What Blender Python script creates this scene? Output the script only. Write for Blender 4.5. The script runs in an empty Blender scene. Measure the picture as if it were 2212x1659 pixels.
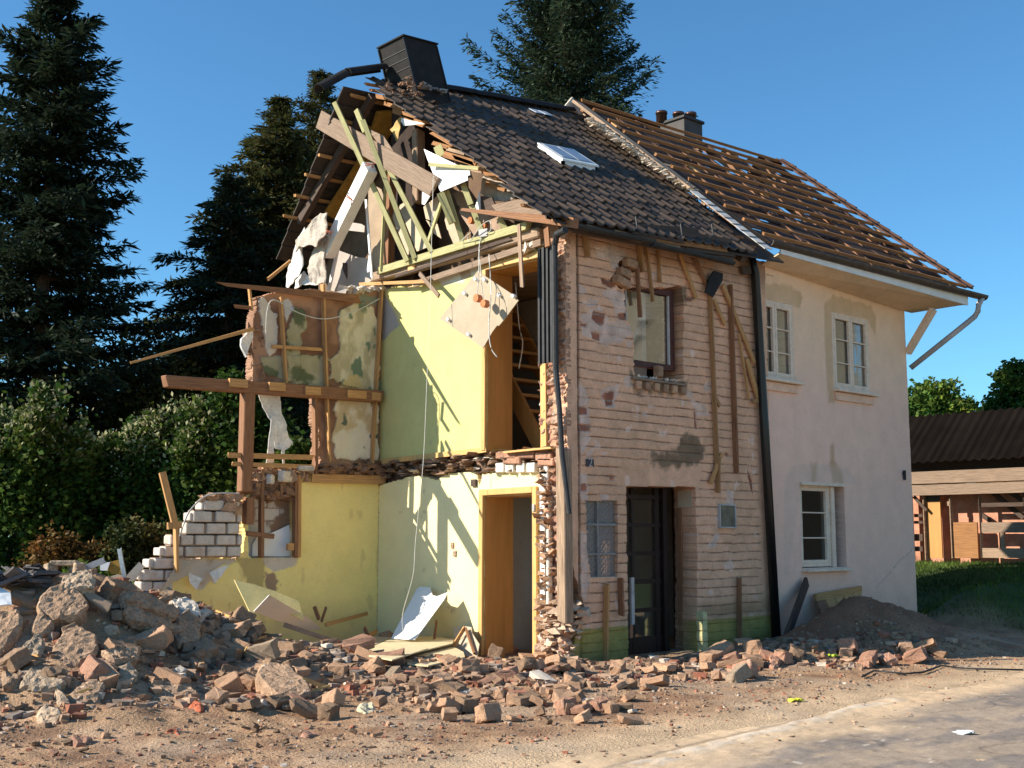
import bpy, bmesh, math, random
import numpy as np
from mathutils import Vector, Matrix, noise as mnoise
S = bpy.context.scene
COL = S.collection
# ------------------------------------------------------------------ camera
IMW, IMH, FPX = 2212.0, 1659.0, 2560.0          # survey frame used to measure the photograph
YAW, PIT = math.radians(47.6), math.radians(7.36)
f0 = np.array([math.cos(YAW), math.sin(YAW), 0.0]); RT = np.array([math.sin(YAW), -math.cos(YAW), 0.0]); UPV = np.array([0, 0, 1.0])
FW = f0 * math.cos(PIT) + UPV * math.sin(PIT); U1 = UPV * math.cos(PIT) - f0 * math.sin(PIT)
def ray(u, v): return FW + RT * (u - IMW / 2) / FPX - U1 * (v - IMH / 2) / FPX
_r = ray(1228, 1438); _t = -1.62 / _r[2]
CP = np.array([-_r[0] * _t, -_r[1] * _t, 1.62])
cam = bpy.data.cameras.new('camera'); camo = bpy.data.objects.new('camera', cam); COL.objects.link(camo)
cam.sensor_width = 36.0; cam.lens = 36.0 * FPX / IMW; cam.clip_end = 3000.0; cam.clip_start = 0.05
camo.matrix_world = Matrix(((RT[0], U1[0], -FW[0], CP[0]), (RT[1], U1[1], -FW[1], CP[1]), (RT[2], U1[2], -FW[2], CP[2]), (0, 0, 0, 1)))
S.camera = camo
# ------------------------------------------------------------------ sky and sun
SUN = Vector((1.0, -0.635, -0.67)).normalized()   # direction the sunlight travels
EL = math.asin(-SUN.z); AZ = math.atan2(-SUN.x, -SUN.y)
w = bpy.data.worlds.new('World'); S.world = w; w.use_nodes = True
nt = w.node_tree
sky = nt.nodes.new('ShaderNodeTexSky'); sky.sky_type = 'NISHITA'; sky.sun_disc = False
sky.sun_elevation = EL; sky.sun_rotation = AZ % (2 * math.pi)
sky.altitude = 200.0; sky.air_density = 1.0; sky.dust_density = 0.25; sky.ozone_density = 2.6
bg = nt.nodes['Background']; bg.inputs['Strength'].default_value = 0.085
tint = nt.nodes.new('ShaderNodeMix'); tint.data_type = 'RGBA'; tint.blend_type = 'MULTIPLY'; tint.inputs[0].default_value = 1.0; tint.inputs[7].default_value = (0.56, 0.98, 1.17, 1)
nt.links.new(sky.outputs[0], tint.inputs[6]); nt.links.new(tint.outputs[2], bg.inputs['Color'])
sl = bpy.data.lights.new('sun', 'SUN'); sl.energy = 4.6; sl.angle = math.radians(0.5); sl.color = (1.0, 0.92, 0.79)
so = bpy.data.objects.new('sun', sl); COL.objects.link(so); so.rotation_euler = SUN.to_track_quat('-Z', 'Y').to_euler(); so.location = (-30, 20, 30)
S.view_settings.view_transform = 'Standard'; S.view_settings.look = 'None'; S.view_settings.exposure = 0.9; S.view_settings.gamma = 1.0
S.render.engine = 'CYCLES'
# ------------------------------------------------------------------ measuring helpers: a photo point on a known wall plane gives a real position
VW = {'d': (0, 0, 1), '1': (518.4, 0, .3751), '2': (1123.3, 172.8, .4688), '3': (302.4, 535.7, .3125), '4': (777.7, 483.9, .3125),
      '5': (259.2, 976.4, .2969), '6': (777.7, 976.4, .2969), '7': (1192.4, 483.9, .3125), '8': (1192.4, 950.5, .3125),
      'A': (0, 1166.5, .2969), 'B': (518.4, 1252.9, .3125), 'C': (1123.3, 1252.9, .4922), 'D': (1607.2, 950.5, .3229),
      'G': (993.7, 0, .2344), 'H': (1728.2, 561.7, .2865), 'I': (1019.6, 483.9, .15625), 'J': (674, 172.8, .15625),
      'K': (587.6, 432.1, .15625), 'L': (907.3, 302.4, .15625), 'M': (1935.6, 864.1, .2343), 'N': (0, 1166.5, .15625)}
def q(v, x, y): a = VW[v]; return (a[0] + x * a[2], a[1] + y * a[2])
def _hit(v, x, y, ax, val):
    r = ray(*q(v, x, y)); t = (val - CP[ax]) / r[ax]; p = CP + r * t
    return Vector(p)
def PX(v, x, y, X=0.0): return _hit(v, x, y, 0, X)
def PY(v, x, y, Y=0.0): return _hit(v, x, y, 1, Y)
def PZ(v, x, y, Z=0.0): return _hit(v, x, y, 2, Z)
def LX(v, pts, X=0.0): return [PX(v, a, b, X) for a, b in pts]
def LY(v, pts, Y=0.0): return [PY(v, a, b, Y) for a, b in pts]
def yz(v, pts, X=0.0): return [(p.y, p.z) for p in LX(v, pts, X)]
def xz(v, pts, Y=0.0): return [(p.x, p.z) for p in LY(v, pts, Y)]
def plane_hit(v, x, y, p0, n):
    r = Vector(ray(*q(v, x, y))); c = Vector(CP); t = (p0 - c).dot(n) / r.dot(n)
    return c + r * t
# ------------------------------------------------------------------ noise
def _h(ix, iy, s):
    n = (ix.astype(np.int64) * 374761393 + iy.astype(np.int64) * 668265263 + int(s) * 974634777) & 0x7fffffff
    n = ((n ^ (n >> 13)) * 1274126177) & 0x7fffffff
    n = n ^ (n >> 16)
    return (n & 0xffff) / 65535.0
def vn(x, y, s=0):
    x = np.asarray(x, float); y = np.asarray(y, float)
    ix = np.floor(x); iy = np.floor(y); fx = x - ix; fy = y - iy
    fx = fx * fx * (3 - 2 * fx); fy = fy * fy * (3 - 2 * fy)
    a = _h(ix, iy, s); b = _h(ix + 1, iy, s); c = _h(ix, iy + 1, s); d = _h(ix + 1, iy + 1, s)
    return (a * (1 - fx) + b * fx) * (1 - fy) + (c * (1 - fx) + d * fx) * fy
def fbm(x, y, s=0, o=4):
    t = 0.0; amp = 0.5; tot = 0.0
    for k in range(o):
        t = t + amp * vn(np.asarray(x) * 2 ** k + 17.3 * k, np.asarray(y) * 2 ** k + 5.1 * k, s + k); tot += amp; amp *= .5
    return t / tot
def inpoly(u, v, poly):
    u = np.asarray(u); v = np.asarray(v); r = np.zeros(np.broadcast(u, v).shape, bool); n = len(poly)
    for i in range(n):
        x1, y1 = poly[i]; x2, y2 = poly[(i + 1) % n]
        if y1 == y2: continue
        c = ((y1 > v) != (y2 > v)) & (u < (x2 - x1) * (v - y1) / (y2 - y1) + x1)
        r ^= c
    return r
def polydist(u, v, poly):
    # signed distance (negative inside)
    u = np.asarray(u, float); v = np.asarray(v, float); d = np.full(np.broadcast(u, v).shape, 1e9); n = len(poly)
    for i in range(n):
        x1, y1 = poly[i]; x2, y2 = poly[(i + 1) % n]; ex, ey = x2 - x1, y2 - y1; L = ex * ex + ey * ey + 1e-12
        t = np.clip(((u - x1) * ex + (v - y1) * ey) / L, 0, 1)
        d = np.minimum(d, np.hypot(u - x1 - t * ex, v - y1 - t * ey))
    return np.where(inpoly(u, v, poly), -d, d)
def sstep(a, b, x): t = np.clip((x - a) / (b - a), 0, 1); return t * t * (3 - 2 * t)
def lerp(A, B, t): t = np.asarray(t)[..., None]; return np.asarray(A) * (1 - t) + np.asarray(B) * t
# ------------------------------------------------------------------ object helpers
def tag(o, label=None, cat=None, group=None, kind=None):
    if label: o['label'] = label
    if cat: o['category'] = cat
    if group: o['group'] = group
    if kind: o['kind'] = kind
    return o
def empty(name, loc, label=None, cat=None, group=None):
    o = bpy.data.objects.new(name, None); COL.objects.link(o); o.location = loc; o.empty_display_size = .2
    return tag(o, label, cat, group)
def finish(o, parent=None, recenter=True):
    COL.objects.link(o)
    if parent is not None:
        root = parent; off = Vector((0, 0, 0))
        while root is not None: off += root.location; root = root.parent
        o.data.transform(Matrix.Translation(-off)); o.parent = parent
    elif recenter and len(o.data.vertices):
        n = len(o.data.vertices); a = np.empty(n * 3); o.data.vertices.foreach_get('co', a); a = a.reshape(-1, 3)
        c = Vector(((a[:, 0].min() + a[:, 0].max()) / 2, (a[:, 1].min() + a[:, 1].max()) / 2, a[:, 2].min()))
        o.data.transform(Matrix.Translation(-c)); o.location = c
    return o
def npmesh(name, verts, faces, mat, parent=None, col=None, smooth=False, recenter=True):
    me = bpy.data.meshes.new(name); verts = np.asarray(verts, float); faces = np.asarray(faces, int); k = faces.shape[1]
    me.vertices.add(len(verts)); me.vertices.foreach_set('co', verts.ravel())
    me.loops.add(faces.size); me.loops.foreach_set('vertex_index', faces.ravel())
    me.polygons.add(len(faces)); me.polygons.foreach_set('loop_start', np.arange(len(faces)) * k); me.polygons.foreach_set('loop_total', np.full(len(faces), k))
    me.polygons.foreach_set('use_smooth', np.full(len(faces), bool(smooth)))
    me.update(calc_edges=True); me.validate()
    if col is not None:
        a = me.color_attributes.new('Col', 'FLOAT_COLOR', 'POINT'); c = np.ones((len(verts), 4)); c[:, :3] = col; a.data.foreach_set('color', c.ravel())
    me.materials.append(mat)
    return finish(bpy.data.objects.new(name, me), parent, recenter)
class MB:
    def __init__(s): s.v = []; s.f = []; s.uv = []
    def add(s, vs, fs, uvs=None):
        b = len(s.v); s.v += [tuple(p) for p in vs]
        for i, f in enumerate(fs):
            s.f.append([b + k for k in f]); s.uv.append(uvs[i] if uvs else [(vs[k][0] + vs[k][1], vs[k][2]) for k in f])
        return s
    def beam(s, a, b, w, h, up=(0, 0, 1), rag=0.0, tw=None, seg=1, bow=0.0):
        a = Vector(a); b = Vector(b); d = b - a; L = d.length; d = d / L; up = Vector(up)
        if abs(d.dot(up)) > .98: up = Vector((0, 1, 0))
        sx = d.cross(up).normalized(); uz = sx.cross(d).normalized(); tw = tw or (1, 1); vs = []
        off = random.random() * 20
        for k in range(seg + 1):
            t = k / seg; sc = tw[0] * (1 - t) + tw[1] * t; p = a + d * L * t + uz * (bow * 4 * t * (1 - t))
            for (i, j) in ((-1, -1), (1, -1), (1, 1), (-1, 1)):
                e = (random.random() - .5) * 2 * rag if k in (0, seg) else 0
                vs.append(p + sx * (i * w / 2 * sc) + uz * (j * h / 2 * sc) + d * e)
        fs = [[0, 1, 2, 3][::-1]]; uvs = [[(off + .01 * c, .3 * c) for c in range(4)]]
        for k in range(seg):
            o = k * 4
            for c in range(4):
                n = (c + 1) % 4; fs.append([o + c, o + n, o + 4 + n, o + 4 + c])
                v0 = (.0, w, w + h, 2 * w + h)[c]; v1 = v0 + (w if c % 2 == 0 else h); u0, u1 = off + L * k / seg, off + L * (k + 1) / seg
                uvs.append([(u0, v0), (u0, v1), (u1, v1), (u1, v0)])
        o = seg * 4; fs.append([o, o + 1, o + 2, o + 3]); uvs.append([(off + .01 * c, .3 * c) for c in range(4)])
        fs = [f[::-1] for f in fs]; uvs = [x[::-1] for x in uvs]
        return s.add(vs, fs, uvs)
    def box(s, c, sz, rz=0.0, M=None):
        c = Vector(c); vs = []
        R = M if M is not None else Matrix.Rotation(rz, 3, 'Z')
        for k in (-1, 1):
            for (i, j) in ((-1, -1), (1, -1), (1, 1), (-1, 1)): vs.append(c + R @ Vector((i * sz[0] / 2, j * sz[1] / 2, k * sz[2] / 2)))
        return s.add(vs, [[3, 2, 1, 0], [4, 5, 6, 7], [0, 1, 5, 4], [1, 2, 6, 5], [2, 3, 7, 6], [3, 0, 4, 7]])
    def prism(s, pts, vec):
        pts = [Vector(p) for p in pts]; vec = Vector(vec); n = len(pts)
        nn = Vector((0, 0, 0))
        for i in range(n): nn += pts[i].cross(pts[(i + 1) % n])
        if nn.dot(vec) > 0: pts = pts[::-1]
        vs = pts + [p + vec for p in pts]
        fs = [list(range(n)), list(range(2 * n - 1, n - 1, -1))] + [[(i + 1) % n, i, n + i, n + (i + 1) % n] for i in range(n)]
        return s.add(vs, fs)
    def tube(s, path, r, n=8, half=None):
        path = [Vector(p) for p in path]; vs = []; m = len(path)
        for i, p in enumerate(path):
            d = (path[min(i + 1, m - 1)] - path[max(i - 1, 0)]).normalized(); up = Vector((0, 0, 1)) if abs(d.z) < .95 else Vector((0, 1, 0))
            sx = d.cross(up).normalized(); uz = sx.cross(d); rr = r[i] if isinstance(r, (list, tuple)) else r
            for k in range(n):
                a = 2 * math.pi * k / n; vs.append(p + sx * math.cos(a) * rr + uz * math.sin(a) * rr)
        fs = [[i * n + k, i * n + (k + 1) % n, (i + 1) * n + (k + 1) % n, (i + 1) * n + k] for i in range(m - 1) for k in range(n)]
        fs += [list(range(n))[::-1], [(m - 1) * n + k for k in range(n)]]
        return s.add(vs, fs)
    def gutter(s, a, b, r, n=8, th=.008, up=(0, 0, 1), flip=1):
        # open half pipe between two points (with thickness)
        a = Vector(a); b = Vector(b); d = (b - a).normalized(); sx = d.cross(Vector(up)).normalized(); uz = sx.cross(d); vs = []
        for p in (a, b):
            for rr in (r, r - th):
                for k in range(n + 1):
                    t = math.pi + math.pi * k / n; vs.append(p + sx * math.cos(t) * rr + uz * math.sin(t) * rr * flip)
        m = n + 1; fs = []
        for k in range(n):
            fs.append([k, k + 1, 2 * m + k + 1, 2 * m + k]); fs.append([m + k + 1, m + k, 3 * m + k, 3 * m + k + 1])
            fs.append([k + 1, k, m + k, m + k + 1]); fs.append([2 * m + k, 2 * m + k + 1, 3 * m + k + 1, 3 * m + k])
        fs.append([0, 2 * m, 3 * m, m]); fs.append([n, m + n, 3 * m + n, 2 * m + n])
        return s.add(vs, fs)
    def build(s, name, mat, parent=None, smooth=False, bevel=0.0):
        me = bpy.data.meshes.new(name); me.from_pydata(s.v, [], s.f); uvl = me.uv_layers.new(name='UVMap')
        fl = [c for u in s.uv for p in u for c in p]
        uvl.data.foreach_set('uv', fl)
        if smooth: me.polygons.foreach_set('use_smooth', [True] * len(s.f))
        me.materials.append(mat); o = bpy.data.objects.new(name, me); finish(o, parent)
        if bevel: m = o.modifiers.new('bevel', 'BEVEL'); m.width = bevel; m.segments = 1; m.limit_method = 'ANGLE'; m.angle_limit = .8
        return o
def icos(sub):
    bm = bmesh.new(); bmesh.ops.create_icosphere(bm, subdivisions=sub, radius=1.0)
    v = np.array([x.co[:] for x in bm.verts]); f = np.array([[a.index for a in x.verts] for x in bm.faces]); bm.free(); return v, f
ICO1 = icos(1); ICO2 = icos(2)
BOXV = np.array([(i, j, k) for k in (-1, 1) for i, j in ((-1, -1), (1, -1), (1, 1), (-1, 1))]) * .72; BOXF = np.array([(0, 2, 1), (0, 3, 2), (4, 5, 6), (4, 6, 7), (0, 1, 5), (0, 5, 4), (1, 2, 6), (1, 6, 5), (2, 3, 7), (2, 7, 6), (3, 0, 4), (3, 4, 7)]); SHARD = (BOXV, BOXF)
def lumps(rows, seed, ico=SHARD, rough=.55):
    # rows: (centre, (rx,ry,rz)) -> one vertex/face array of noisy lumps
    rs = np.random.RandomState(seed); V = []; F = []; b = 0; v0, f0_ = ico
    for c, r in rows:
        k = v0 * (1 + rough * (rs.rand(len(v0), 1) - .5) * 2); a = rs.rand() * 6.28; ca, sa = math.cos(a), math.sin(a)
        k = (k + (rs.rand(*v0.shape) - .5) * .5) * rs.uniform(.65, 1.25, 3); tz = rs.uniform(-.6, .6); k = np.stack([k[:, 0] * math.cos(tz) - k[:, 2] * math.sin(tz), k[:, 1], k[:, 0] * math.sin(tz) + k[:, 2] * math.cos(tz)], 1) * np.asarray(r) * 1.15; k = np.stack([k[:, 0] * ca - k[:, 1] * sa, k[:, 0] * sa + k[:, 1] * ca, k[:, 2]], 1)
        V.append(k + np.asarray(c)); F.append(f0_ + b); b += len(v0)
    return np.concatenate(V), np.concatenate(F)
def cellwall(name, O, U, V, N, ur, vr, st, th, keep, depth, color, core, mat, parent, jag=.3, seed=1, thfun=None):
    O, U, V, N = (np.asarray(k, float) for k in (O, U, V, N))
    nu = int(round((ur[1] - ur[0]) / st)); nv = int(round((vr[1] - vr[0]) / st))
    ue = np.linspace(ur[0], ur[1], nu + 1); ve = np.linspace(vr[0], vr[1], nv + 1)
    uc, vc = np.meshgrid((ue[1:] + ue[:-1]) / 2, (ve[1:] + ve[:-1]) / 2, indexing='ij'); K = keep(uc, vc)
    ug, vg = np.meshgrid(ue, ve, indexing='ij'); rs = np.random.RandomState(seed)
    ju = ug + (rs.rand(*ug.shape) - .5) * 2 * jag * st; jv = vg + (rs.rand(*ug.shape) - .5) * 2 * jag * st
    d = depth(ju, jv); c = color(ju, jv)
    front = O + U * ju[..., None] + V * jv[..., None] + N * d[..., None]
    back = O + U * ju[..., None] + V * jv[..., None] - N * (th + (.04 * (rs.rand(*ug.shape) - .5))[..., None])
    n = (nu + 1) * (nv + 1); idx = np.arange(n).reshape(nu + 1, nv + 1); F = []
    I, Jx = np.nonzero(K); a, b, e, g = idx[I, Jx], idx[I + 1, Jx], idx[I + 1, Jx + 1], idx[I, Jx + 1]
    F.append(np.stack([a, b, e, g], 1)); F.append(np.stack([a, g, e, b], 1) + n)
    Kp = np.pad(K, 1)
    for (di, dj, s1, s2) in ((-1, 0, (0, 1), (0, 0)), (1, 0, (1, 0), (1, 1)), (0, -1, (0, 0), (1, 0)), (0, 1, (1, 1), (0, 1))):
        nb = Kp[1 + di:1 + di + nu, 1 + dj:1 + dj + nv]; I, Jx = np.nonzero(K & ~nb)
        p, q_ = idx[I + s1[0], Jx + s1[1]], idx[I + s2[0], Jx + s2[1]]
        F.append(np.stack([q_, p, p + n, q_ + n], 1)[:, ::-1] if False else np.stack([p, q_, q_ + n, p + n], 1)[:, ::-1])
    F = np.concatenate(F)
    if np.dot(np.cross(U, V), N) < 0: F = F[:, ::-1]
    vs = np.concatenate([front.reshape(-1, 3), back.reshape(-1, 3)])
    cc = np.asarray(core) * (.75 + .5 * rs.rand(n, 1)); cs = np.concatenate([c.reshape(-1, 3), cc])
    used = np.unique(F); mp = np.zeros(len(vs), int); mp[used] = np.arange(len(used))
    return npmesh(name, vs[used], mp[F], mat, parent, cs[used])
# ------------------------------------------------------------------ materials
def _mix(nt, A, B, fac, mode='MIX'):
    m = nt.nodes.new('ShaderNodeMix'); m.data_type = 'RGBA'; m.blend_type = mode
    for s_, val in ((m.inputs[0], fac), (m.inputs[6], A), (m.inputs[7], B)):
        if isinstance(val, (int, float)): s_.default_value = val
        elif isinstance(val, tuple): s_.default_value = val if len(val) == 4 else val + (1,)
        else: nt.links.new(val, s_)
    return m.outputs[2]
def _ramp(nt, fac, stops):
    r = nt.nodes.new('ShaderNodeValToRGB'); nt.links.new(fac, r.inputs[0]); e = r.color_ramp.elements
    while len(e) < len(stops): e.new(.5)
    for k, (p, c) in zip(e, stops): k.position = p; k.color = c if isinstance(c, tuple) else (c, c, c, 1)
    return r.outputs[0]
def mat(name, rgb=None, rough=.85, var=.25, scale=6.0, bump=.3, bscale=45.0, bdist=.01, coord='pos', stretch=None, spots=None, spec=.3, metal=0.0, rnd=0.0, fine=.15):
    m = bpy.data.materials.new(name); m.use_nodes = True; nt = m.node_tree; b = nt.nodes['Principled BSDF']
    b.inputs['Roughness'].default_value = rough; b.inputs['Specular IOR Level'].default_value = spec; b.inputs['Metallic'].default_value = metal
    if coord == 'pos': vec = nt.nodes.new('ShaderNodeNewGeometry').outputs['Position']
    else: vec = nt.nodes.new('ShaderNodeTexCoord').outputs['Object' if coord == 'obj' else 'UV']
    if stretch:
        mp = nt.nodes.new('ShaderNodeMapping'); mp.inputs['Scale'].default_value = stretch; nt.links.new(vec, mp.inputs['Vector']); vec = mp.outputs[0]
    def nz(sc, det=5, rg=.6):
        n = nt.nodes.new('ShaderNodeTexNoise'); n.inputs['Scale'].default_value = sc; n.inputs['Detail'].default_value = det; n.inputs['Roughness'].default_value = rg
        nt.links.new(vec, n.inputs['Vector']); return n.outputs[0]
    if rgb is None:
        a = nt.nodes.new('ShaderNodeAttribute'); a.attribute_name = 'Col'; base = a.outputs['Color']
    else: base = tuple(rgb) + (1,)
    n1 = nz(scale); v = _ramp(nt, n1, [(.3, 1 - var), (.7, 1 + var)]); out = _mix(nt, base, v, 1.0, 'MULTIPLY')
    n2 = nz(bscale, 3, .7)
    if fine: out = _mix(nt, out, _ramp(nt, n2, [(.3, 1 - fine), (.7, 1 + fine)]), 1.0, 'MULTIPLY')
    for sp in spots or ():
        n3 = nz(sp[1], 4, .65); fac = _ramp(nt, n3, [(sp[2], 0.0), (min(1, sp[2] + sp[3]), 1.0)]); out = _mix(nt, out, tuple(sp[0]) + (1,), fac)
    if rnd:
        oi = nt.nodes.new('ShaderNodeObjectInfo'); out = _mix(nt, out, _ramp(nt, oi.outputs['Random'], [(0, 1 - rnd), (1, 1 + rnd)]), 1.0, 'MULTIPLY')
    nt.links.new(out, b.inputs['Base Color'])
    if bump:
        bp = nt.nodes.new('ShaderNodeBump'); bp.inputs['Strength'].default_value = bump; bp.inputs['Distance'].default_value = bdist
        nt.links.new(n2, bp.inputs['Height']); nt.links.new(bp.outputs[0], b.inputs['Normal'])
    return m
def wood(name, rgb, var=.35, dark=(.08, .05, .03), amt=.5, rough=.8, knots=True):
    m = mat(name, rgb, rough, var, 3.0, .35, 9.0, .006, 'uv', (.9, 22.0, 1), [(dark, 1.6, amt, .3)], fine=.22); return m
def glass(name, tint=(.02, .025, .02), rough=.03):
    m = bpy.data.materials.new(name); m.use_nodes = True; nt = m.node_tree; nt.nodes.remove(nt.nodes['Principled BSDF'])
    t = nt.nodes.new('ShaderNodeBsdfTransparent'); t.inputs[0].default_value = (.94, .96, .95, 1)
    g = nt.nodes.new('ShaderNodeBsdfGlossy'); g.inputs['Roughness'].default_value = rough; g.inputs[0].default_value = (1, 1, 1, 1)
    lw0 = nt.nodes.new('ShaderNodeLayerWeight'); pw = nt.nodes.new('ShaderNodeMath'); pw.operation = 'POWER'; pw.inputs[1].default_value = 3.0; nt.links.new(lw0.outputs['Facing'], pw.inputs[0]); lw = nt.nodes.new('ShaderNodeMath'); lw.operation = 'MULTIPLY_ADD'; lw.inputs[1].default_value = .6; lw.inputs[2].default_value = .055; nt.links.new(pw.outputs[0], lw.inputs[0])
    n = nt.nodes.new('ShaderNodeTexNoise'); n.inputs['Scale'].default_value = 1.7; n.inputs['Detail'].default_value = 1
    bp = nt.nodes.new('ShaderNodeBump'); bp.inputs['Strength'].default_value = .06; bp.inputs['Distance'].default_value = .05
    nt.links.new(n.outputs[0], bp.inputs['Height']); nt.links.new(bp.outputs[0], g.inputs['Normal'])
    mx = nt.nodes.new('ShaderNodeMixShader'); nt.links.new(lw.outputs[0], mx.inputs[0]); nt.links.new(t.outputs[0], mx.inputs[1]); nt.links.new(g.outputs[0], mx.inputs[2])
    nt.links.new(mx.outputs[0], nt.nodes['Material Output'].inputs[0]); return m
def leafmat(name, rgb, var=.4, trans=.25, rough=.6):
    m = bpy.data.materials.new(name); m.use_nodes = True; nt = m.node_tree; b = nt.nodes['Principled BSDF']; b.inputs['Roughness'].default_value = rough; b.inputs['Specular IOR Level'].default_value = .12
    a = nt.nodes.new('ShaderNodeAttribute'); a.attribute_name = 'Col'
    out = _mix(nt, tuple(rgb) + (1,), a.outputs['Color'], 1.0, 'MULTIPLY'); nt.links.new(out, b.inputs['Base Color'])
    t = nt.nodes.new('ShaderNodeBsdfTranslucent'); nt.links.new(out, t.inputs[0]); mx = nt.nodes.new('ShaderNodeMixShader'); mx.inputs[0].default_value = trans
    nt.links.new(b.outputs[0], mx.inputs[1]); nt.links.new(t.outputs[0], mx.inputs[2]); nt.links.new(mx.outputs[0], nt.nodes['Material Output'].inputs[0]); return m
W_GREEN = wood('green_treated_pine', (.40, .37, .175), .3, (.22, .22, .08), .6)
W_PINE = wood('pine_lath', (.52, .28, .11), .3, (.22, .10, .04), .6)
W_BROWN = wood('brown_timber', (.27, .13, .065), .4, (.10, .05, .03), .55)
W_DARK = wood('dark_timber', (.085, .055, .04), .4, (.03, .02, .015), .55)
W_GREY = wood('weathered_timber', (.255, .175, .12), .38, (.11, .075, .055), .56)
W_OLD = wood('old_beam', (.34, .23, .15), .45, (.12, .075, .05), .52)
W_BATTEN = wood('roof_batten', (.31, .145, .055), .4, (.12, .06, .03), .55)
W_DOOR = mat('oak_veneer', (.52, .25, .075), .5, .12, 2.0, .1, 8, .002, 'pos', (1, 1, .15), fine=.08)
W_FRAME = mat('pine_frame', (.66, .39, .14), .5, .1, 2.0, .1, 8, .002, 'pos', (8, 8, .6), fine=.1)
W_DKRED = mat('dark_door_paint', (.024, .011, .009), .5, .3, 4, .15, 30, .003)
W_RED = mat('dark_red_paint', (.075, .02, .014), .45, .3, 4, .15, 30, .003)
M_WALL = mat('painted_plaster', None, .88, .06, 3.0, .35, 60, .006, fine=.08)
M_BRICKY = mat('rough_masonry', None, .92, .16, 5.0, .45, 60, .008, fine=.2)
M_GYPS = mat('gypsum_board', (.82, .81, .79), .8, .06, 4, .08, 60, .002, fine=.04)
M_TAN = mat('board_back', (.50, .40, .28), .9, .1, 4, .1, 60, .002, fine=.06)
M_BOARD = mat('particle_board', (.42, .34, .24), .85, .12, 3, .15, 120, .002, fine=.12)
M_ORANGE = mat('orange_clay', (.55, .2, .08), .8, .2, 20, .3, 60, .004)
M_CABLE = mat('pale_cable', (.62, .60, .54), .6, .1, 10, 0, 40)
M_DKCABLE = mat('dark_cable', (.03, .03, .03), .6, .1, 10, 0, 40)
M_ZINC = mat('dark_zinc', (.035, .035, .036), .6, .25, 8, .1, 40, .003, spec=.25)
M_GUTTER = mat('brown_gutter', (.085, .06, .045), .5, .3, 8, .1, 40, .003)
M_PIPE = mat('grey_pipe', (.46, .43, .41), .5, .15, 5, .05, 40, .003)
M_WHITE = mat('white_paint', (.78, .77, .73), .5, .08, 6, .05, 40, .002, fine=.05)
M_CREAM = mat('cream_trim', (.82, .64, .48), .6, .1, 6, .1, 40, .003)
M_TILE = mat('dark_roof_tile', None, .55, .2, 9, .25, 60, .004, spots=[((.42, .40, .36), 17, .70, .05), ((.09, .07, .05), 5, .6, .2)], spec=.3)
M_SLATE = mat('dark_slate', (.022, .018, .016), .6, .3, 6, .15, 40, .004, spec=.15)
M_UNDER = mat('roof_underside', (.06, .048, .042), .9, .3, 5, .3, 30, .01)
M_OCHRE = mat('ochre_insulation', (.36, .20, .04), .95, .25, 8, .5, 60, .02)
M_WOOL = mat('torn_insulation', None, .95, .2, 12, .8, 50, .02)
M_DIRT = mat('dirt', None, .95, .22, 1.7, .9, 38, .03, fine=.3)
M_ROAD = mat('road_surface', None, .85, .15, 1.2, .35, 60, .008, fine=.2)
M_CONC = mat('broken_concrete', (.37, .235, .145), .95, .25, 5, .9, 26, .025, 'obj', None, [((.55, .49, .42), 13, .62, .12), ((.17, .115, .08), 4, .57, .2)], rnd=.12, fine=.35)
M_CONCG = mat('grey_concrete', (.43, .31, .205), .95, .25, 5, .9, 26, .025, 'obj', None, [((.58, .55, .5), 13, .62, .1), ((.2, .15, .11), 4, .6, .2)], rnd=.12, fine=.35)
M_BRICK = mat('red_brick', (.37, .195, .125), .92, .3, 9, .6, 50, .01, 'obj', None, [((.50, .40, .31), 7, .6, .1)], rnd=.3, fine=.3)
M_TANBR = mat('dusty_brick', (.42, .25, .15), .92, .28, 9, .6, 50, .01, 'obj', None, [((.42, .17, .09), 6, .62, .1)], rnd=.25, fine=.3)
M_PLASTR = mat('plaster_lump', (.62, .53, .43), .92, .2, 9, .6, 50, .01, 'obj', None, [((.4, .29, .2), 6, .6, .15)], rnd=.12, fine=.15)
M_BLOCK = mat('white_block', None, .92, .12, 8, .4, 50, .008, fine=.14)
M_GLASS = glass('window_glass')
M_COPPER = mat('copper_pot', (.13, .075, .06), .35, .2, 6, 0, 40, metal=.6)
random.seed(7)
# ================================================================== terrain
BUMPS = [(-5.3, 2.1, .92, 1.05, .9), (-6.5, 2.3, .80, 1.0, .9), (-4.2, 2.9, .7, .9, .8), (-3.4, 2.4, .28, .8, .8), (-6.6, .6, .28, .9, .8), (-5.6, .7, .2, .8, .7),
         (-2.6, 1.5, .26, .9, .7), (-3.7, .9, .2, .8, .6), (-1.7, .5, .12, .9, .5), (-2.3, -.5, .08, 1.2, .5), (-.6, -.5, .10, .8, .35), (.3, -.9, .08, .7, .3),
         (5.15, -.95, .66, 1.35, .66), (6.5, -1.1, .22, 1.2, .7), (2.2, -1.15, .10, .8, .4), (2.9, -1.75, .17, .9, .35), (4.2, -2.2, .24, .75, .34), (5.6, -2.5, .12, 1.0, .3), (6.9, -1.9, .16, 1.2, .6), (-6.4, -.8, .10, 1.2, .4), (-5.0, -1.0, .07, .6, .3),
         (10.4, -.2, .55, .9, .8), (11.6, -.6, .6, 1.1, .9)]
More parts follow.
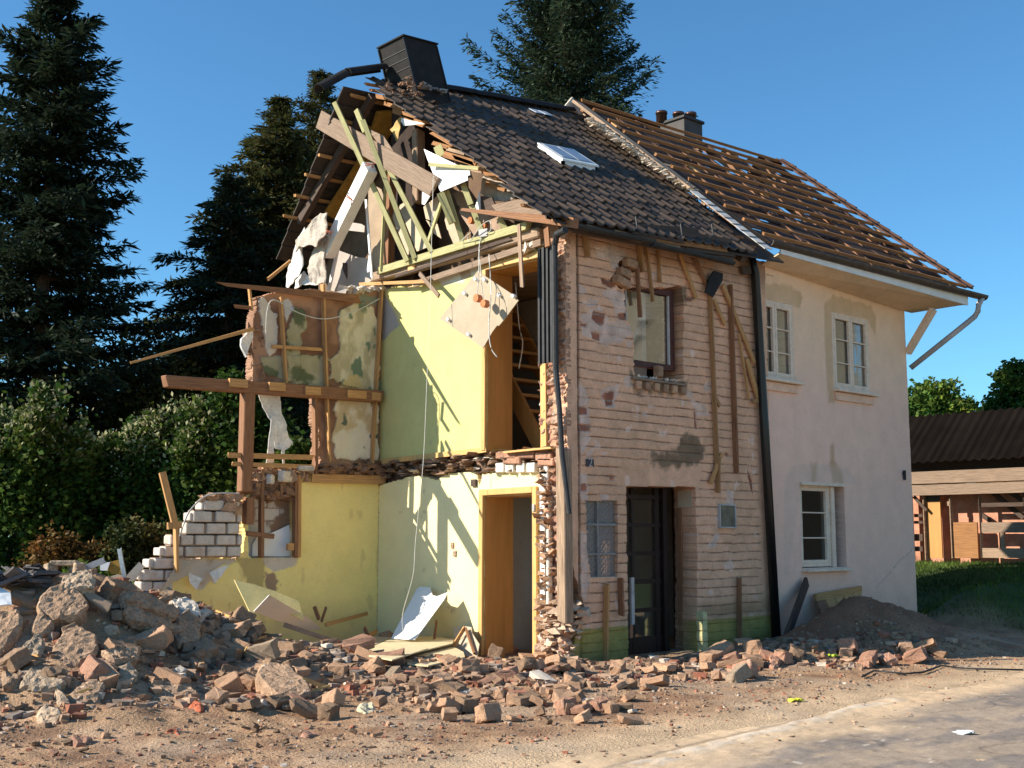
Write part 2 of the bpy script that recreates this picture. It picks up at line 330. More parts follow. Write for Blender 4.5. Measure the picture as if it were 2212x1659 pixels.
def H(x, y, fine=True):
    x = np.asarray(x, float); y = np.asarray(y, float)
    z = .98 * sstep(10.5, 15.7, x) * sstep(-9, -2, y) - .1 * sstep(5, 8.5, x) * (1 - sstep(8.5, 11, x)) + .35 * sstep(4.5, 12, y) * (1 - sstep(8.5, 12, x))
    for cx, cy, h, rx, ry in BUMPS:
        d = np.sqrt(((x - cx) / rx) ** 2 + ((y - cy) / ry) ** 2); z = z + h * np.exp(-np.minimum(d, 5) ** 1.7)
    if fine:
        rough = .25 + .75 * sstep(-4.2 + .25 * np.minimum(x + 5, 7), -2.6 + .2 * np.minimum(x + 5, 7), y)
        z = z + .10 * (fbm(x * 5, y * 5, 93, 4) - .5) * np.exp(-((x - 5.3) / 1.8) ** 2 - ((y + .95) / .9) ** 2)
        z = z + rough * (.09 * (fbm(x * 1.6, y * 1.6, 3) - .5) + .05 * (fbm(x * 7, y * 7, 9, 3) - .5)) + .012 * (fbm(x * 14, y * 14, 21, 2) - .5)
    return z
def road_d(x, y):
    # > 0 on the road side of its ragged edge
    return (-4.55 + .035 * (np.asarray(x, float) + 5)) - np.asarray(y, float) + .5 * (fbm(np.asarray(x) * .6, np.asarray(y) * .6, 31) - .5)
def ground_at(u, v, view='d'):
    r = ray(*q(view, u, v)); t = 4.0; step = .05
    while t < 80:
        p = CP + r * t
        if p[2] < float(H(p[0], p[1], False)): break
        t += step
    return Vector(CP + r * t)
def axis(lo, hi, a, b, st, n, far):
    f = np.arange(a, b + 1e-6, st); g = np.geomspace(1, far, n)
    return np.concatenate([(a - st - (g - 1) * 1.0)[::-1], f, b + st + (g - 1) * 1.0])
gx = axis(0, 0, -8.6, 9.4, .05, 34, 900); gy = axis(0, 0, -6.4, 4.6, .05, 34, 900)
GX, GY = np.meshgrid(gx, gy, indexing='ij'); GZ = H(GX, GY)
rd = road_d(GX, GY)
DIRT = np.array([.41, .25, .14]); SAND = np.array([.58, .41, .25]); DARKD = np.array([.25, .135, .075]); GRASSG = np.array([.055, .085, .02])
nz = fbm(GX * .9, GY * .9, 41); nz2 = fbm(GX * 3.1, GY * 3.1, 47)
gc = lerp(DIRT, DARKD, sstep(.42, .62, nz2) * .8)
gc = lerp(gc, SAND, sstep(-1.25, -.2, rd + .6 * (nz - .5)) * .9)
gc = lerp(gc, np.array([.40, .30, .21]), sstep(.58, .75, nz) * .5)
gc = lerp(gc, np.array([.19, .095, .055]), np.exp(-((GX - 5.3) / 2.1) ** 4 - ((GY + .9) / 1.0) ** 4) * .8)
gm = np.clip(sstep(9.2, 10.5, GX + .6 * (nz - .5)) + sstep(4.6, 6.0, GY + (nz - .5)) * (GX < 8) + sstep(7.5, 9.5, -GX) * sstep(2.0, 3.0, GY), 0, 1)
gc = lerp(gc, GRASSG, gm)
ni, nj = GX.shape; idx = np.arange(ni * nj).reshape(ni, nj)
F = np.stack([idx[:-1, :-1], idx[1:, :-1], idx[1:, 1:], idx[:-1, 1:]], -1).reshape(-1, 4)
g = npmesh('ground', np.stack([GX, GY, GZ], -1).reshape(-1, 3), F, M_DIRT, None, gc.reshape(-1, 3), True, recenter=False); tag(g, kind='structure')
# road: a dusty paved sheet lying just above the ground
rx = np.arange(-8.5, 9, .045); ry = np.arange(-12, -3.2, .027); RX, RY = np.meshgrid(rx, ry, indexing='ij'); d = road_d(RX, RY)
RZ = H(RX, RY) + .006
asph = np.array([.22, .18, .15]); n1 = fbm(RX * .8 + RY * .9, RY * .8 - RX * .2, 53); n2 = fbm(RX * 1.1, RY * 4.0, 57)
# grey tracks and sand drifts run along the road (the X direction)
q1, q2 = PZ('d', 1560, 1659), PZ('d', 2080, 1470); far = ((q2.y - q1.y) * (RX - q1.x) - (q2.x - q1.x) * (RY - q1.y)) / math.hypot(q2.x - q1.x, q2.y - q1.y); far = sstep(-.25, .35, far + .9 * (n1 - .5))
track = np.maximum(sstep(.46, .60, .6 * n2 + .4 * n1), far * (.72 + .28 * sstep(.40, .5, n2))) * sstep(.25, .7, d)
rc = lerp(SAND, asph, np.clip(track * (.2 + .8 * far), 0, 1) * .95)
rc = lerp(rc, SAND * .8, sstep(.6, .75, fbm(RX * 6, RY * 6, 61)) * .35)
ln = np.abs(RY + 5.02 - .135 * (RX + 4.2) + .03 * np.sin(RX * 2.1)); chalk = np.exp(-(ln / .11) ** 2) * sstep(.35, .55, fbm(RX * 5, RY * 14, 67)) * (RX > -4.9) * (RX < .2)
rc = lerp(rc, np.array([.62, .55, .46]), chalk * .6); rc = lerp(rc, np.array([.20, .15, .11]), np.exp(-((ln - .13) / .03) ** 2) * .7 * (RY > -5.02 + .135 * (RX + 4.2)) * (RX > -4.9) * (RX < .2))
crack = np.exp(-((np.abs(fbm(RX * .5 + 3, RY * .5, 71, 3) - .5)) / .004) ** 2) * (d > .8); rc = lerp(rc, np.array([.07, .055, .045]), crack * .5); cr2 = np.exp(-((np.abs(fbm(RX * 1.3 + 9, RY * 1.3, 73, 4) - .5)) / .006) ** 2) * far * (fbm(RX * .7, RY * .7, 75) > .5); rc = lerp(rc, np.array([.09, .07, .055]), cr2 * .4); spk = vn(RX * 30, RY * 30, 77); rc = rc * (.86 + .28 * spk)[..., None]; rc = lerp(rc, np.array([.6, .52, .42]), (vn(RX * 17, RY * 17, 79) > .965) * .7)
RZ = RZ - .025 * chalk * 0 + .012 * chalk
ni, nj = RX.shape; idx = np.arange(ni * nj).reshape(ni, nj); K = (d[:-1, :-1] > 0) & (d[1:, 1:] > 0)
F = np.stack([idx[:-1, :-1], idx[1:, :-1], idx[1:, 1:], idx[:-1, 1:]], -1)[K]
used = np.unique(F); mp = np.zeros(ni * nj, int); mp[used] = np.arange(len(used))
g = npmesh('road', np.stack([RX, RY, RZ], -1).reshape(-1, 3)[used], mp[F], M_ROAD, None, rc.reshape(-1, 3)[used], True, recenter=False); tag(g, kind='structure')

# ================================================================== the half demolished house
HOUSE = empty('demolished_house', (2.2, 2.0, 0), 'half demolished brick house with dark tiled roof, torn open to show pale green rooms', 'house')
PINK = np.array([.80, .47, .295]); PINKD = np.array([.62, .35, .22]); FLAKE = np.array([.78, .56, .44]); RED = np.array([.32, .125, .075]); MUD = np.array([.13, .095, .055]); GREENP = np.array([.36, .285, .075]); CORE = np.array([.34, .19, .12])
# ---- street facade (plane Y = 0, street side faces -Y)
F_OUT = [(-.02, 5.85), (4.46, 5.95), (4.46, -.4)] + [(.24, -.4)] + xz('8', [(95, 1560), (110, 1480), (150, 1390), (165, 1310), (215, 1220), (225, 1160), (205, 1080)]) + [(-.02, 1.4)]
WIN = xz('7', [(505, 440), (905, 432), (908, 1075), (572, 1062), (568, 960), (555, 800), (548, 690), (520, 660), (505, 560)])
DOOR = xz('8', [(512, 318), (990, 322), (1004, 700), (1006, 1580), (528, 1580), (524, 1000), (514, 600)])
HOLE = xz('7', [(900, 90), (1010, 110), (1120, 130), (1240, 140), (1235, 255), (1100, 250), (1000, 200), (905, 160)])
GAP = xz('7', [(405, 375), (455, 315), (470, 250), (500, 238), (585, 262), (590, 330), (540, 335), (545, 405), (515, 440), (470, 448)])
GLASSW = xz('8', [(232, 418), (452, 418), (456, 945), (268, 948), (245, 760)])
patches_red = [xz('7', p) for p in ([(340, 375), (400, 385), (440, 430), (410, 440), (350, 410)], [(370, 1165), (430, 1160), (428, 1250), (380, 1255), (375, 1210), (345, 1190)], [(290, 600), (370, 620), (360, 690), (330, 700), (280, 650)],
              [(200, 680), (245, 690), (240, 712), (200, 705)], [(190, 1265), (245, 1265), (245, 1312), (195, 1310)], [(190, 1385), (260, 1390), (262, 1430), (190, 1425)], [(920, 505), (1000, 500), (960, 532), (925, 530)], [(985, 1280), (1000, 1290), (1000, 1410), (990, 1405)],
              [(455, 620), (520, 620), (525, 660), (470, 655)], [(275, 745), (340, 760), (330, 805), (285, 790)])]
patches_red += [xz('8', p) for p in ([(205, 310), (240, 305), (240, 350), (205, 350)], [(1345, 185), (1395, 290), (1390, 390), (1365, 280)], [(400, 245), (425, 250), (425, 275), (402, 272)], [(1195, 92), (1220, 95), (1215, 110)])]
patches_fl = [xz('7', p) for p in ([(300, 160), (420, 150), (510, 180), (500, 240), (450, 320), (410, 300), (400, 230), (310, 230)], [(400, 420), (500, 480), (510, 640), (440, 640), (420, 540), (340, 480)], [(200, 630), (330, 560), (400, 680), (560, 690), (550, 770), (460, 820), (380, 830), (220, 760), (200, 700)],
              [(200, 520), (310, 530), (300, 570), (210, 560)], [(335, 1130), (460, 1115), (455, 1150), (435, 1260), (370, 1260), (340, 1200)], [(970, 1230), (1040, 1250), (1090, 1320), (1000, 1330)], [(620, 1295), (660, 1300), (655, 1335), (625, 1325)], [(510, 800), (555, 800), (550, 870), (525, 860)],
              [(500, 1050), (555, 1060), (555, 1120), (505, 1115)], [(190, 420), (240, 440), (235, 480), (195, 470)], [(190, 1100), (240, 1130), (255, 1260), (265, 1500), (200, 1600), (190, 1300)], [(1060, 1080), (1100, 1100), (1090, 1150), (1060, 1140)], [(930, 1140), (975, 1150), (960, 1200), (935, 1180)])]
patches_fl += [xz('8', p) for p in ([(340, 375), (385, 380), (380, 410), (345, 405)], [(200, 230), (240, 250), (260, 420), (210, 420), (195, 330)], [(1130, 640), (1160, 650), (1130, 740), (1080, 745)], [(1215, 335), (1260, 350), (1250, 440), (1205, 430)], [(1360, 200), (1400, 300), (1410, 340), (1380, 330)], [(195, 620), (240, 640), (260, 1000), (240, 1120), (205, 1080)])]
mudp = [xz('8', [(660, 170), (700, 90), (860, 60), (900, -20), (960, -40), (1030, 0), (1045, 80), (1040, 150), (920, 180), (760, 190)]), xz('7', [(545, 1000), (570, 1075), (930, 1080), (930, 1160), (830, 1180), (600, 1170), (560, 1120)]), xz('7', [(840, 450), (930, 440), (915, 560), (860, 590), (835, 520)])]
plinL = PY('8', 300, 1300).z; plinR = PY('8', 1215, 1232).z
def fac_keep(u, v):
    k = inpoly(u + .03 * (vn(u * 9, v * 9, 4) - .5), v + .03 * (vn(u * 9, v * 9, 5) - .5), F_OUT); j = .05 * (vn(u * 12, v * 12, 8) - .5)
    for P in (WIN, HOLE, GAP): k &= ~inpoly(u + j, v + j, P)
    for P in (DOOR,): k &= ~inpoly(u + j * .6, v, P)
    k &= ~inpoly(u, v, GLASSW); return k
CRS = .128
def _courses(u, v):
    w_ = v + .012 * (vn(u * 1.3, v * 2, 12) - .5) * 2 + .008 * (vn(u * 6, v * 6, 13) - .5) * 2
    r = np.floor(w_ / CRS); fv = w_ / CRS - r; dv = np.minimum(fv, 1 - fv) * CRS
    L = .29; fu = (u + (r % 2) * L / 2) / L; fu = fu - np.floor(fu); du = np.minimum(fu, 1 - fu) * L
    return r, dv, du
PIL = .185   # smooth corner pilaster up to this X
def fac_smooth(u, v):
    s = sstep(PIL + .03, PIL, u + .02 * (vn(u * 3, v * 5, 14) - .5)); lint = inpoly(u, v, xz('8', [(455, 190), (1040, 185), (1010, 400), (990, 322), (512, 318), (455, 318)]))
    return np.maximum(s, np.maximum(lint * 1.0, sstep(4.12, 4.2, u)))
def fac_depth(u, v):
    r, dv, du = _courses(u, v); sm = fac_smooth(u, v); str_ = .55 + .6 * (vn(u * 2.2, v * 3.3, 15) - .25)
    d = -.020 * np.exp(-(dv / .0065) ** 2) * np.clip(str_, .1, 1) * (1 - sm) - .004 * np.exp(-(du / .007) ** 2) * (1 - sm) * (vn(u * 3, v * 3, 6) > .74)
    d += .009 * (fbm(u * 5, v * 7, 16) - .5) + .006 * (vn(u * 30, v * 30, 2) - .5) + .012 * (vn(u * .0 + r * 7.3, r * 3.1, 3) - .5) * (1 - sm)
    d += .02 * sstep(PIL + .01, PIL - .03, u) - .03 * np.exp(-((u - PIL - .035 - .02 * (vn(u * 0, v * 4, 19) - .5)) / .014) ** 2)
    for P in patches_red: d -= .016 * (polydist(u, v, P) < .012)
    for P in patches_fl: d -= .006 * (polydist(u, v, P) + .05 * (vn(u * 11, v * 11, 18) - .5) < 0)
    d += .018 * (v < plinL - .02 + (plinR - plinL) * (u - .5) / 3) * (u < .95)
    return d
def fac_color(u, v):
    r, dv, du = _courses(u, v); c = lerp(PINK, PINKD, .32 * fbm(u * 1.1, v * 1.1, 22) + .15 * (r % 3 == 1) * vn(r * 1.7, u * 2, 4))
    c = lerp(c, np.array([.50, .32, .19]), .4 * sstep(.5, .75, fbm(u * .8, v * .5, 24)))
    sm = fac_smooth(u, v)
    c = lerp(c, np.array([.15, .085, .06]), np.exp(-(dv / .0065) ** 2) * (1 - sm) * np.clip(.45 + 1.1 * vn(u * 3.1, v * 3, 23), 0, .95))
    j = .06 * (fbm(u * 9, v * 9, 25) - .5)
    for P in patches_fl: c = lerp(c, FLAKE * (1 - .25 * vn(u * 8, v * 8, 5)[..., None]), sstep(.012, -.006, polydist(u, v, P) + 1.6 * j))
    c = lerp(c, FLAKE, sstep(.735, .76, fbm(u * 4.2, v * 4.2, 27, 5)) * (u > .25) * .8)
    for P in patches_red:
        rr = np.where((dv < .010)[..., None], np.array([.33, .25, .2]), RED * (.7 + .7 * vn(r * 3.3, np.floor(u / .25), 9)[..., None])); c = lerp(c, rr, sstep(.01, -.004, polydist(u, v, P) + .5 * j))
    for P in mudp: c = lerp(c, MUD * (.8 + .6 * vn(u * 7, v * 7, 3)[..., None]), .85 * sstep(.05, -.05, polydist(u, v, P) + 3 * j))
    pz = plinL + (plinR - plinL) * (u - .55) / 2.7
    c = lerp(c, GREENP * (.75 + .5 * fbm(u * 3, v * 3, 33)[..., None]), sstep(.012, -.012, v - pz + .3 * j) * .95)
    c = lerp(c, np.array([.26, .15, .07]), .6 * np.exp(-((v - pz - .12) / .14) ** 2) * sstep(2.5, 2.8, u))
    c = lerp(c, np.array([.10, .07, .05]), np.exp(-((u - PIL - .04) / .018) ** 2) * .85 * (v > .9))
    c = lerp(c, np.array([.12, .08, .055]), .45 * sstep(.35, .0, v - .0) * fbm(u * 4, v * 3, 35))
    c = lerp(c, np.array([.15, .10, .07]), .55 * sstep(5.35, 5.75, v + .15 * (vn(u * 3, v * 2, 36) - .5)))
    return c
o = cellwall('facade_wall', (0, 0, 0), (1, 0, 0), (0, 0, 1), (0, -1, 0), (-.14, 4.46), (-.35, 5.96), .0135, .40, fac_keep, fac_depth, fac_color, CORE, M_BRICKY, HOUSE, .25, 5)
tag(o, label='street wall of flaking pink painted brick over a green plinth')
# loose bricks leaning out of the crack above the window
for k, (a, b, an) in enumerate((((500, 265), (580, 290), .05), ((455, 325), (530, 350), -.45), ((430, 375), (530, 425), -.5))):
    A = PY('7', *a, -.03); B = PY('7', *b, -.03); m = MB(); m.box((A + B) / 2, ((B - A).length * 1.02, .12, .115), M=Matrix.Rotation(math.atan2(B.z - A.z, B.x - A.x) * -1, 3, 'Y') @ Matrix.Rotation(.12, 3, 'Z'))
    o = m.build('loose_brick', M_TANBR, HOUSE, bevel=.012)
# window of the upper floor
def rectY(view, pts, Y): P = LY(view, pts, Y); return P
wf = rectY('7', [(495, 425), (838, 440), (842, 1040), (548, 1000)], .13); x0, x1 = 1.20, wf[2].x; z0, z1 = PY('7', 700, 1000, .13).z, PY('7', 640, 425, .13).z
m = MB(); t = .085
for a, b, w_, h_ in (((x0, .15, z0 + t / 2), (x1, .15, z0 + t / 2), .08, t), ((x0, .15, z1 - t / 2), (x1, .15, z1 - t / 2), .08, t)): m.beam(a, b, w_, h_)
for xx in (x0 + t / 2, x1 - t / 2): m.beam((xx, .15, z0 + t), (xx, .15, z1 - t), t, .078, up=(0, 1, 0))
WF = m.build('window', W_RED, HOUSE); tag(WF, label='upper window with dark red frame')
m = MB(); m.beam((x0 + t + .02, .135, z0 + t), (x0 + t + .02, .135, z1 - t), .03, .03, up=(0, 1, 0)); m.beam((x1 - t - .015, .135, z0 + t), (x1 - t - .015, .135, z1 - t), .03, .03, up=(0, 1, 0)); m.build('inner_sash', M_PIPE, WF)
m = MB(); m.prism([(x0 + t, .155, z0 + t), (x1 - t, .155, z0 + t), (x1 - t, .155, z1 - t), (x0 + t, .155, z1 - t)], (0, .006, 0)); m.build('pane', M_GLASS, WF)
m = MB(); A, B = PY('7', 560, 1050, -.02), PY('7', 925, 1090, -.02)
m.beam((A.x - .02, .04, A.z - .03), (B.x, .04, A.z - .03), .16, .03); m.build('window_sill', W_GREY, HOUSE)
for k in range(6):
    m = MB(); xx = A.x + .06 + k * (B.x - A.x - .1) / 5.4; m.box((xx + .05, -.01, A.z - .115), (.105, .07, .115), rz=.03 * (k % 3 - 1)); m.build('sill_brick', M_TANBR, HOUSE, bevel=.01)
m = MB(); m.box(PY('7', 735, 1020, .05), (.13, .1, .16), rz=.2); m.build('loose_brick', M_TANBR, HOUSE, bevel=.01)
V, Fc = lumps([((random.uniform(A.x, B.x - .05), random.uniform(-.01, .1), A.z + .01), (.03, .025, .022)) for k in range(26)], 3); npmesh('sill_rubble', V, Fc, M_PLASTR, HOUSE)['kind'] = 'stuff'
# front door
Yd = .37; dx0, dx1 = 1.0, PY('8', 800, 800, Yd).x; dz0, dz1 = -.35, PY('8', 650, 330, Yd).z + .1
m = MB(); t = .10
for xx in (dx0 + t / 2, dx1 - t / 2): m.beam((xx, Yd + .05, dz0), (xx, Yd + .05, dz1), t, .12, up=(0, 1, 0))
m.beam((dx0 + t, Yd + .05, dz1 - t / 2), (dx1 - t, Yd + .05, dz1 - t / 2), .12, t)
DR = m.build('front_door', W_DKRED, HOUSE); tag(DR, label='dark brown front door with small glass lights')
m = MB(); xs = [dx0 + t + .06 + (dx1 - dx0 - 2 * t - .16) * k / 2 for k in range(3)]
zs = [dz0 + .55 + (dz1 - dz0 - .78) * k / 5 for k in range(6)]
for xx in xs: m.beam((xx + .02, Yd + .06, dz0 + .02), (xx + .02, Yd + .06, dz1 - t), .09 if xx != xs[1] else .05, .05, up=(0, 1, 0))
for zz in zs: m.beam((dx0 + t, Yd + .061, zz), (dx1 - t, Yd + .061, zz), .044, .06)
m.box(((dx0 + dx1) / 2, Yd + .062, dz0 + .27), (dx1 - dx0 - 2 * t, .04, .5)); m.build('door_leaf', W_DKRED, DR)
m = MB(); m.box(((dx0 + dx1) / 2, Yd + .075, (dz0 + dz1) / 2 + .15), (dx1 - dx0 - 2 * t, .006, dz1 - dz0 - .85)); m.build('pane', mat('unused_glass', (.018, .015, .012)) and M_GLASS, DR)
m = MB(); m.beam(PY('8', 552, 950, .06), PY('8', 556, 1275, .06), .06, .035, up=(0, 1, 0)); m.build('letter_box_flap', M_PIPE, DR)
m = MB(); A = PY('8', 880, 345, .05); B = PY('8', 880, 460, .05); rxx = PY('8', 1000, 500).x
m.box((rxx - .012, .2, (A.z + B.z) / 2 + .0), (.02, .26, A.z - B.z)); m.build('reveal_board', M_TAN, HOUSE)
m = MB(); A = PY('8', 870, 470, .3); m.beam((rxx - .02, .30, -.3), (rxx - .02, .30, A.z), .05, .08, up=(0, 1, 0)); m.build('door_casing', W_BROWN, DR)
# bare brick stump on the right door jamb, painted pale green
m = MB(); zt = PY('8', 975, 1185).z; zz = -.3; k = 0
while zz < zt - .02:
    hgt = min(.15, zt - zz); m.box((rxx + .01, -.045, zz + hgt / 2), (.10, .13, hgt - .01), rz=.03 * (k % 3 - 1)); zz += hgt; k += 1
m.build('jamb_bricks', mat('pale_green_brick', (.62, .55, .27), .9, .25, 9, .4, 50, .01, spots=[((.55, .36, .28), 8, .58, .1)]), HOUSE, bevel=.008)
# glass block window beside the door
gp = GLASSW; gx0, gx1 = min(p[0] for p in gp) + .01, max(p[0] for p in gp) + .02; gz0, gz1 = min(p[1] for p in gp), max(p[1] for p in gp)
m = MB()
for xx in (gx0, (gx0 * .62 + gx1 * .38), gx1): m.beam((xx, .05, gz0), (xx, .05, gz1), .03, .07, up=(0, 1, 0))
for k in range(4): m.beam((gx0, .05, gz0 + (gz1 - gz0) * (0, .3, .68, 1)[k]), (gx1, .05, gz0 + (gz1 - gz0) * (0, .3, .68, 1)[k]), .06, .03)
GB = m.build('glass_block_window', mat('grey_mortar', (.26, .25, .23), .9, .2, 8, .3, 50, .005), HOUSE); tag(GB, label='narrow wired glass window beside the front door')
n1, n2 = 14, 40; ue = np.linspace(gx0, gx1, n1 * 3 + 1); ve = np.linspace(gz0, gz1, n2 * 3 + 1); ug, vg = np.meshgrid(ue, ve, indexing='ij')
a1 = (ug + vg) / .075; a2 = (ug - vg) / .075; yy = .06 - .010 * np.abs(np.sin(a1 * math.pi)) * np.abs(np.sin(a2 * math.pi))
idx = np.arange(ug.size).reshape(ug.shape); Fq = np.stack([idx[:-1, :-1], idx[1:, :-1], idx[1:, 1:], idx[:-1, 1:]], -1).reshape(-1, 4)
gm_ = bpy.data.materials.new('diamond_glass'); gm_.use_nodes = True; gb = gm_.node_tree.nodes['Principled BSDF']; gb.inputs['Base Color'].default_value = (.32, .32, .30, 1); gb.inputs['Roughness'].default_value = .15; gb.inputs['Transmission Weight'].default_value = .35; gb.inputs['Specular IOR Level'].default_value = .6
tr = gm_.node_tree.nodes.new('ShaderNodeBsdfTranslucent'); tr.inputs[0].default_value = (.75, .75, .7, 1); mx = gm_.node_tree.nodes.new('ShaderNodeMixShader'); mx.inputs[0].default_value = .25
gm_.node_tree.links.new(gb.outputs[0], mx.inputs[1]); gm_.node_tree.links.new(tr.outputs[0], mx.inputs[2]); gm_.node_tree.links.new(mx.outputs[0], gm_.node_tree.nodes['Material Output'].inputs[0])
npmesh('pane', np.stack([ug, yy, vg], -1).reshape(-1, 3), Fq, gm_, GB)
# house number plate and meter box
A = PY('8', 233, 130, -.012); B = PY('8', 290, 186, -.012); pc = (A + B) / 2
m = MB(); m.box(pc, (B.x - A.x, .012, A.z - B.z)); NP = m.build('house_number_plate', mat('dark_enamel', (.05, .04, .05), .4, .2, 9, 0, 40), HOUSE, bevel=.01)
fc = bpy.data.curves.new('digit', 'FONT'); fc.body = '2'; fc.size = .165; fc.align_x = 'CENTER'; fc.align_y = 'CENTER'; fc.extrude = .002
fo = bpy.data.objects.new('digit_text', fc); COL.objects.link(fo); dg = bpy.context.evaluated_depsgraph_get(); me = bpy.data.meshes.new_from_object(fo.evaluated_get(dg)); bpy.data.objects.remove(fo)
me.transform(Matrix.Translation(pc + Vector((.004, -.011, 0))) @ Matrix.Rotation(math.pi / 2, 4, 'X')); me.materials.clear(); me.materials.append(mat('faded_white', (.5, .45, .42), .7)); o = bpy.data.objects.new('digit', me); finish(o, NP)
A = PY('8', 1158, 447, -.03); B = PY('8', 1268, 605, -.03); m = MB(); cx, cz = (A.x + B.x) / 2, (A.z + B.z) / 2; ww, hh = B.x - A.x, A.z - B.z
m.beam((A.x, -.02, A.z), (B.x, -.02, A.z), .05, .02); m.beam((A.x, -.02, B.z), (B.x, -.02, B.z), .05, .02)
for xx in (A.x, B.x): m.beam((xx, -.02, B.z), (xx, -.02, A.z), .02, .048, up=(0, 1, 0))
MBX = m.build('meter_box', M_PIPE, HOUSE); m = MB(); m.box((cx, -.018, cz), (ww - .01, .02, hh - .01)); m.build('pane', mat('dull_glass', (.16, .15, .11), .2, .3, 6, .1, 30, .004, spec=.6), MBX)
# ---- torn open gable side (plane X = 0, torn side faces -X)
def loop(view, pts, X=0.0): return yz(view, pts, X)
UDOOR = loop('4', [(880, 322), (1258, 232), (1258, 1552), (880, 1566)]); LDOOR = loop('6', [(905, 318), (1267, 297), (1272, 1640), (905, 1640)])
UPANEL = loop('4', [(165, 465), (260, 430), (330, 440), (420, 380), (560, 360), (660, 300), (860, 240), (1000, 190), (1200, 120), (1300, 110), (1300, 1560), (880, 1562), (150, 1640), (165, 800)])
G_OUT = [(4.13, -.35), (4.13, UPANEL[0][1])] + UPANEL[1:10] + [(.36, UPANEL[9][1]), (.36, -.35)]
LOWTOP = loop('6', [(-400, 260), (150, 240), (342, 182), (430, 168), (560, 200), (640, 152), (850, 140), (870, 240), (890, 155), (1300, 136), (1420, 136)])
LT_Y = np.array([p[0] for p in LOWTOP][::-1]); LT_Z = np.array([p[1] for p in LOWTOP][::-1])
SKZ0, SKZ1 = UPANEL[-2][1], UPANEL[-3][1]; SKY0, SKY1 = UPANEL[-2][0], UPANEL[-3][0]
def skz(u): return SKZ0 + (SKZ1 - SKZ0) * (SKY0 - u) / (SKY0 - SKY1)
def gab_keep(u, v):
    j = .04 * (vn(u * 11, v * 11, 71) - .5); k = inpoly(u + j, v + j, G_OUT)
    return k & ~inpoly(u, v, UDOOR) & ~inpoly(u, v, LDOOR)
GRN = np.array([.66, .60, .24]); CRM = np.array([.95, .80, .44]); GREYPL = np.array([.44, .40, .36])
grey1 = loop('4', [(150, 440), (175, 500), (230, 600), (275, 700), (210, 750), (165, 800), (120, 800), (120, 440)])
white1 = loop('4', [(480, 380), (660, 300), (860, 230), (870, 330), (820, 330), (700, 400), (600, 420)])
brownst = loop('4', [(690, 330), (760, 310), (770, 370), (700, 390)])
def band(u, v):
    lt = np.interp(u, LT_Y, LT_Z); return (v > lt + .02 * (vn(u * 14, v * 14, 73) - .5)) & (v < skz(u) - .01)
def gab_depth(u, v):
    b = band(u, v) * 1.0; d = -b * (.10 + .16 * (fbm(u * 7, v * 9, 74) - .35)); d -= .012 * (polydist(u, v, grey1) < 0)
    d += .006 * (fbm(u * 2, v * 2, 75) - .5) - .03 * (u < .40)
    return d
def gab_color(u, v):
    up = v > skz(u) - .02
    c = np.where(up[..., None], lerp(GRN, GRN * .9, fbm(u * .9, v * .9, 76)), lerp(CRM, CRM * np.array([.93, .95, .9]), fbm(u, v, 77)))
    c = lerp(c, GREYPL, sstep(.01, -.01, polydist(u, v, grey1) + .05 * (fbm(u * 9, v * 9, 78) - .5)))
    c = lerp(c, np.array([.72, .69, .62]), sstep(.03, -.03, polydist(u, v, white1) + .1 * (fbm(u * 7, v * 7, 79) - .5)) * .9)
    c = lerp(c, np.array([.42, .30, .2]), sstep(.02, -.02, polydist(u, v, brownst)) * .8)
    c = lerp(c, np.array([.5, .38, .25]), sstep(.78, .80, fbm(u * 7, v * 7, 80, 5)) * .5); c = lerp(c, np.array([.4, .3, .2]), (vn(u * 26, v * 26, 118) > .988) * .6)
    low = sstep(.5, .05, v) * fbm(u * 3, v * 3, 81); c = lerp(c, np.array([.5, .4, .27]), low * .7)
    dirt = lerp(np.array([.12, .075, .05]), np.array([.34, .21, .14]), sstep(.35, .7, fbm(u * 6, v * 8, 82)))
    return np.where(band(u, v)[..., None], dirt, c)
o = cellwall('gable_wall', (0, 0, 0), (0, 1, 0), (0, 0, 1), (-1, 0, 0), (.36, 4.12), (-.35, 5.62), .016, .40, gab_keep, gab_depth, gab_color, CORE, M_WALL, HOUSE, .25, 9)
tag(o, label='torn open inner wall, pale green upstairs and cream downstairs')
rs = np.random.RandomState(4)
# broken floor edge: lumps of clay, brick and plaster in the band between the storeys
rows = []; rows2 = []
for k in range(210):
    y_ = rs.uniform(.1, 4.0); zl = np.interp(y_, LT_Y, LT_Z); zh = skz(y_) - .03; z_ = rs.uniform(zl + .02, max(zh, zl + .06)); r_ = rs.uniform(.012, .05)
    (rows if rs.rand() < .9 else rows2).append(((rs.uniform(-.06, .1), y_, z_), (r_, r_ * 2.4, r_ * .45)))
V, Fc = lumps(rows, 5); npmesh('floor_edge_rubble', V, Fc, mat('floor_dirt', (.25, .155, .10), .95, .3, 9, .7, 45, .015), HOUSE)['kind'] = 'stuff'
V, Fc = lumps(rows2, 6); npmesh('plaster_crumbs', V, Fc, M_PLASTR, HOUSE)['kind'] = 'stuff'
for (a, b, w_) in (((960, 1610), (1100, 1590), .1), ((1105, 1600), (1225, 1588), .1), ((1235, 1620), (1345, 1600), .11), ((1010, 1640), (1130, 1630), .1), ((1250, 1650), (1360, 1640), .1)):
    m = MB(); A, B = PX('4', *a, -.04), PX('4', *b, -.04); m.box((A + B) / 2, (.14, (A - B).length, w_), M=Matrix.Rotation(.06, 3, 'X')); m.build('floor_edge_brick', M_BRICK, HOUSE, bevel=.012)
M_WBR = mat('white_brick', (.72, .66, .56), .9, .15, 8, .4, 50, .006)
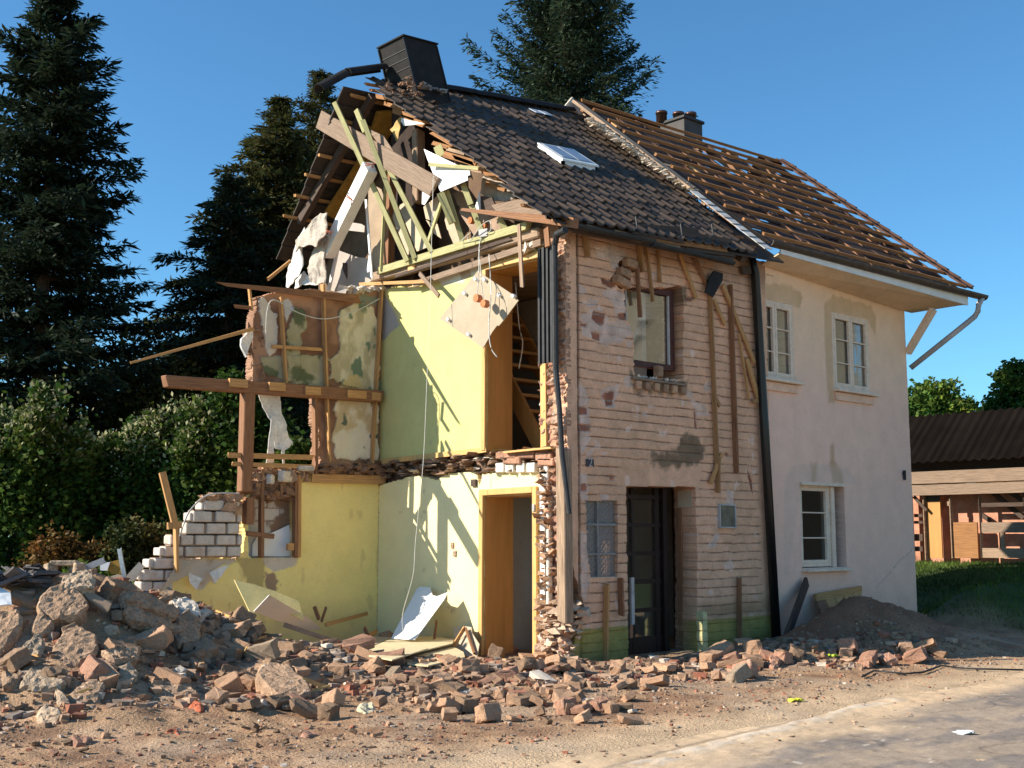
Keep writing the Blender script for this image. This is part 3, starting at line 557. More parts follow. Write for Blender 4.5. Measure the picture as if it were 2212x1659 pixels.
for k, xx in enumerate((1000, 1070, 1150, 1225)):
    m = MB(); A, B = PX('6', xx, 118, -.02), PX('6', xx + 66, 112, -.02); m.box((A + B) / 2, (.1, (A - B).length - .012, .13)); m.build('white_brick', M_WBR, HOUSE, bevel=.01)
for zz in (118, 185, 255): m = MB(); A = PX('6', 1352, zz, -.03); m.box(A, (.1, .16, .17)); m.build('white_brick', M_WBR, HOUSE, bevel=.01)
for zz in (385, 430, 620, 690, 790, 880, 960, 1060, 1180, 1290, 1380): m = MB(); A = PX('6', 1378, zz, -.08); m.box(A, (.08, .05, .13 + .04 * (zz % 3))); m.build('white_brick', M_WBR, HOUSE, bevel=.01)
# skirting boards
m = MB(); A, B = PX('4', 150, 1642, -.015), PX('4', 875, 1560, -.015); m.beam(A, B, .03, .075, rag=.02); A, B = PX('4', 880, 1555, .1), PX('4', 1005, 1555, .1)
m.build('skirting_board', W_FRAME, HOUSE)
m = MB(); A, B = PX('4', 1020, 1580, -.1), PX('4', 1345, 1548, -.12); m.beam(A, B, .16, .025, rag=.03); m.build('broken_floorboard', W_FRAME, HOUSE)
# door casings: pine frames and deep veneered linings
def casing(hole, lw, lab, lin=.46):
    (yl, zt1), (yr, zt2), (yr2, zb2), (yl2, zb1) = hole; R = empty('door_frame', (0, yl, zb1)); R.parent = HOUSE; R.location = Vector((0, yl, max(zb1, -.1))) - HOUSE.location; tag(R, label=lab)
    m = MB(); m.beam((-.02, yl + lw / 2, zb1), (-.02, yl2 + lw / 2, zt1 + lw), .05, lw, up=(0, 1, 0)); m.beam((-.02, yr - lw / 2, zb2), (-.02, yr - lw / 2, zt2 + lw), .05, lw, up=(0, 1, 0))
    m.beam((-.022, yl, zt1 + lw / 2), (-.022, yr, zt2 + lw / 2), .05, lw); m.build('casing', W_FRAME, R, bevel=.006)
    m = MB(); m.prism([(0, yl - .004, zb1), (lin, yl - .004, zb1), (lin, yl - .004, zt1), (0, yl - .004, zt1)], (0, -.02, 0)); m.prism([(0, yl - .03, zt1 - .004), (lin, yl - .03, zt1 - .004), (lin, yr + .02, zt2 - .004), (0, yr + .02, zt2 - .004)], (0, 0, -.02))
    m.build('lining', W_DOOR, R); return R
R1 = casing(UDOOR, .085, 'upstairs door frame with orange brown lining'); R2 = casing(LDOOR, .085, 'downstairs door frame with orange brown lining', .52)
m = MB(); m.box((-.05, LDOOR[1][0] - .045, PX('6', 1270, 405, -.04).z), (.03, .04, .09)); m.build('lock_plate', M_PIPE, R2)
m = MB(); m.box((-.05, UDOOR[1][0] - .045, PX('4', 1262, 1350, -.04).z), (.03, .04, .07)); m.build('lock_plate', M_PIPE, R1)
# sockets and wires on the cream wall
m = MB(); A = PX('6', 832, 225, -.01); m.box(A, (.05, .1, .1)); m.build('junction_box', W_DARK, HOUSE)
m = MB()
for a in ((672, 680), (690, 740)): m.box(PX('6', *a, -.008), (.02, .06, .08))
m.build('socket_hole', W_OLD, HOUSE)
# torn cross-section of the street wall, with a timber corner post
def torn_keep(u, v): return inpoly(u + .05 * (vn(u * 8, v * 8, 91) - .5), v, [(-.02, -.35), (.44, -.35), (.50, .4), (.44, 1.2), (.47, 2.0), (.45, 3.3), (.42, 5.5), (-.02, 5.6)])
def torn_depth(u, v):
    r, dv, du = _courses(u, v); return .14 * (fbm(u * 8, v * 7, 92) - .5) + .05 * (vn(u * 22, v * 22, 93) - .5) - .05 * np.exp(-(dv / .014) ** 2) + .10 * sstep(.7, -.1, v) * vn(u * 6, v * 5, 94)
def torn_color(u, v):
    c = lerp(np.array([.24, .14, .095]), np.array([.46, .31, .22]), sstep(.3, .7, fbm(u * 7, v * 7, 95))); r, dv, du = _courses(u, v)
    c = lerp(c, np.array([.36, .17, .11]), (vn(r * 2.3, np.floor(u / .12), 96) > .62) * .7); c = lerp(c, np.array([.6, .5, .4]), sstep(.66, .72, fbm(u * 9, v * 9, 97)))
    return lerp(c, np.array([.50, .30, .20]), sstep(.13, .06, u) * .8)
cellwall('torn_masonry', (-.05, 0, 0), (0, 1, 0), (0, 0, 1), (-1, 0, 0), (-.02, .5), (-.35, 5.6), .02, .10, torn_keep, torn_depth, torn_color, CORE, M_BRICKY, HOUSE, .3, 11)
rows = []; rows2 = []
for k in range(36):
    z_ = -.1 + k * .074
    for y_ in (.25 + rs.uniform(-.02, .02), .39 + rs.uniform(-.02, .02)):
        if rs.rand() < .85: rows.append(((-.08 + rs.uniform(-.05, .03), y_, z_), (.07, .062, .03)))
for k in range(70):
    z_ = rs.uniform(-.1, 2.5); y_ = rs.uniform(.22, .42); r_ = rs.uniform(.01, .028); rows.append(((-.12 + rs.uniform(-.04, .03), y_, z_), (r_, r_, r_ * .6)))
for k in range(130):
    t = rs.rand(); z_ = -.25 + t * 1.05; y_ = rs.uniform(-.12, .35) * (1 - .4 * t); r_ = rs.uniform(.014, .045); rows2.append(((rs.uniform(-.2, .16 + .1 * t), y_ - .02, z_), (r_ * 1.9, r_ * 1.5, r_ * .8)))
V, Fc = lumps(rows, 8); npmesh('mortar_lumps', V, Fc, M_TANBR, HOUSE)['kind'] = 'stuff'; V, Fc = lumps(rows2, 9); npmesh('broken_corner_rubble', V, Fc, mat('pale_mortar', (.56, .40, .28), .95, .25, 9, .6, 50, .01), HOUSE)['kind'] = 'stuff'
m = MB(); A, B = PX('6', 1482, -20, -.14), PX('6', 1495, 1245, -.16); m.beam(B, A, .15, .16, up=(0, 1, 0), rag=.03, seg=6); m.build('corner_post', W_OLD, HOUSE, bevel=.012)
m = MB(); A, B = PX('6', 1330, 300, -.06), PX('6', 1335, 1490, -.06); m.beam(B, A, .03, .085, up=(0, 1, 0)); m.build('plaster_edge', M_GYPS, HOUSE)
m = MB(); A, B = PX('4', 1277, 1540, -.04), PX('4', 1272, 960, -.04); m.beam(A, B, .05, .10, up=(0, 1, 0)); m.build('door_post', W_FRAME, HOUSE)

# ---- middle wall seen from its room side (plane Y = 4.12, faces -Y)
YM = 4.12
M_A = xz('3', [(805, 340), (870, 320), (960, 300), (1250, 285), (1480, 350), (1540, 300), (1700, 285), (1760, 285), (1760, 1600), (1250, 1600), (1240, 1480), (1215, 1020), (1200, 985), (780, 930), (790, 800), (775, 560)], YM)
M_B = xz('5', [(1330, 100), (2100, 60), (2100, 1600), (200, 1500), (250, 1050), (330, 960), (440, 772), (860, 772), (905, 720), (915, 330), (960, 215), (1260, 215)], YM)
NICHE = xz('5', [(930, 330), (1262, 330), (1262, 766), (940, 766)], YM)
P3 = lambda p: xz('3', p, YM); P5 = lambda p: xz('5', p, YM)
pl_big = P3([(1370, 430), (1480, 380), (1600, 400), (1650, 500), (1655, 980), (1560, 1000), (1480, 960), (1380, 950), (1320, 900), (1310, 770), (1380, 700), (1365, 560)])
pl_l1 = P3([(810, 350), (850, 350), (945, 480), (945, 700), (890, 745), (850, 600)]); pl_l2 = P3([(1000, 600), (1060, 420), (1150, 440), (1150, 520), (1110, 640), (1095, 900), (1010, 920)])
pl_l3 = P3([(835, 760), (1000, 745), (1290, 735), (1290, 960), (1080, 930), (990, 910), (840, 860)]); pl_top = P3([(1470, 345), (1560, 320), (1650, 345), (1620, 390), (1480, 375)])
pl_low = P3([(1330, 1055), (1450, 1030), (1560, 1060), (1640, 1050), (1650, 1475), (1345, 1465), (1320, 1300), (1345, 1180)])
pl_yel = P3([(1370, 960), (1430, 880), (1490, 870), (1560, 1000), (1450, 1030), (1400, 1010)])
pl_w = P3([(1000, 370), (1050, 365), (1040, 440), (1010, 530)])
peel = P5([(440, 772), (860, 772), (800, 810), (660, 870), (700, 960), (640, 930), (610, 1000), (540, 990), (500, 880), (450, 810)]); peel2 = P5([(1040, 770), (1310, 768), (1260, 830), (1180, 850), (1120, 880), (1060, 830)])
mudy = P5([(1045, 870), (1130, 860), (1150, 960), (1110, 1010), (1045, 960)]); brown_sh = P5([(860, 780), (1040, 770), (1060, 900), (1040, 1000), (920, 960)])
def mid_keep(u, v):
    j = .06 * (vn(u * 9, v * 9, 101) - .5); return inpoly(u + j, v + j, M_A) | inpoly(u + j * .5, v + j * .5, M_B)
def lowmask(u, v): return v < PY('5', 1500, 165, YM).z
def mid_depth(u, v):
    d = .03 * (fbm(u * 4, v * 4, 102) - .5) * ~lowmask(u, v) + .004 * (vn(u * 20, v * 20, 103) - .5)
    for P, a in ((pl_big, .03), (pl_l1, .025), (pl_l2, .025), (pl_l3, .02), (pl_low, .03), (peel, -.012), (peel2, -.012)): d = d + a * sstep(.01, -.01, polydist(u, v, P) + .13 * (fbm(u * 8, v * 8, 104, 6) - .5))
    d = d - .13 * inpoly(u, v, NICHE); return d
BLK = np.array([.62, .54, .46])
def blockpat(u, v):
    h, L = .185, .42; r = np.floor(v / h); fv = v / h - r; fu = u / L + .5 * (r % 2); k = np.floor(fu); fu = fu - k
    return r, k, np.minimum(fv, 1 - fv) * h, np.minimum(fu, 1 - fu) * L
def mid_color(u, v):
    clay = lerp(np.array([.44, .25, .15]), np.array([.24, .125, .075]), sstep(.35, .7, fbm(u * 2.5, v * 2.5, 105))); c = clay
    g = fbm(u * 4, v * 5, 106, 6); olive = lerp(np.array([.16, .18, .09]), lerp(np.array([.40, .36, .20]), np.array([.56, .50, .33]), fbm(u * 9, v * 9, 107, 5)), sstep(.60, .46, g))
    j = .13 * (fbm(u * 8, v * 8, 104, 6) - .5)
    for P in (pl_l2, pl_l3): c = lerp(c, olive * .8, sstep(.006, -.006, polydist(u, v, P) + j))
    grn = sstep(.56, .60, fbm(u * 4.3 + 3, v * 2.6, 108, 7)) * .9; big = lerp(lerp(np.array([.72, .64, .44]), np.array([.46, .40, .25]), sstep(.35, .65, fbm(u * 7, v * 4, 109, 6))), np.array([.12, .19, .12]), grn)
    c = lerp(c, big, sstep(.004, -.004, polydist(u, v, pl_big) + j)); c = lerp(c, np.array([.27, .29, .21]), sstep(.02, -.02, polydist(u, v, pl_top) + j))
    c = lerp(c, np.array([.66, .57, .45]), sstep(.004, -.004, polydist(u, v, pl_l1) + j)); c = lerp(c, np.array([.6, .58, .56]), sstep(.01, -.01, polydist(u, v, pl_w) + j))
    low = lerp(np.array([.76, .66, .50]), np.array([.58, .43, .24]), sstep(.5, .65, fbm(u * 3, v * 3, 110))); low = lerp(low, np.array([.12, .14, .1]), sstep(.72, .75, fbm(u * 6, v * 6, 111)))
    c = lerp(c, low, sstep(.004, -.004, polydist(u, v, pl_low) + j)); c = lerp(c, np.array([.60, .46, .22]), sstep(.012, -.012, polydist(u, v, pl_yel) + j))
    lm = lowmask(u, v); yel = lerp(np.array([.99, .80, .31]), np.array([.96, .75, .27]), fbm(u * 1.2, v * 1.2, 112)); yel = lerp(yel, np.array([.62, .43, .2]), sstep(.70, .74, fbm(u * 6, v * 3, 113, 6)) * .35); yel = lerp(yel, np.array([.55, .38, .18]), (vn(u * 24, v * 24, 119) > .985) * .6); yel = lerp(yel, np.array([.60, .44, .24]), sstep(.75, .15, v + .3 * (fbm(u * 3, v * 3, 120, 5) - .5)) * .45)
    c = np.where(lm[..., None], yel, c); wp = lerp(np.array([.66, .55, .43]), np.array([.5, .33, .2]), sstep(.45, .7, fbm(u * 5, v * 5, 114)))
    for P in (peel, peel2): c = np.where(((polydist(u, v, P) + .6 * j) < 0)[..., None] & lm[..., None], wp, c)
    c = lerp(c, np.array([.36, .24, .15]), sstep(.02, -.02, polydist(u, v, mudy) + 2 * j) * lm); c = lerp(c, np.array([.42, .32, .13]), sstep(.02, -.02, polydist(u, v, brown_sh) + j) * .8 * lm)
    r, k, dv, du = blockpat(u, v); bl = np.where(((dv < .012) | (du < .01))[..., None], np.array([.30, .21, .15]), BLK * (.8 + .4 * vn(r * 3.1, k * 1.7, 115)[..., None]))
    zt = PY('5', 1000, 540, YM).z; bl = np.where((v < zt + .1 * (vn(u * 4, v * 0, 116) - .5))[..., None], np.array([.62, .57, .5]) * (.85 + .3 * vn(u * 4, v * 4, 3)[..., None]), bl)
    bl = lerp(bl, np.array([.25, .15, .09]), sstep(.6, .7, fbm(u * 3, v * 3, 117)))
    return np.where(inpoly(u, v, NICHE)[..., None], bl, c)
o = cellwall('middle_wall', (0, YM, 0), (1, 0, 0), (0, 0, 1), (0, -1, 0), (-3.9, -.005), (-.3, 5.6), .0145, .20, mid_keep, mid_depth, mid_color, CORE, M_WALL, HOUSE, .28, 13)
tag(o, label='room wall of peeling olive plaster above and yellow paint below')
# clay ridge above the niche
rows = []
for k in range(120):
    a = rs.rand(); p = PY('5', 915 + 345 * a, 225 + 100 * rs.rand(), YM - .02); r_ = rs.uniform(.03, .09); rows.append(((p.x, p.y + rs.uniform(0, .12), p.z), (r_, r_, r_ * .7)))
for k in range(60):
    p = PY('3', 1250 + 430 * rs.rand(), 1500 + 60 * rs.rand(), YM - .03); r_ = rs.uniform(.02, .07); rows.append(((p.x, p.y - .05, p.z), (r_ * 1.5, r_, r_ * .6)))
for k in range(50):
    p = PY('3', 785 + 60 * rs.rand(), 560 + 370 * rs.rand(), YM + .02); r_ = rs.uniform(.03, .07); rows.append(((p.x, p.y + .06, p.z), (r_, r_, r_)))
V, Fc = lumps(rows, 14); npmesh('clay_infill', V, Fc, mat('brown_clay', (.27, .15, .09), .95, .3, 9, .7, 45, .015), HOUSE)['kind'] = 'stuff'
def pole(name, view, a, b, ax, val, w_, h_, mt, parent=HOUSE, rag=.015, lab=None, val2=None, seg=1, bevel=.0, tw=None, bow=0.0):
    f = PX if ax == 'X' else PY; A = f(view, *a, val); B = f(view, *b, val if val2 is None else val2); m = MB(); m.beam(A, B, w_, h_, rag=rag, seg=seg, tw=tw, bow=bow)
    o = m.build(name, mt, parent, bevel=bevel)
    if lab and parent is not None: tag(o, label=lab)
    return o
pole('timber_beam', '3', (165, 922), (1660, 1030), 'Y', YM - .08, .17, .19, W_BROWN, rag=.05, lab='thick splintered horizontal beam jutting out to the left', seg=5, bevel=.012, tw=(.85, 1))
for a, b in (((615, 930), (740, 940)), ((890, 955), (1000, 962)), ((1140, 985), (1245, 992)), ((1430, 1008), (1560, 1018)), ((1600, 1025), (1660, 1030))): m = MB(); m.beam(PY('3', *a, YM - .17), PY('3', *b, YM - .17), .05, .12); m.build('nailed_block', W_PINE, HOUSE)
pole('timber_post', '3', (745, 975), (722, 1690), 'Y', YM - .06, .17, .16, W_BROWN, seg=4, bevel=.012)
pole('timber_post', '3', (1208, 1040), (1212, 1560), 'Y', YM - .05, .05, .09, W_BROWN); pole('timber_post', '5', (935, 330), (930, 520), 'Y', YM - .03, .12, .14, W_BROWN)
for a, b, w_ in (((1262, 250), (1300, 1330), .085), ((1668, 280), (1602, 1490), .085), ((970, 345), (1008, 940), .08), ((1298, 1325), (1312, 1470), .05)): pole('upright_lath', '3', a, b, 'Y', YM - .07, .03, w_, W_PINE)
for a, b, w_ in (((915, 680), (1268, 703), .05), ((620, 1432), (1192, 1448), .075), ((620, 1492), (1192, 1512), .06)): pole('cross_lath', '3', a, b, 'Y', YM - .08, .03, w_, W_PINE, rag=.05)
pole('broken_plank', '3', (570, 250), (1500, 352), 'Y', YM - .10, .05, .13, W_BROWN, rag=.12, tw=(.35, 1)); pole('cross_lath', '3', (650, 402), (775, 415), 'Y', YM - .04, .03, .05, W_BROWN, rag=.04); pole('upright_lath', '3', (755, 280), (772, 430), 'Y', YM - .04, .03, .05, W_PINE)
for a, b, w_ in (((1030, 130), (1026, 765), .09), ((1275, 165), (1272, 765), .09), ((1303, 165), (1300, 765), .05)): pole('niche_post', '5', a, b, 'Y', YM - .04, .05, w_, W_BROWN if w_ > .08 else W_PINE)
pole('floor_joist', '5', (1395, 192), (1925, 203), 'Y', YM - .07, .06, .13, W_PINE); pole('cross_lath', '5', (915, 590), (1120, 615), 'Y', YM - .05, .06, .07, W_BROWN)
m = MB(); m.box(PY('5', 1238, 690, YM - .08), (.1, .06, .1)); m.build('nailed_block', W_PINE, HOUSE)
# hanging white fibre strips in the empty window
def sheet(name, view, pts, ax, val, mt, parent, th=.012, wob=.05, seed=1, lab=None, tilt=None, sub=3):
    f = PX if ax == 'X' else PY; P = [f(view, *p, val if tilt is None else val + tilt(p)) for p in pts]; bm = bmesh.new(); fa = bm.faces.new([bm.verts.new(p) for p in P]); bmesh.ops.triangulate(bm, faces=[fa])
    for _ in range(sub): bmesh.ops.subdivide_edges(bm, edges=bm.edges[:], cuts=1, use_grid_fill=True)
    bmesh.ops.recalc_face_normals(bm, faces=bm.faces)
    for v in bm.verts:
        n = mnoise.noise_vector(v.co * 3.1 + Vector((seed, 0, 0))); v.co += Vector((n.x, n.y, n.z * .6)) * wob + mnoise.noise_vector(v.co * 11 + Vector((0, seed, 0))) * wob * .35
    me = bpy.data.meshes.new(name); bm.to_mesh(me); bm.free(); me.materials.append(mt); o = bpy.data.objects.new(name, me); finish(o, parent); md = o.modifiers.new('thick', 'SOLIDIFY'); md.thickness = th; md.offset = 0
    if lab: tag(o, label=lab)
    return o
M_FIB = mat('white_fibre', (.74, .71, .66), .95, .2, 9, .6, 40, .01); M_DUSTY = mat('dusty_fibre', (.47, .40, .33), .95, .3, 7, .8, 40, .015)
sheet('hanging_fibre', '3', [(800, 990), (890, 1000), (975, 1010), (980, 1060), (950, 1120), (965, 1200), (1000, 1260), (1065, 1350), (1000, 1400), (940, 1390), (920, 1240), (860, 1140)], 'Y', YM + .05, M_FIB, HOUSE, .012, .05, 2)
sheet('hanging_fibre', '3', [(905, 1160), (925, 1160), (925, 1485), (872, 1485), (885, 1380)], 'Y', YM + .02, M_FIB, HOUSE, .01, .012, 3); sheet('hanging_fibre', '3', [(975, 1380), (998, 1380), (998, 1495), (985, 1495)], 'Y', YM + .02, M_FIB, HOUSE, .01, .01, 4)
sheet('torn_fibre', '3', [(740, 590), (780, 570), (775, 640), (760, 700), (725, 760), (695, 680), (705, 640)], 'Y', YM - .05, M_FIB, HOUSE, .03, .05, 5); sheet('torn_fibre', '5', [(960, 680), (990, 620), (1100, 590), (1230, 530), (1255, 620), (1255, 760), (960, 760)], 'Y', YM + .10, M_GYPS, HOUSE, .012, .01, 6)
# small bright rubble on the sill below the window
rows = [((p.x, p.y + rs.uniform(-.05, .1), p.z), (r_, r_, r_ * .8)) for p, r_ in [(PY('3', rs.uniform(780, 1180), rs.uniform(1520, 1600), YM - .03), rs.uniform(.03, .07)) for k in range(46)]]
V, Fc = lumps(rows, 15); npmesh('sill_rubble', V, Fc, M_TANBR, HOUSE)['kind'] = 'stuff'
for a_, s_, z_ in (((1010, 1580), (.28, .12, .16), .4), ((1140, 1525), (.26, .14, .08), -.2), ((900, 1600), (.13, .1, .14), .7)): m = MB(); m.box(PY('3', *a_, YM - .08), s_, rz=z_); m.build('white_rubble_block', M_PLASTR, HOUSE, bevel=.02)
# ---- stepped wall of white blocks
rowsB = [(1235, [(130, 230), (235, 300)]), (945, [(138, 232), (238, 385)]), (860, [(165, 318), (325, 430)]), (775, [(245, 395), (400, 440)]), (685, [(320, 462), (470, 620), (625, 768), (778, 880)]), (610, [(360, 435), (440, 535), (545, 688), (698, 840), (850, 890)]),
         (525, [(475, 615), (625, 768), (778, 865)]), (435, [(525, 668), (690, 840), (850, 890)]), (352, [(605, 758)])]
rowsB = [(945, [(138, 232), (238, 385)]), (860, [(165, 318), (325, 430)]), (775, [(245, 395), (400, 440)]), (690, [(320, 462), (470, 620), (625, 768), (778, 885)]), (610, [(360, 435), (440, 535), (545, 688), (698, 840), (850, 890)]), (525, [(475, 615), (625, 768), (778, 870)]), (437, [(525, 668), (690, 840), (850, 890)]), (354, [(605, 758)])]
tops = [940, 858, 772, 686, 604, 518, 432, 352]; bots = [1030, 940, 855, 765, 682, 600, 514, 428]
m = MB(); mm = MB(); half = [(130, 900, 60, 70), (205, 810, 45, 75), (285, 725, 40, 70), (362, 640, 35, 75), (505, 470, 25, 70), (590, 390, 30, 70), (775, 390, 100, 70)]
for i, (_, xs_) in enumerate(rowsB):
    for (xa, xb) in xs_:
        A = PY('5', xa, bots[i], YM - .1); B = PY('5', xb, tops[i], YM - .1); wz = max(.12, min(.19, B.z - A.z)); m.box(((A.x + B.x) / 2, YM - .02 + rs.uniform(-.012, .012), A.z + wz / 2 + .004), (B.x - A.x - .012, .2, wz - .016), rz=rs.uniform(-.02, .02))
for xa, yc, wq, hq in half:
    A = PY('5', xa, yc + hq / 2, YM - .1); B = PY('5', xa + wq, yc - hq / 2, YM - .1); m.box(((A.x + B.x) / 2, YM - .01, (A.z + B.z) / 2), (B.x - A.x, .17, B.z - A.z - .02), rz=.12)
cl = np.array([.62, .53, .45]); BW = m.build('block_wall', mat('white_lime_block', (.60, .52, .44), .92, .14, 7, .4, 50, .008, spots=[((.42, .28, .18), 2.6, .58, .2)], fine=.12), HOUSE, bevel=.012); tag(BW, label='stepped remains of a white block wall')
for i, (_, xs_) in enumerate(rowsB):
    A = PY('5', xs_[0][0] + 12, bots[i] + 2, YM - .1); B = PY('5', xs_[-1][1] - 4, tops[i], YM - .1); mm.box(((A.x + B.x) / 2, YM - .005, (A.z + B.z) / 2), (B.x - A.x, .16, max(.1, B.z - A.z) + .02))
mm.build('block_mortar', mat('brown_mortar', (.33, .235, .165), .95, .25, 9, .5, 45, .01), HOUSE)
rows = [((p.x, p.y + rs.uniform(0, .12), p.z), (r_ * 1.4, r_, r_ * .7)) for p, r_ in [(PY('5', rs.uniform(600, 890), rs.uniform(322, 348), YM - .1), rs.uniform(.03, .07)) for k in range(26)] + [(PY('5', 770 + 110 * rs.rand(), 360 + 80 * rs.rand(), YM - .08), rs.uniform(.03, .08)) for k in range(14)]]
V, Fc = lumps(rows, 16); npmesh('block_wall_crumbs', V, Fc, M_TANBR, HOUSE)['kind'] = 'stuff'
# ---- floors, inner rooms and stair
M_INT = mat('interior_paint', (.40, .37, .32), .9, .1, 3, .1, 50, .003); M_DKFL = mat('dark_floor', (.10, .07, .05), .9, .2, 4, .2, 40, .004)
m = MB(); m.box((2.4, 3.25, 2.66), (3.9, 5.6, .16)); m.build('upper_floor', W_OLD, HOUSE); m = MB(); m.box((2.25, 3.15, 5.50), (4.3, 5.7, .12)); m.build('attic_floor', W_OLD, HOUSE); m = MB(); m.box((2.4, 3.2, -.12), (3.9, 5.6, .12)); m.build('ground_floor', M_DKFL, HOUSE)
m = MB(); m.box((2.4, 1.95, 1.25), (3.9, .1, 2.6)); m.build('corridor_wall', M_INT, HOUSE); m = MB(); m.box((2.05, 2.9, 4.08), (.1, 4.9, 2.68)); m.build('stair_wall', M_INT, HOUSE)
m = MB(); m.box((2.35, 6.15, 2.6), (4.2, .3, 5.9)); m.box((.25, 5.15, 2.6), (.3, 1.7, 5.9)); m.build('rear_wall', mat('rear_brick', (.36, .24, .17), .9, .25, 6, .4, 40, .01), HOUSE)
m = MB(); m.box((1.45, 1.62, .35), (.5, .3, .55)); m.build('built_in_cupboard', W_DARK, HOUSE)
st = [(1190, 1405), (1120, 1295), (1070, 1180), (1020, 1075)]; Pn = [PX('4', *p, .95) for p in st]; dy = (Pn[3].y - Pn[0].y) / 3; dz = (Pn[3].z - Pn[0].z) / 3
ST = empty('staircase', (1.3, .8, 2.74)); ST.parent = HOUSE; ST.location = Vector((1.3, .8, 2.74)) - HOUSE.location; tag(ST, label='open tread pine staircase seen through the upstairs door')
for k in range(-1, 9):
    p = Pn[0] + Vector((0, dy * k, dz * k)); m = MB(); m.box((1.42, p.y + .02, p.z), (.94, abs(dy) + .10, .045)); m.build('tread', W_DOOR, ST)
for xx in (.97, 1.86):
    m = MB(); a = Pn[0] + Vector((0, -dy * 1.2, -dz * 1.2)); b = Pn[0] + Vector((0, dy * 8.5, dz * 8.5)); m.beam((xx, a.y, a.z - .06), (xx, b.y, b.z - .06), .05, .26); m.build('stringer', W_DOOR, ST)

# ================================================================== roofs of the demolished house
RN = Vector((-.085, -.728, 1)).normalized(); RP0 = Vector((0, -.40, 5.68))
def roof_z(x, y): t = (y + .40) / 4.45; return (5.68 + .05 * x) * (1 - t) + (8.92 + .12 * x) * t
def on_roof(view, a, b): return plane_hit(view, a, b, RP0, RN)
vg_ = sorted([(p.y, p.x) for p in [on_roof('d', *k) for k in ((868, 226), (940, 278), (1010, 332), (1075, 385), (1120, 420), (1150, 448))]]); VY = np.array([p[0] for p in vg_]); VXX = np.array([p[1] for p in vg_])
rt_ = sorted([(p.y, p.x) for p in [on_roof('d', *k) for k in ((1228, 240), (1400, 360), (1520, 452), (1612, 530))]]); RY_ = np.array([p[0] for p in rt_]); RX_ = np.array([p[1] for p in rt_])
ROOF = empty('roof', (2, 2, 7)); ROOF.parent = HOUSE; ROOF.location = Vector((2, 2, 7)) - HOUSE.location; tag(ROOF, label='dark tiled roof with a torn left edge')
NR = 17; TW = .205; prof = [(0, .0), (.05, .0), (.095, .002), (.115, .014), (.135, .031), (.155, .035), (.175, .030), (.192, .012), (.2045, .001)]
V = []; Fc = []; Cc = []; rs = np.random.RandomState(21)
gauge = 4.45 / NR; sl_ = math.hypot(1, .728)
for r in range(NR):
    y0 = -.40 + r * gauge; y1 = y0 + gauge * 1.12; ym = y0 + gauge / 2
    xl = np.interp(ym, VY, VXX) + rs.uniform(-.12, .06); xr = np.interp(ym, RY_, RX_) + .16
    k0 = math.floor(xl / TW); k1 = math.ceil(xr / TW)
    for k in range(k0, k1):
        xa = k * TW
        if xa < xl - .12 or xa + TW > xr + .12: continue
        if r <= 0 and k > 9 and rs.rand() < .0: continue
        c = np.array([.060, .040, .026]) * rs.uniform(.6, 1.4); sag = .02 * rs.uniform(-1, 1); tl = rs.uniform(-.008, .008) * (3 if rs.rand() < .06 else 1); n0 = len(V)
        for (px, pz) in prof:
            x = xa + px
            for (yy, up) in ((y0, .04), (y1, .006)):
                V.append((x, yy + tl * px * 10, roof_z(x, yy) + pz + up + sag * .3)); Cc.append(c)
        for (px, pz) in prof: V.append((xa + px, y0 + .006, roof_z(xa + px, y0) + pz + .04 - .03)); Cc.append(c * .8)
        m_ = len(prof)
        for i in range(m_ - 1):
            Fc.append((n0 + 2 * i, n0 + 2 * i + 2, n0 + 2 * i + 3, n0 + 2 * i + 1)); Fc.append((n0 + 2 * m_ + i, n0 + 2 * m_ + i + 1, n0 + 2 * i + 2, n0 + 2 * i))
o = npmesh('roof_tiles', V, Fc, M_TILE, ROOF, np.array(Cc)); md = o.modifiers.new('thick', 'SOLIDIFY'); md.thickness = .014; md.offset = -1
# boarding below the tiles, battens poking out of the torn verge
yv = np.linspace(-.35, 3.95, 12); L1 = [Vector((float(np.interp(y, VY, VXX)) + .22, y, roof_z(float(np.interp(y, VY, VXX)) + .2, y) - .05)) for y in yv]; R1_ = [Vector((4.46, y, roof_z(4.46, y) - .05)) for y in yv]
m = MB()
for i in range(len(yv) - 1): m.prism([L1[i], R1_[i], R1_[i + 1], L1[i + 1]], (0, 0, -.03))
m.build('roof_boarding', M_UNDER, ROOF)
for r in range(1, NR, 1):
    y = -.40 + r * gauge + .05; xl = float(np.interp(y, VY, VXX)) - rs.uniform(-.1, .22); m = MB(); m.beam((xl, y, roof_z(xl, y) - .03), (4.1, y, roof_z(4.1, y) - .03), .05, .035, rag=.03); m.build('roof_batten', W_BATTEN, ROOF)
for xx in (.25, 1.3, 2.4, 3.5):
    m = MB(); m.beam((xx, -.3, roof_z(xx, -.3) - .14), (xx, 4.0, roof_z(xx, 4.0) - .14), .1, .13); m.build('rafter', W_DARK, ROOF)
# ridge caps
def ridge_cap(name, a, b, r_, par, mt=M_SLATE):
    m = MB(); m.gutter(a, b, r_, 8, .015, flip=-1); return m.build(name, mt, par)
ra = plane_hit('d', 965, 184, RP0, RN)
for k in range(9):
    xa = 1.15 + k * .34; ridge_cap('ridge_tile', Vector((xa, 4.05, roof_z(xa, 4.05) + .02 + .008 * (k % 2))), Vector((xa + .37, 4.05, roof_z(xa + .37, 4.05) + .03)), .11, ROOF)
pr = [PY('1', 460, 530, 4.0), PY('1', 615, 445, 4.0), PY('1', 620, 435, 4.05), PY('1', 835, 405, 4.05)]
ridge_cap('ridge_tile', pr[0], pr[1], .13, ROOF); ridge_cap('ridge_tile', pr[2], pr[3], .12, ROOF)
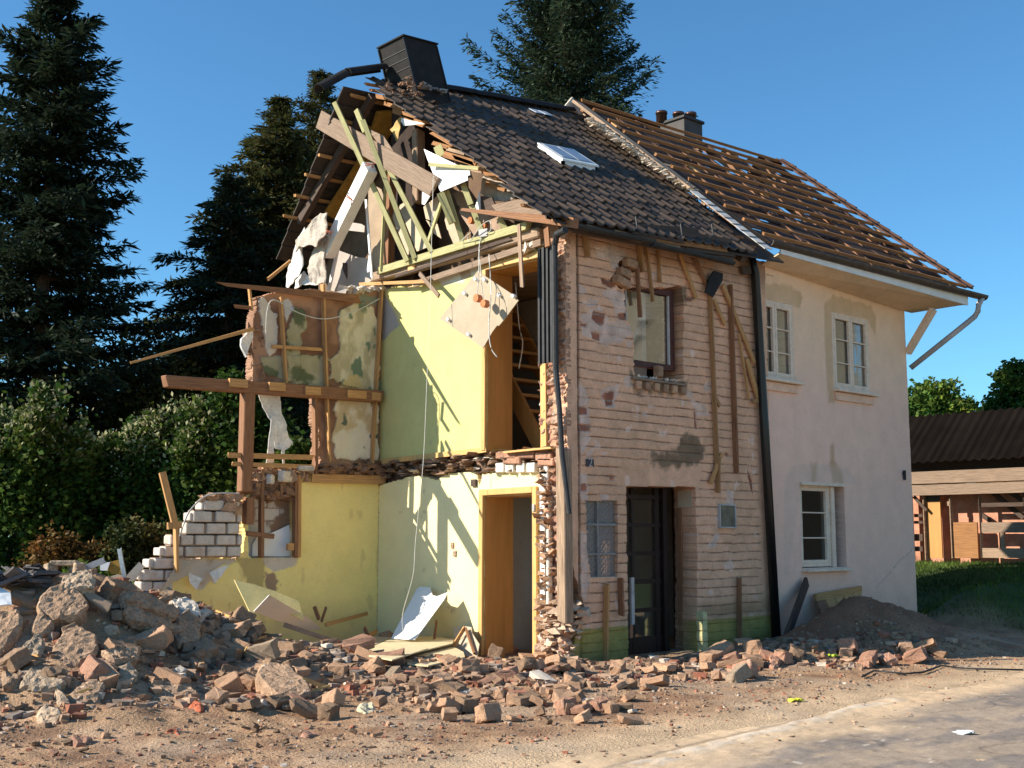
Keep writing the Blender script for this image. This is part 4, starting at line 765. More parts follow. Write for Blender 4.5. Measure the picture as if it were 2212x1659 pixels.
# skylight (opened, tilted) and two glass tiles
SKY = empty('skylight', (1.6, 1.6, 7.3)); SKY.parent = ROOF; SKY.location = Vector((1.6, 1.6, 7.3)) - Vector((2, 2, 7)); tag(SKY, label='tilted white framed skylight')
s1, s2, s3, s4 = on_roof('2', 108, 345), on_roof('2', 240, 300), on_roof('2', 390, 420), on_roof('2', 195, 395)
s4 = on_roof('2', 197, 398); s3 = on_roof('2', 386, 446); yb, yt = s4.y, s4.y + .52; xa, xb = s4.x, s3.x - .05
def rp(x, y, up): return Vector((x, y, roof_z(x, y) + up))
m = MB(); T = .05
for (xx) in (xa, xb): m.prism([rp(xx, yb, .03), rp(xx, yt, .03), rp(xx, yt, .08), rp(xx, yb, .10)], (T, 0, 0))
m.prism([rp(xa, yb, .03), rp(xb + T, yb, .03), rp(xb + T, yb, .10), rp(xa, yb, .10)], (0, .04, 0)); m.prism([rp(xa, yt, .03), rp(xb + T, yt, .03), rp(xb + T, yt, .08), rp(xa, yt, .08)], (0, .04, 0)); m.build('frame', M_WHITE, SKY)
m = MB(); m.prism([rp(xa - .02, yb - .02, .105), rp(xb + T + .02, yb - .02, .105), rp(xb + T + .02, yt + .02, .085), rp(xa - .02, yt + .02, .085)], (0, 0, .03)); m.build('sash', M_WHITE, SKY)
m = MB()
for k in (0, 1):
    w_ = (xb - xa - .1) / 2; x_ = xa + .05 + k * (w_ + .04); m.prism([rp(x_, yb + .05, .139), rp(x_ + w_, yb + .05, .139), rp(x_ + w_, yt - .02, .118), rp(x_, yt - .02, .118)], (0, 0, .008))
m.build('pane', mat('sky_glass', (.25, .28, .33), .06, .1, 4, 0, 30, spec=.9), SKY)
for a in ((75, 185), (118, 195)):
    p = on_roof('2', *a); m = MB(); m.prism([rp(p.x - .09, p.y - .09, .085), rp(p.x + .09, p.y - .09, .085), rp(p.x + .09, p.y + .10, .06), rp(p.x - .09, p.y + .10, .06)], (0, 0, .012)); m.build('glass_tile', mat('pale_glass_tile', (.55, .6, .68), .15, .1, 4, 0, 30, spec=.8) if a[0] == 75 else bpy.data.materials['pale_glass_tile'], ROOF)
# rear slope, seen from below
RRN = Vector((0.03, .80, 1)).normalized(); RR0 = Vector((-.5, 4.05, 8.80))
def on_rear(view, a, b, off=0.0): return plane_hit(view, a, b, RR0 - Vector((0, 0, off)), RRN)
rear = [on_rear('d', 742, 188), on_rear('d', 598, 562), Vector((2.6, 7.35, 6.25)), Vector((4.3, 7.35, 6.3)), Vector((4.3, 4.05, 8.95))]
e1 = rear[1]; rear[2] = Vector((2.6, e1.y, e1.z - .05)); rear[3] = Vector((4.3, e1.y, e1.z))
RS = empty('rear_roof', (1, 5.5, 7)); RS.parent = HOUSE; RS.location = Vector((1, 5.5, 7)) - HOUSE.location; tag(RS, label='underside of the rear roof slope with batten ends showing')
# tiles of the rear slope as overlapping courses
NB = 11; m = MB()
for k in range(NB):
    t0, t1 = k / NB, (k + 1.12) / NB; a = rear[0].lerp(rear[1], t0); b = rear[0].lerp(rear[1], t1); c = rear[4].lerp(rear[3], t1); d_ = rear[4].lerp(rear[3], t0); up = Vector((0, 0, .05))
    m.prism([a, b + up * .9, c + up * .9, d_], (0, .015, .02))
m.build('roof_tiles', M_UNDER, RS)
nrm = (rear[1] - rear[0]).normalized()
for k, (x_, y_) in enumerate(((758, 205), (744, 262), (690, 335), (660, 377), (637, 422), (612, 466))):
    p = on_rear('d', x_, y_, .05); m = MB(); m.beam(p, Vector((4.2, p.y, p.z + .1)), .05, .045, rag=.02); m.build('roof_batten', W_PINE, RS)
for k in range(6):
    xx = -.25 + .8 * k; ya, yb_ = 4.1, e1.y - .2 + (0 if k else -.6)
    za = RR0.z - .8 * (ya - 4.05) - .03 * (xx + .5) - .13; zb = RR0.z - .8 * (yb_ - 4.05) - .03 * (xx + .5) - .13; m = MB(); m.beam((xx, ya, za), (xx, yb_, zb), .1, .14); m.build('rafter', W_DARK, RS)
P = [on_rear('1', a, b, .22) for a, b in ((790, 650), (905, 640), (870, 770), (775, 930), (600, 1190), (540, 1260), (490, 1230), (640, 1000), (720, 860))]
m = MB(); m.prism(P, (0, .03, .04)); m.build('insulation_board', M_OCHRE, RS)
# brown cross wall added to keep the attic depth dark, chimney breast
m = MB(); zt = lambda y: (roof_z(.6, y) if y < 4.05 else RR0.z - .8 * (y - 4.05)) - .12
m.prism([(.62, .1, 5.5), (.62, 6.9, 5.5), (.62, 6.9, max(5.6, zt(6.9))), (.62, 4.05, zt(4.05)), (.62, .1, zt(.1))], (.06, 0, 0)); m.build('attic_backdrop', mat('brown_panel', (.17, .105, .065), .9, .3, 2.5, .2, 40, .004, spots=[((.09, .06, .04), 1.5, .5, .2)]), HOUSE)
A, B = PX('J', 1085, 1200, .12), PX('J', 1425, 1200, .12); m = MB(); yc, wy = (A.y + B.y) / 2, A.y - B.y; m.box((.36, yc, 7.0), (.46, wy, 3.2)); m.build('chimney_breast', mat('dark_brown_brick', (.05, .034, .028), .95, .3, 6, .5, 40, .01), HOUSE)  # breast in very dark brown brick
# ---- slate clad chimney, leaning on the ridge
CH = empty('chimney', (.6, 3.7, 8.8)); CH.parent = HOUSE; CH.location = Vector((.6, 3.7, 8.8)) - HOUSE.location; tag(CH, label='slate clad chimney leaning to the left')
cn = PY('1', 1010, 480, 3.45); ct = PY('1', 943, 208, 3.45 + .05); cr = PY('1', 1195, 470, 3.45); xl = PX('1', 832, 400, cn.x + .05)
wx = cr.x - cn.x; lean = ct - cn; wy = .66
b0 = [cn, cn + Vector((wx, 0, .05)), cn + Vector((wx, wy, .05)), cn + Vector((0, wy, 0))]; b0 = [p - lean * .35 for p in b0]; vec = lean * 1.35
m = MB(); n0 = [p + vec for p in b0]; vs = b0 + n0; m.add(vs, [[3, 2, 1, 0], [4, 5, 6, 7], [0, 1, 5, 4], [1, 2, 6, 5], [2, 3, 7, 6], [3, 0, 4, 7]]); m.build('stack', M_SLATE, CH)
m = MB(); cc_ = sum(n0, Vector()) / 4; capv = [cc_ + (p - cc_) * 1.09 for p in n0]; m.prism(capv, lean.normalized() * .022); m.build('cap', M_SLATE, CH)
m = MB()
for k in range(1, 5):
    t = k / 5; a, b = b0[0] + vec * (.26 + .74 * t * .92) + Vector((-.004, -.004, 0)), b0[3] + vec * (.26 + .74 * t * .92) + Vector((-.004, .004, 0)); m.beam(a, b, .008, .010)
m.beam(b0[0] + Vector((-.006, -.006, 0)), n0[0] + Vector((-.006, -.006, -.02)), .03, .03); m.beam(b0[3] + Vector((-.006, .006, 0)), n0[3] + Vector((-.006, .006, -.02)), .03, .03); m.beam(b0[1] + Vector((.006, -.006, 0)), n0[1] + Vector((.006, -.006, -.02)), .02, .02)
m.build('slate_edge', mat('slate_edge', (.012, .01, .01), .5, .2, 9, .1, 40, .003), CH)
rows = [((cn.x + rs.uniform(-.5, .05), cn.y + rs.uniform(-.35, .1), cn.z - .12 + rs.uniform(-.16, .02)), (r_, r_, r_ * .8)) for r_ in rs.uniform(.015, .035, 40)]; V, Fc = lumps(rows, 23); npmesh('chimney_rubble', V, Fc, bpy.data.materials['brown_clay'], HOUSE)['kind'] = 'stuff'
rows = [((cn.x + .1 + rs.uniform(0, .5), cn.y - .05 + rs.uniform(-.1, .1), cn.z - .02 + rs.uniform(-.04, .04)), (r_ * 1.5, r_, r_ * .5)) for r_ in rs.uniform(.02, .045, 18)]; V, Fc = lumps(rows, 24); npmesh('mortar_fillet', V, Fc, mat('grey_mortar_fillet', (.30, .29, .29), .95, .2, 9, .4, 40, .01), CH)['kind'] = 'stuff'
# ---- eaves of the street side: fascia, gutter, brackets and broken boards
for (v_, a, b, Y, w_, h_, mt, nm) in (('7', (150, 18), (1250, 235), -.30, .04, .16, W_DARK, 'fascia_board'), ('7', (215, 5), (850, 120), -.22, .05, .2, W_DARK, 'eaves_board'), ('7', (560, 85), (1200, 180), -.34, .05, .07, W_BATTEN, 'eaves_lath'), ('7', (600, 130), (1230, 270), -.26, .05, .06, W_BATTEN, 'eaves_lath'), ('7', (60, 5), (1000, 60), -.16, .12, .12, W_DARK, 'wall_plate')):
    pole(nm, v_, a, b, 'Y', Y, w_, h_, mt, rag=.03)
m = MB(); m.gutter(PY('7', 150, 0, -.42), PY('7', 700, 112, -.42), .06, 8); m.build('gutter', M_ZINC, HOUSE); m = MB(); m.gutter(PY('7', 690, 128, -.42), PY('7', 1250, 262, -.40), .055, 8); m.build('gutter', M_ZINC, HOUSE)
for (a, b, Y, w_, mt_) in (((250, 20), (620, 118), -.36, .05, W_GREY), ((430, 55), (880, 165), -.33, .06, W_OLD), ((760, 90), (1010, 205), -.30, .05, W_BATTEN), ((860, 60), (1230, 120), -.28, .07, W_DARK), ((930, 175), (1260, 215), -.33, .05, W_DARK), ((1000, 90), (1130, 250), -.27, .05, W_BROWN), ((560, 60), (900, 125), -.37, .04, W_DARK), ((300, 65), (860, 150), -.30, .09, W_DARK)):
    pole('broken_eaves_board', '7', a, b, 'Y', Y, .03, w_, mt_, rag=.06)
for a in ((580, 10), (890, 60), (1105, 60)):
    A = PY('7', a[0], a[1] - 60, -.45); B = PY('7', a[0] + 10, a[1] + 20, -.5); Cc_ = PY('7', a[0] - 14, a[1] + 30, -.52); m = MB(); m.tube([A, A.lerp(B, .5), B, Cc_], .012, 5); m.build('gutter_bracket', M_ZINC, HOUSE)
m = MB(); A = PX('L', 1000, 900, -.35); B = PX('L', 1700, 880, -.35)
m.prism([PX('L', a, b, -.3) for a, b in ((985, 900), (1350, 820), (1640, 830), (1780, 1090), (1500, 1130), (1130, 1090))], (.06, 0, 0)); o = m.build('broken_eaves_board', W_GREY, HOUSE)
pole('eaves_beam_and_shade', 'L', (580, 960), (2150, 1150), 'X', -.38, .07, .13, W_BROWN, rag=.05, val2=-.3, tw=(.3, 1)); m = MB(); A = PX('L', 1700, 850, -.42); B = PX('L', 1780, 1090, -.42); m.beam(A, B, .02, .09, up=(1, 0, 0)); m.build('gutter_bracket', M_ZINC, HOUSE)
sheet('roofing_felt', 'L', [(870, 515), (1000, 530), (1110, 560), (1370, 790), (1150, 700), (1140, 850), (940, 790), (850, 740)], 'X', .1, M_DUSTY, HOUSE, .012, .05, 8); m = MB(); m.prism(LX('L', [(835, 770), (990, 790), (1080, 1000), (980, 1010), (830, 970)], -.1), (.03, 0, 0)); m.build('dark_board', W_DARK, HOUSE)
m = MB(); m.prism(LX('L', [(828, 690), (835, 970), (750, 965)], -.12), (.012, 0, 0)); m.build('white_board', M_GYPS, HOUSE); pole('roof_batten', 'L', (925, 605), (1180, 690), 'X', -.05, .04, .06, W_BATTEN)
# splintered boards below the torn verge
for (a, b, w_) in (((360, 120), (620, 190), .05), ((470, 235), (740, 330), .05), ((180, 40), (420, 110), .06), ((880, 440), (1130, 540), .07), ((540, 360), (860, 440), .05), ((350, 200), (800, 330), .09)): pole('splintered_board', 'L', a, b, 'X', -.2, .03, w_, W_OLD if w_ < .06 else W_BATTEN, rag=.06)
for (a, b, w_) in (((880, 225), (1110, 260), .07), ((1000, 320), (1240, 400), .06), ((1120, 420), (1420, 530), .08), ((1240, 520), (1560, 620), .09), ((1660, 730), (1950, 900), .05)): pole('splintered_board', 'J', a, b, 'X', -.18, .03, w_, W_BATTEN, rag=.05)
sheet('torn_board', 'J', [(1230, 520), (1560, 610), (1280, 630), (1230, 580)], 'X', -.2, M_GYPS, HOUSE, .012, .02, 9); sheet('torn_wallpaper', 'J', [(1225, 500), (1215, 700), (1180, 850), (1150, 780), (1100, 690), (1160, 600)], 'X', -.1, mat('ochre_paper', (.5, .33, .12), .8, .3, 6, .2, 30, .01), HOUSE, .01, .05, 10)
# ================================================================== the white house next door
WH = empty('white_house', (6.6, 3, 0), 'pale rendered house with small white windows and a roof stripped to its battens', 'house')
jl, jr = PY('2', 1100, 850), PY('2', 1752, 1062); XR = 8.74
def wtop(x): return jl.z + (jr.z - jl.z) * (np.asarray(x) - jl.x) / (jr.x - jl.x)
def rect(view, p): P = LY(view, p); return (min(P[0].x, P[-1].x), max(P[1].x, P[2].x), (P[2].z + P[3].z) / 2, (P[0].z + P[1].z) / 2)
W1 = rect('2', [(1085, 1000), (1262, 1035), (1262, 1385), (1100, 1370)]); W2 = rect('2', [(1440, 1068), (1608, 1100), (1612, 1440), (1450, 1425)]); W3 = rect('D', [(385, 285), (668, 290), (690, 862), (395, 850)])
def wh_keep(u, v):
    k = (v < wtop(u) + .02)
    for (a, b, c, d) in (W1, W2, W3): k &= ~((u > a) & (u < b) & (v > c) & (v < d))
    return k
halo = [xz('2', p) for p in ([(1085, 990), (1110, 940), (1180, 935), (1270, 960), (1310, 1000), (1290, 1050), (1262, 1040), (1100, 1005)], [(1405, 1040), (1440, 990), (1520, 1010), (1620, 1040), (1645, 1090), (1640, 1180), (1608, 1105), (1440, 1070), (1452, 1420), (1450, 1490), (1425, 1490), (1410, 1250)])]
rust = [xz('D', p) for p in ([(575, 150), (620, 150), (660, 230), (665, 290), (600, 290)], [(450, 150), (490, 150), (490, 280), (460, 280)], [(585, 40), (600, 40), (605, 150), (585, 150)])]
outl = [xz('D', p) for p in ([(275, 250), (330, 170), (470, 155), (700, 190), (760, 290), (690, 290), (385, 285), (300, 900), (270, 900)],)]
def wh_depth(u, v): return .006 * (fbm(u * 3, v * 3, 201) - .5) + .003 * (vn(u * 18, v * 18, 202) - .5)
def wh_color(u, v):
    c = lerp(np.array([.95, .62, .46]), np.array([.91, .585, .445]), fbm(u * .6, v * .6, 203)); c = lerp(c, np.array([.95, .67, .40]), sstep(3.6, 5.2, v) * .6)
    st = fbm(u * 7, v * .8, 204); j = .09 * (fbm(u * 12, v * 3, 205) - .5)
    for P in halo: c = lerp(c, np.array([.56, .36, .17]), sstep(.025, -.025, polydist(u, v, P) + j) * (.4 + .35 * st))
    for P in rust: c = lerp(c, np.array([.52, .30, .14]), sstep(.05, -.04, polydist(u, v, P) + j) * (.35 + .5 * st))
    for P in outl: c = lerp(c, np.array([.66, .5, .4]), .35 * sstep(.03, -.03, polydist(u, v, P)))
    c = lerp(c, np.array([.60, .43, .31]), sstep(.55, .85, st) * .10 * (v < 4)); c = lerp(c, np.array([.62, .42, .29]), sstep(1.1, .2, v + .4 * (fbm(u * 2, v, 206) - .5)) * .5)
    return lerp(c, np.array([.44, .32, .25]), .6 * (np.abs(v - .75 - .5 * (u - 7.4) - .05 * vn(u * 4, v * 0, 1)) < .010) * (u > 7.4))
o = cellwall('street_wall', (0, 0.012, 0), (1, 0, 0), (0, 0, 1), (0, -1, 0), (4.46, XR), (-.4, 6.1), .034, .32, wh_keep, wh_depth, wh_color, (.5, .42, .36), M_WALL, WH, .12, 31)
m = MB(); m.box((XR - .16, 3.2, 2.65), (.32, 5.7, 6.1)); m.box((6.6, 6.1, 2.65), (4.3, .3, 6.1)); m.build('side_wall', mat('house_render', (.62, .5, .43), .9, .12, 2, .2, 50, .005), WH)
m = MB(); m.box((4.6, 3.1, 2.6), (.2, 5.8, 6.2)); m.prism([(4.5, 0.0, 5.75), (4.5, 6.0, 5.7), (4.5, 4.0, 9.55)], (.2, 0, 0)); m.build('party_wall', mat('party_brick', (.4, .27, .2), .9, .25, 6, .4, 40, .01), WH)
m = MB(); m.box((6.6, 3.0, 2.66), (4.0, 5.8, .2)); m.box((6.6, 3.0, 5.62), (4.0, 5.8, .14)); m.box((6.6, 2.4, 2.6), (4.0, .12, 6.0)); m.build('inner_floor', M_DKFL, WH)
def casement(nm, R_, ncas, nrow, Y, lab, x_off=0.0, open_=None):
    x0, x1, z0, z1 = R_; t = .055; m = MB()
    for zz in (z0 + t / 2, z1 - t / 2): m.beam((x0, Y, zz), (x1, Y, zz), .07, t)
    for xx in (x0 + t / 2, x1 - t / 2): m.beam((xx, Y, z0 + t), (xx, Y, z1 - t), t, .068, up=(0, 1, 0))
    w_ = m.build('window', M_CREAM, WH, bevel=.005); tag(w_, label=lab); iw = (x1 - x0 - 2 * t) / ncas
    for c in range(ncas):
        a = x0 + t + c * iw + .004; b = a + iw - .008; s_ = .055; m = MB()
        for zz in (z0 + t + s_ / 2, z1 - t - s_ / 2): m.beam((a, Y - .012, zz), (b, Y - .012, zz), .05, s_)
        for xx in (a + s_ / 2, b - s_ / 2): m.beam((xx, Y - .012, z0 + t + s_), (xx, Y - .012, z1 - t - s_), s_, .05, up=(0, 1, 0))
        for k in range(1, nrow): zz = z0 + t + (z1 - z0 - 2 * t) * k / nrow; m.beam((a + s_, Y - .005, zz), (b - s_, Y - .005, zz), .03, .022)
        m.build('sash', M_CREAM, w_, bevel=.004); m = MB(); m.prism([(a + s_, Y + .012, z0 + t + s_), (b - s_, Y + .012, z0 + t + s_), (b - s_, Y + .012, z1 - t - s_), (a + s_, Y + .012, z1 - t - s_)], (0, .006, 0)); m.build('pane', M_GLASS, w_)
    return w_
w1 = casement('w', W1, 2, 3, .05, 'upstairs window nearer the black downpipe'); w2 = casement('w', W2, 2, 3, .05, 'upstairs window nearer the free corner'); 
W3b = (W3[0] + .05, W3[0] + .05 + (W3[1] - W3[0]) * .72, W3[2] + .02, W3[3] - .02); w3 = casement('w', W3b, 1, 3, .13, 'ground floor window set deep in its reveal')
m = MB(); m.beam((W3[0], .06, W3[3] - .02), (W3[1], .06, W3[3] - .02), .16, .05); m.beam((W3b[1] + .06, .1, W3[2]), (W3b[1] + .06, .1, W3[3] - .05), .1, .06, up=(0, 1, 0)); m.build('outer_frame', M_CREAM, w3)
for R_, p in ((W1, w1), (W2, w2), (W3, w3)):
    m = MB(); ex = .10 if R_ is not W3 else .03; m.beam((R_[0] - ex * .3, -.03, R_[2] - .03), (R_[1] + ex, -.03, R_[2] - .03), .16, .045); m.build('sill', M_CREAM, p, bevel=.006)
    if R_ is not W3: m = MB(); m.beam((R_[0], -.012, R_[2] - .13), (R_[1], -.012, R_[2] - .13), .04, .13); m.build('apron', mat('apron_render', (.85, .55, .38), .9, .15, 4, .2, 50, .004) if 'apron_render' not in bpy.data.materials else bpy.data.materials['apron_render'], p)
# roof stripped to its battens
EA, EB = PY('d', 1660, 522, -.28), PY('d', 2113, 640, -1.0); RC, RD = PY('d', 1243, 214, 4.05), PY('d', 1690, 352, 3.0)
EA = EA + Vector((0, .06, .05)); EB = EB + Vector((0, .06, .06))
def wr(u, t, up=0.0):
    a = EA.lerp(EB, u); b = RC.lerp(RD, u); p = a.lerp(b, t); n = (EB - EA).cross(RC - EA).normalized(); return p + n * up
WR = empty('stripped_roof', (6.6, 2, 7.5)); WR.parent = WH; WR.location = Vector((6.6, 2, 7.5)) - WH.location; tag(WR, label='roof with bare battens and a few tiles left')
rs = np.random.RandomState(77); NBT = 12
for k in range(NBT):
    t = .03 + .97 * k / (NBT - 1) - (.012 if k == NBT - 1 else 0); m = MB(); m.beam(wr(.015, t, .03), wr(.965 + .02 * rs.rand(), t, .03), .055, .05, up=(0, -.7, 1), rag=.02, seg=4, bow=rs.uniform(-.02, .02)); m.build('roof_batten', W_BATTEN, WR)
for k in range(8):
    u = .03 + .93 * k / 7; m = MB(); m.beam(wr(u, .01, -.10), wr(u, .99, -.10), .09, .12, up=(0, -.7, 1), seg=3); m.build('rafter', W_BROWN, WR)
# sarking boards left in place between the rafters (some missing)
M_SARK = wood('sarking_board', (.075, .042, .028), .5, (.02, .014, .01), .5)
for k in range(7):
    for i in range(9):
        t0 = .01 + .108 * i; u0, u1 = .03 + .93 * k / 7 + .006, .03 + .93 * (k + 1) / 7 - .006
        if t0 > .62 and k in (3, 4, 5) and (i + k) % 4 != 3: continue
        if rs.rand() < .025: continue
        dz_ = -.035 - .05 * rs.rand(); m = MB(); m.prism([wr(u0, t0, dz_), wr(u1, t0, dz_), wr(u1, t0 + .1, dz_), wr(u0, t0 + .1, dz_)], (0, 0, -.02)); m.build('sarking_board', M_SARK, WR)
M_CLAY = mat('old_clay_tile', (.115, .055, .034), .9, .35, 8, .4, 40, .006, 'obj', rnd=.3); M_LIGHTW = W_PINE
for k in range(34):
    u, t = rs.uniform(.04, .95), rs.uniform(.05, .93)
    if rs.rand() < .72:
        a = wr(u, t, .02); b = wr(u + rs.uniform(-.004, .004), t + .055, .02); m = MB(); m.beam(a, b, .16 * rs.uniform(.5, 1.1), .018, up=(0, -.7, 1), rag=.02); m.build('tile_fragment', M_CLAY, WR)
    else:
        uu = .03 + .93 * rs.randint(0, 8) / 7; a = wr(uu, t, .004); b = wr(uu, t + rs.uniform(.03, .055), .004); m = MB(); m.beam(a, b, .10, .03, up=(0, -.7, 1), rag=.02); m.build('counter_batten', W_PINE, WR)
for k in range(17):
    t = .02 + k / 17 * .97; a = wr(.985, t, .05); b = wr(.985, t + .075, .035); m = MB(); m.beam(a, b, .26, .03, up=(0, -.7, 1), rag=.02); m.beam(a + Vector((.12, 0, .03)), b + Vector((.12, 0, .02)), .07, .05, up=(0, -.7, 1), rag=.02); m.build('verge_tile', M_CLAY, WR)
# rear slope (dark, with holes near the ridge), gable ends
RRB, RRA = Vector((9.2, 6.35, 6.1)), Vector((4.4, 6.35, 6.2))
for k in range(8):
    u0, u1 = k / 8, (k + 1) / 8
    for i in range(6):
        if i in (0, 1, 2) and k in (3, 4, 5, 6) and not (i == 2 and k in (3, 6)): continue
        t0, t1 = i / 6, (i + 1) / 6 + .01; P = [RC.lerp(RD, u0).lerp(RRA.lerp(RRB, u0), t0), RC.lerp(RD, u1).lerp(RRA.lerp(RRB, u1), t0), RC.lerp(RD, u1).lerp(RRA.lerp(RRB, u1), t1), RC.lerp(RD, u0).lerp(RRA.lerp(RRB, u0), t1)]
        m = MB(); m.prism(P, (0, 0, -.03)); m.build('rear_sarking', M_SARK, WR)
for k in range(6):
    u = .06 + .88 * k / 5; m = MB(); m.beam(RC.lerp(RD, u) + Vector((0, .05, -.1)), RRA.lerp(RRB, u) + Vector((0, 0, -.1)), .09, .12); m.build('rafter', W_OLD, WR)
m = MB(); m.prism([wr(.955, .0, -.1), (XR - .02, 6.1, 5.8), wr(.955, .62, -.2)], (-.1, 0, 0)); m.build('gable_boarding', W_DARK, WR)
# verge towards the demolished house: plank, mortar band and zinc flashing
m = MB(); m.beam(PY('2', 265, 105, 3.9), plane_hit('2', 800, 505, wr(0, .5), (EB - EA).cross(RC - EA).normalized()), .22, .05, up=(0, -.7, 1), rag=.04, seg=3); m.build('verge_plank', W_OLD, WR)
pn = (EB - EA).cross(RC - EA).normalized(); rows = []
for k in range(330):
    a = rs.rand(); p = plane_hit('2', 318 + 480 * a + rs.uniform(-9, 4), 178 + 330 * a + rs.uniform(-4, 12), wr(0, .5, -.03), pn); r_ = rs.uniform(.025, .05); rows.append((p[:], (r_ * 1.3, r_ * 1.8, r_ * .28)))
V, Fc = lumps(rows, 78, rough=.3); o = npmesh('mortar_band', V, Fc, M_PLASTR, WR); o['kind'] = 'stuff'
prev = None
for k in range(9):
    a0, a1 = k / 9, (k + 1.15) / 9; A = plane_hit('2', 800 + 340 * a0, 512 + 262 * a0, wr(0, .5, .0), pn); B = plane_hit('2', 800 + 340 * a1, 512 + 262 * a1, wr(0, .5, .02), pn); m = MB(); m.beam(A, B, .14, .012, up=(-.25, -.65, 1)); m.build('flashing_sheet', mat('dull_zinc', (.42, .41, .39), .6, .25, 6, .1, 40, .004, metal=.2) if 'dull_zinc' not in bpy.data.materials else bpy.data.materials['dull_zinc'], WR)
m = MB(); m.prism(LY('2', [(203, 125), (242, 78), (292, 165)], 3.98), (0, .04, 0)); m.build('gable_tip', M_PLASTR, WR)
# gutter, fascia, soffit, bracket and downpipes
ga, gb = EA + Vector((-.05, -.12, -.06)), EB + Vector((.12, -.12, -.05)); m = MB(); m.gutter(ga, gb, .085, 8, .012); m.build('gutter', M_GUTTER, WH)
fa, fb = PY('2', 1200, 798, -.36), PY('2', 2062, 1036, -.93); m = MB(); m.beam(fa + Vector((0, 0, .07)), fb + Vector((0, 0, .07)), .03, .16); m.build('fascia_board', M_WHITE, WH)
jl2, jr2 = Vector((fa.x, 0.0, float(wtop(fa.x)))), Vector((jr.x, 0.0, jr.z)); m = MB(); m.prism([jl2, jr2, fb, fa], (0, 0, .02)); m.prism([jr2 + Vector((0, 0, .005)), Vector((fb.x - .02, .15, jr2.z + .06)), fb + Vector((0, .02, .01))], (0, 0, .02)); m.build('soffit', mat('soffit_paint', (.72, .52, .34), .8, .12, 3, .1, 40, .003), WH)
m = MB(); m.beam(PY('H', 812, 700, .0), PY('H', 1005, 372, -.62), .1, .11); m.build('eaves_brace', M_CREAM, WH)
m = MB(); m.tube([gb + Vector((-.08, 0, -.03)), PY('H', 1345, 340, -1.04), PY('H', 1342, 385, -1.0), PY('H', 1318, 425, -.93), PY('H', 1270, 465, -.84), PY('H', 832, 815, .12)], .05, 10); m.build('downpipe', M_PIPE, WH, smooth=True)
m = MB(); m.tube([PY('d', 1622, 540, -.12), PY('d', 1631, 590, -.10), PY('d', 1650, 900, -.10), PY('d', 1679, 1408, -.10)], .072, 10); m.build('downpipe', mat('black_pipe', (.006, .007, .008), .35, .2, 6, 0, 40, spec=.5), WH, smooth=True)
m = MB(); m.beam(PY('7', 1310, 320, -.06), PY('7', 1390, 318, -.06), .05, .13); m.build('pipe_bracket', W_DARK, WH)
A = PY('D', 1075, 235, -.02); m = MB(); m.box(A, (.05, .03, .17)); m.box(A + Vector((-.02, 0, .03)), (.05, .03, .03)); m.build('wall_anchor', M_ZINC, WH)
# chimney with three copper pots
n_ = PY('2', 757, 245, 3.7); tp = PY('2', 757, 168, 3.7); wr_ = PY('2', 840, 245, 3.7); wy = .62; hh = tp.z - n_.z; wx = wr_.x - n_.x
C2 = empty('chimney', n_); C2.parent = WH; C2.location = n_ - WH.location; tag(C2, label='small grey clad chimney with three copper pots')
m = MB(); m.box((n_.x + wx / 2, n_.y + wy / 2, n_.z + hh / 2 - .5), (wx, wy, hh + 1.0)); m.build('stack', mat('grey_cladding', (.07, .06, .055), .7, .2, 6, .1, 40, .004), C2); m = MB(); m.box((n_.x + wx / 2, n_.y + wy / 2, tp.z), (wx + .08, wy + .08, .06)); m.build('cap', M_ZINC, C2, bevel=.01)
for a, b in (((702, 165), .3), ((745, 160), .1), ((775, 172), -.05)):
    p = PY('2', a[0] + 8, a[1], 3.95); m = MB(); c = Vector((p.x, n_.y + .28 + b, tp.z + .03)); m.tube([c, c + Vector((0, 0, .17)), c + Vector((0, 0, .171)), c + Vector((0, 0, .22))], [.11, .11, .125, .12], 14); m.build('chimney_pot', M_COPPER, C2, smooth=True)
# ================================================================== barn behind the lawn
XB = 16.0
BN = empty('barn', (16.5, 2, 1.1), 'low timber and brick barn with dark corrugated roof behind the lawn', 'barn')
def mx_(x, y, X=XB): return PX('M', x, y, X)
zr0, zr1 = mx_(600, 545, XB - .5), mx_(600, 115, XB + 1.2); y0b, y1b = 5.6, -5.0; n = 150; V = []; Fc = []
for k in range(n + 1):
    yy = y0b + (y1b - y0b) * k / n; wv = .03 * math.sin(k * 1.9)
    V += [(XB - .3, yy, zr0.z + wv), (XB + 1.2, yy, zr1.z + wv), (XB - .3, yy, zr0.z + wv - .02), (XB + 1.2, yy, zr1.z + wv - .02)]
for k in range(n): a = 4 * k; Fc += [(a, a + 4, a + 5, a + 1), (a + 2, a + 3, a + 7, a + 6), (a, a + 2, a + 6, a + 4), (a + 1, a + 5, a + 7, a + 3)]
npmesh('corrugated_roof', V, Fc, mat('corrugated_sheet', (.009, .007, .006), 1.0, .3, 1.2, .2, 30, .005, spec=0), BN)
def bb(name, x0, y0, x1, y1, X, dep, mt, par=BN):
    A, B = mx_(x0, y0, X), mx_(x1, y1, X); m = MB(); m.box((X + dep / 2, (A.y + B.y) / 2, (A.z + B.z) / 2), (dep, abs(A.y - B.y), abs(A.z - B.z))); return m.build(name, mt, par)
M_BW = mat('barn_brick', (.52, .25, .16), .9, .25, 5, .4, 30, .01)
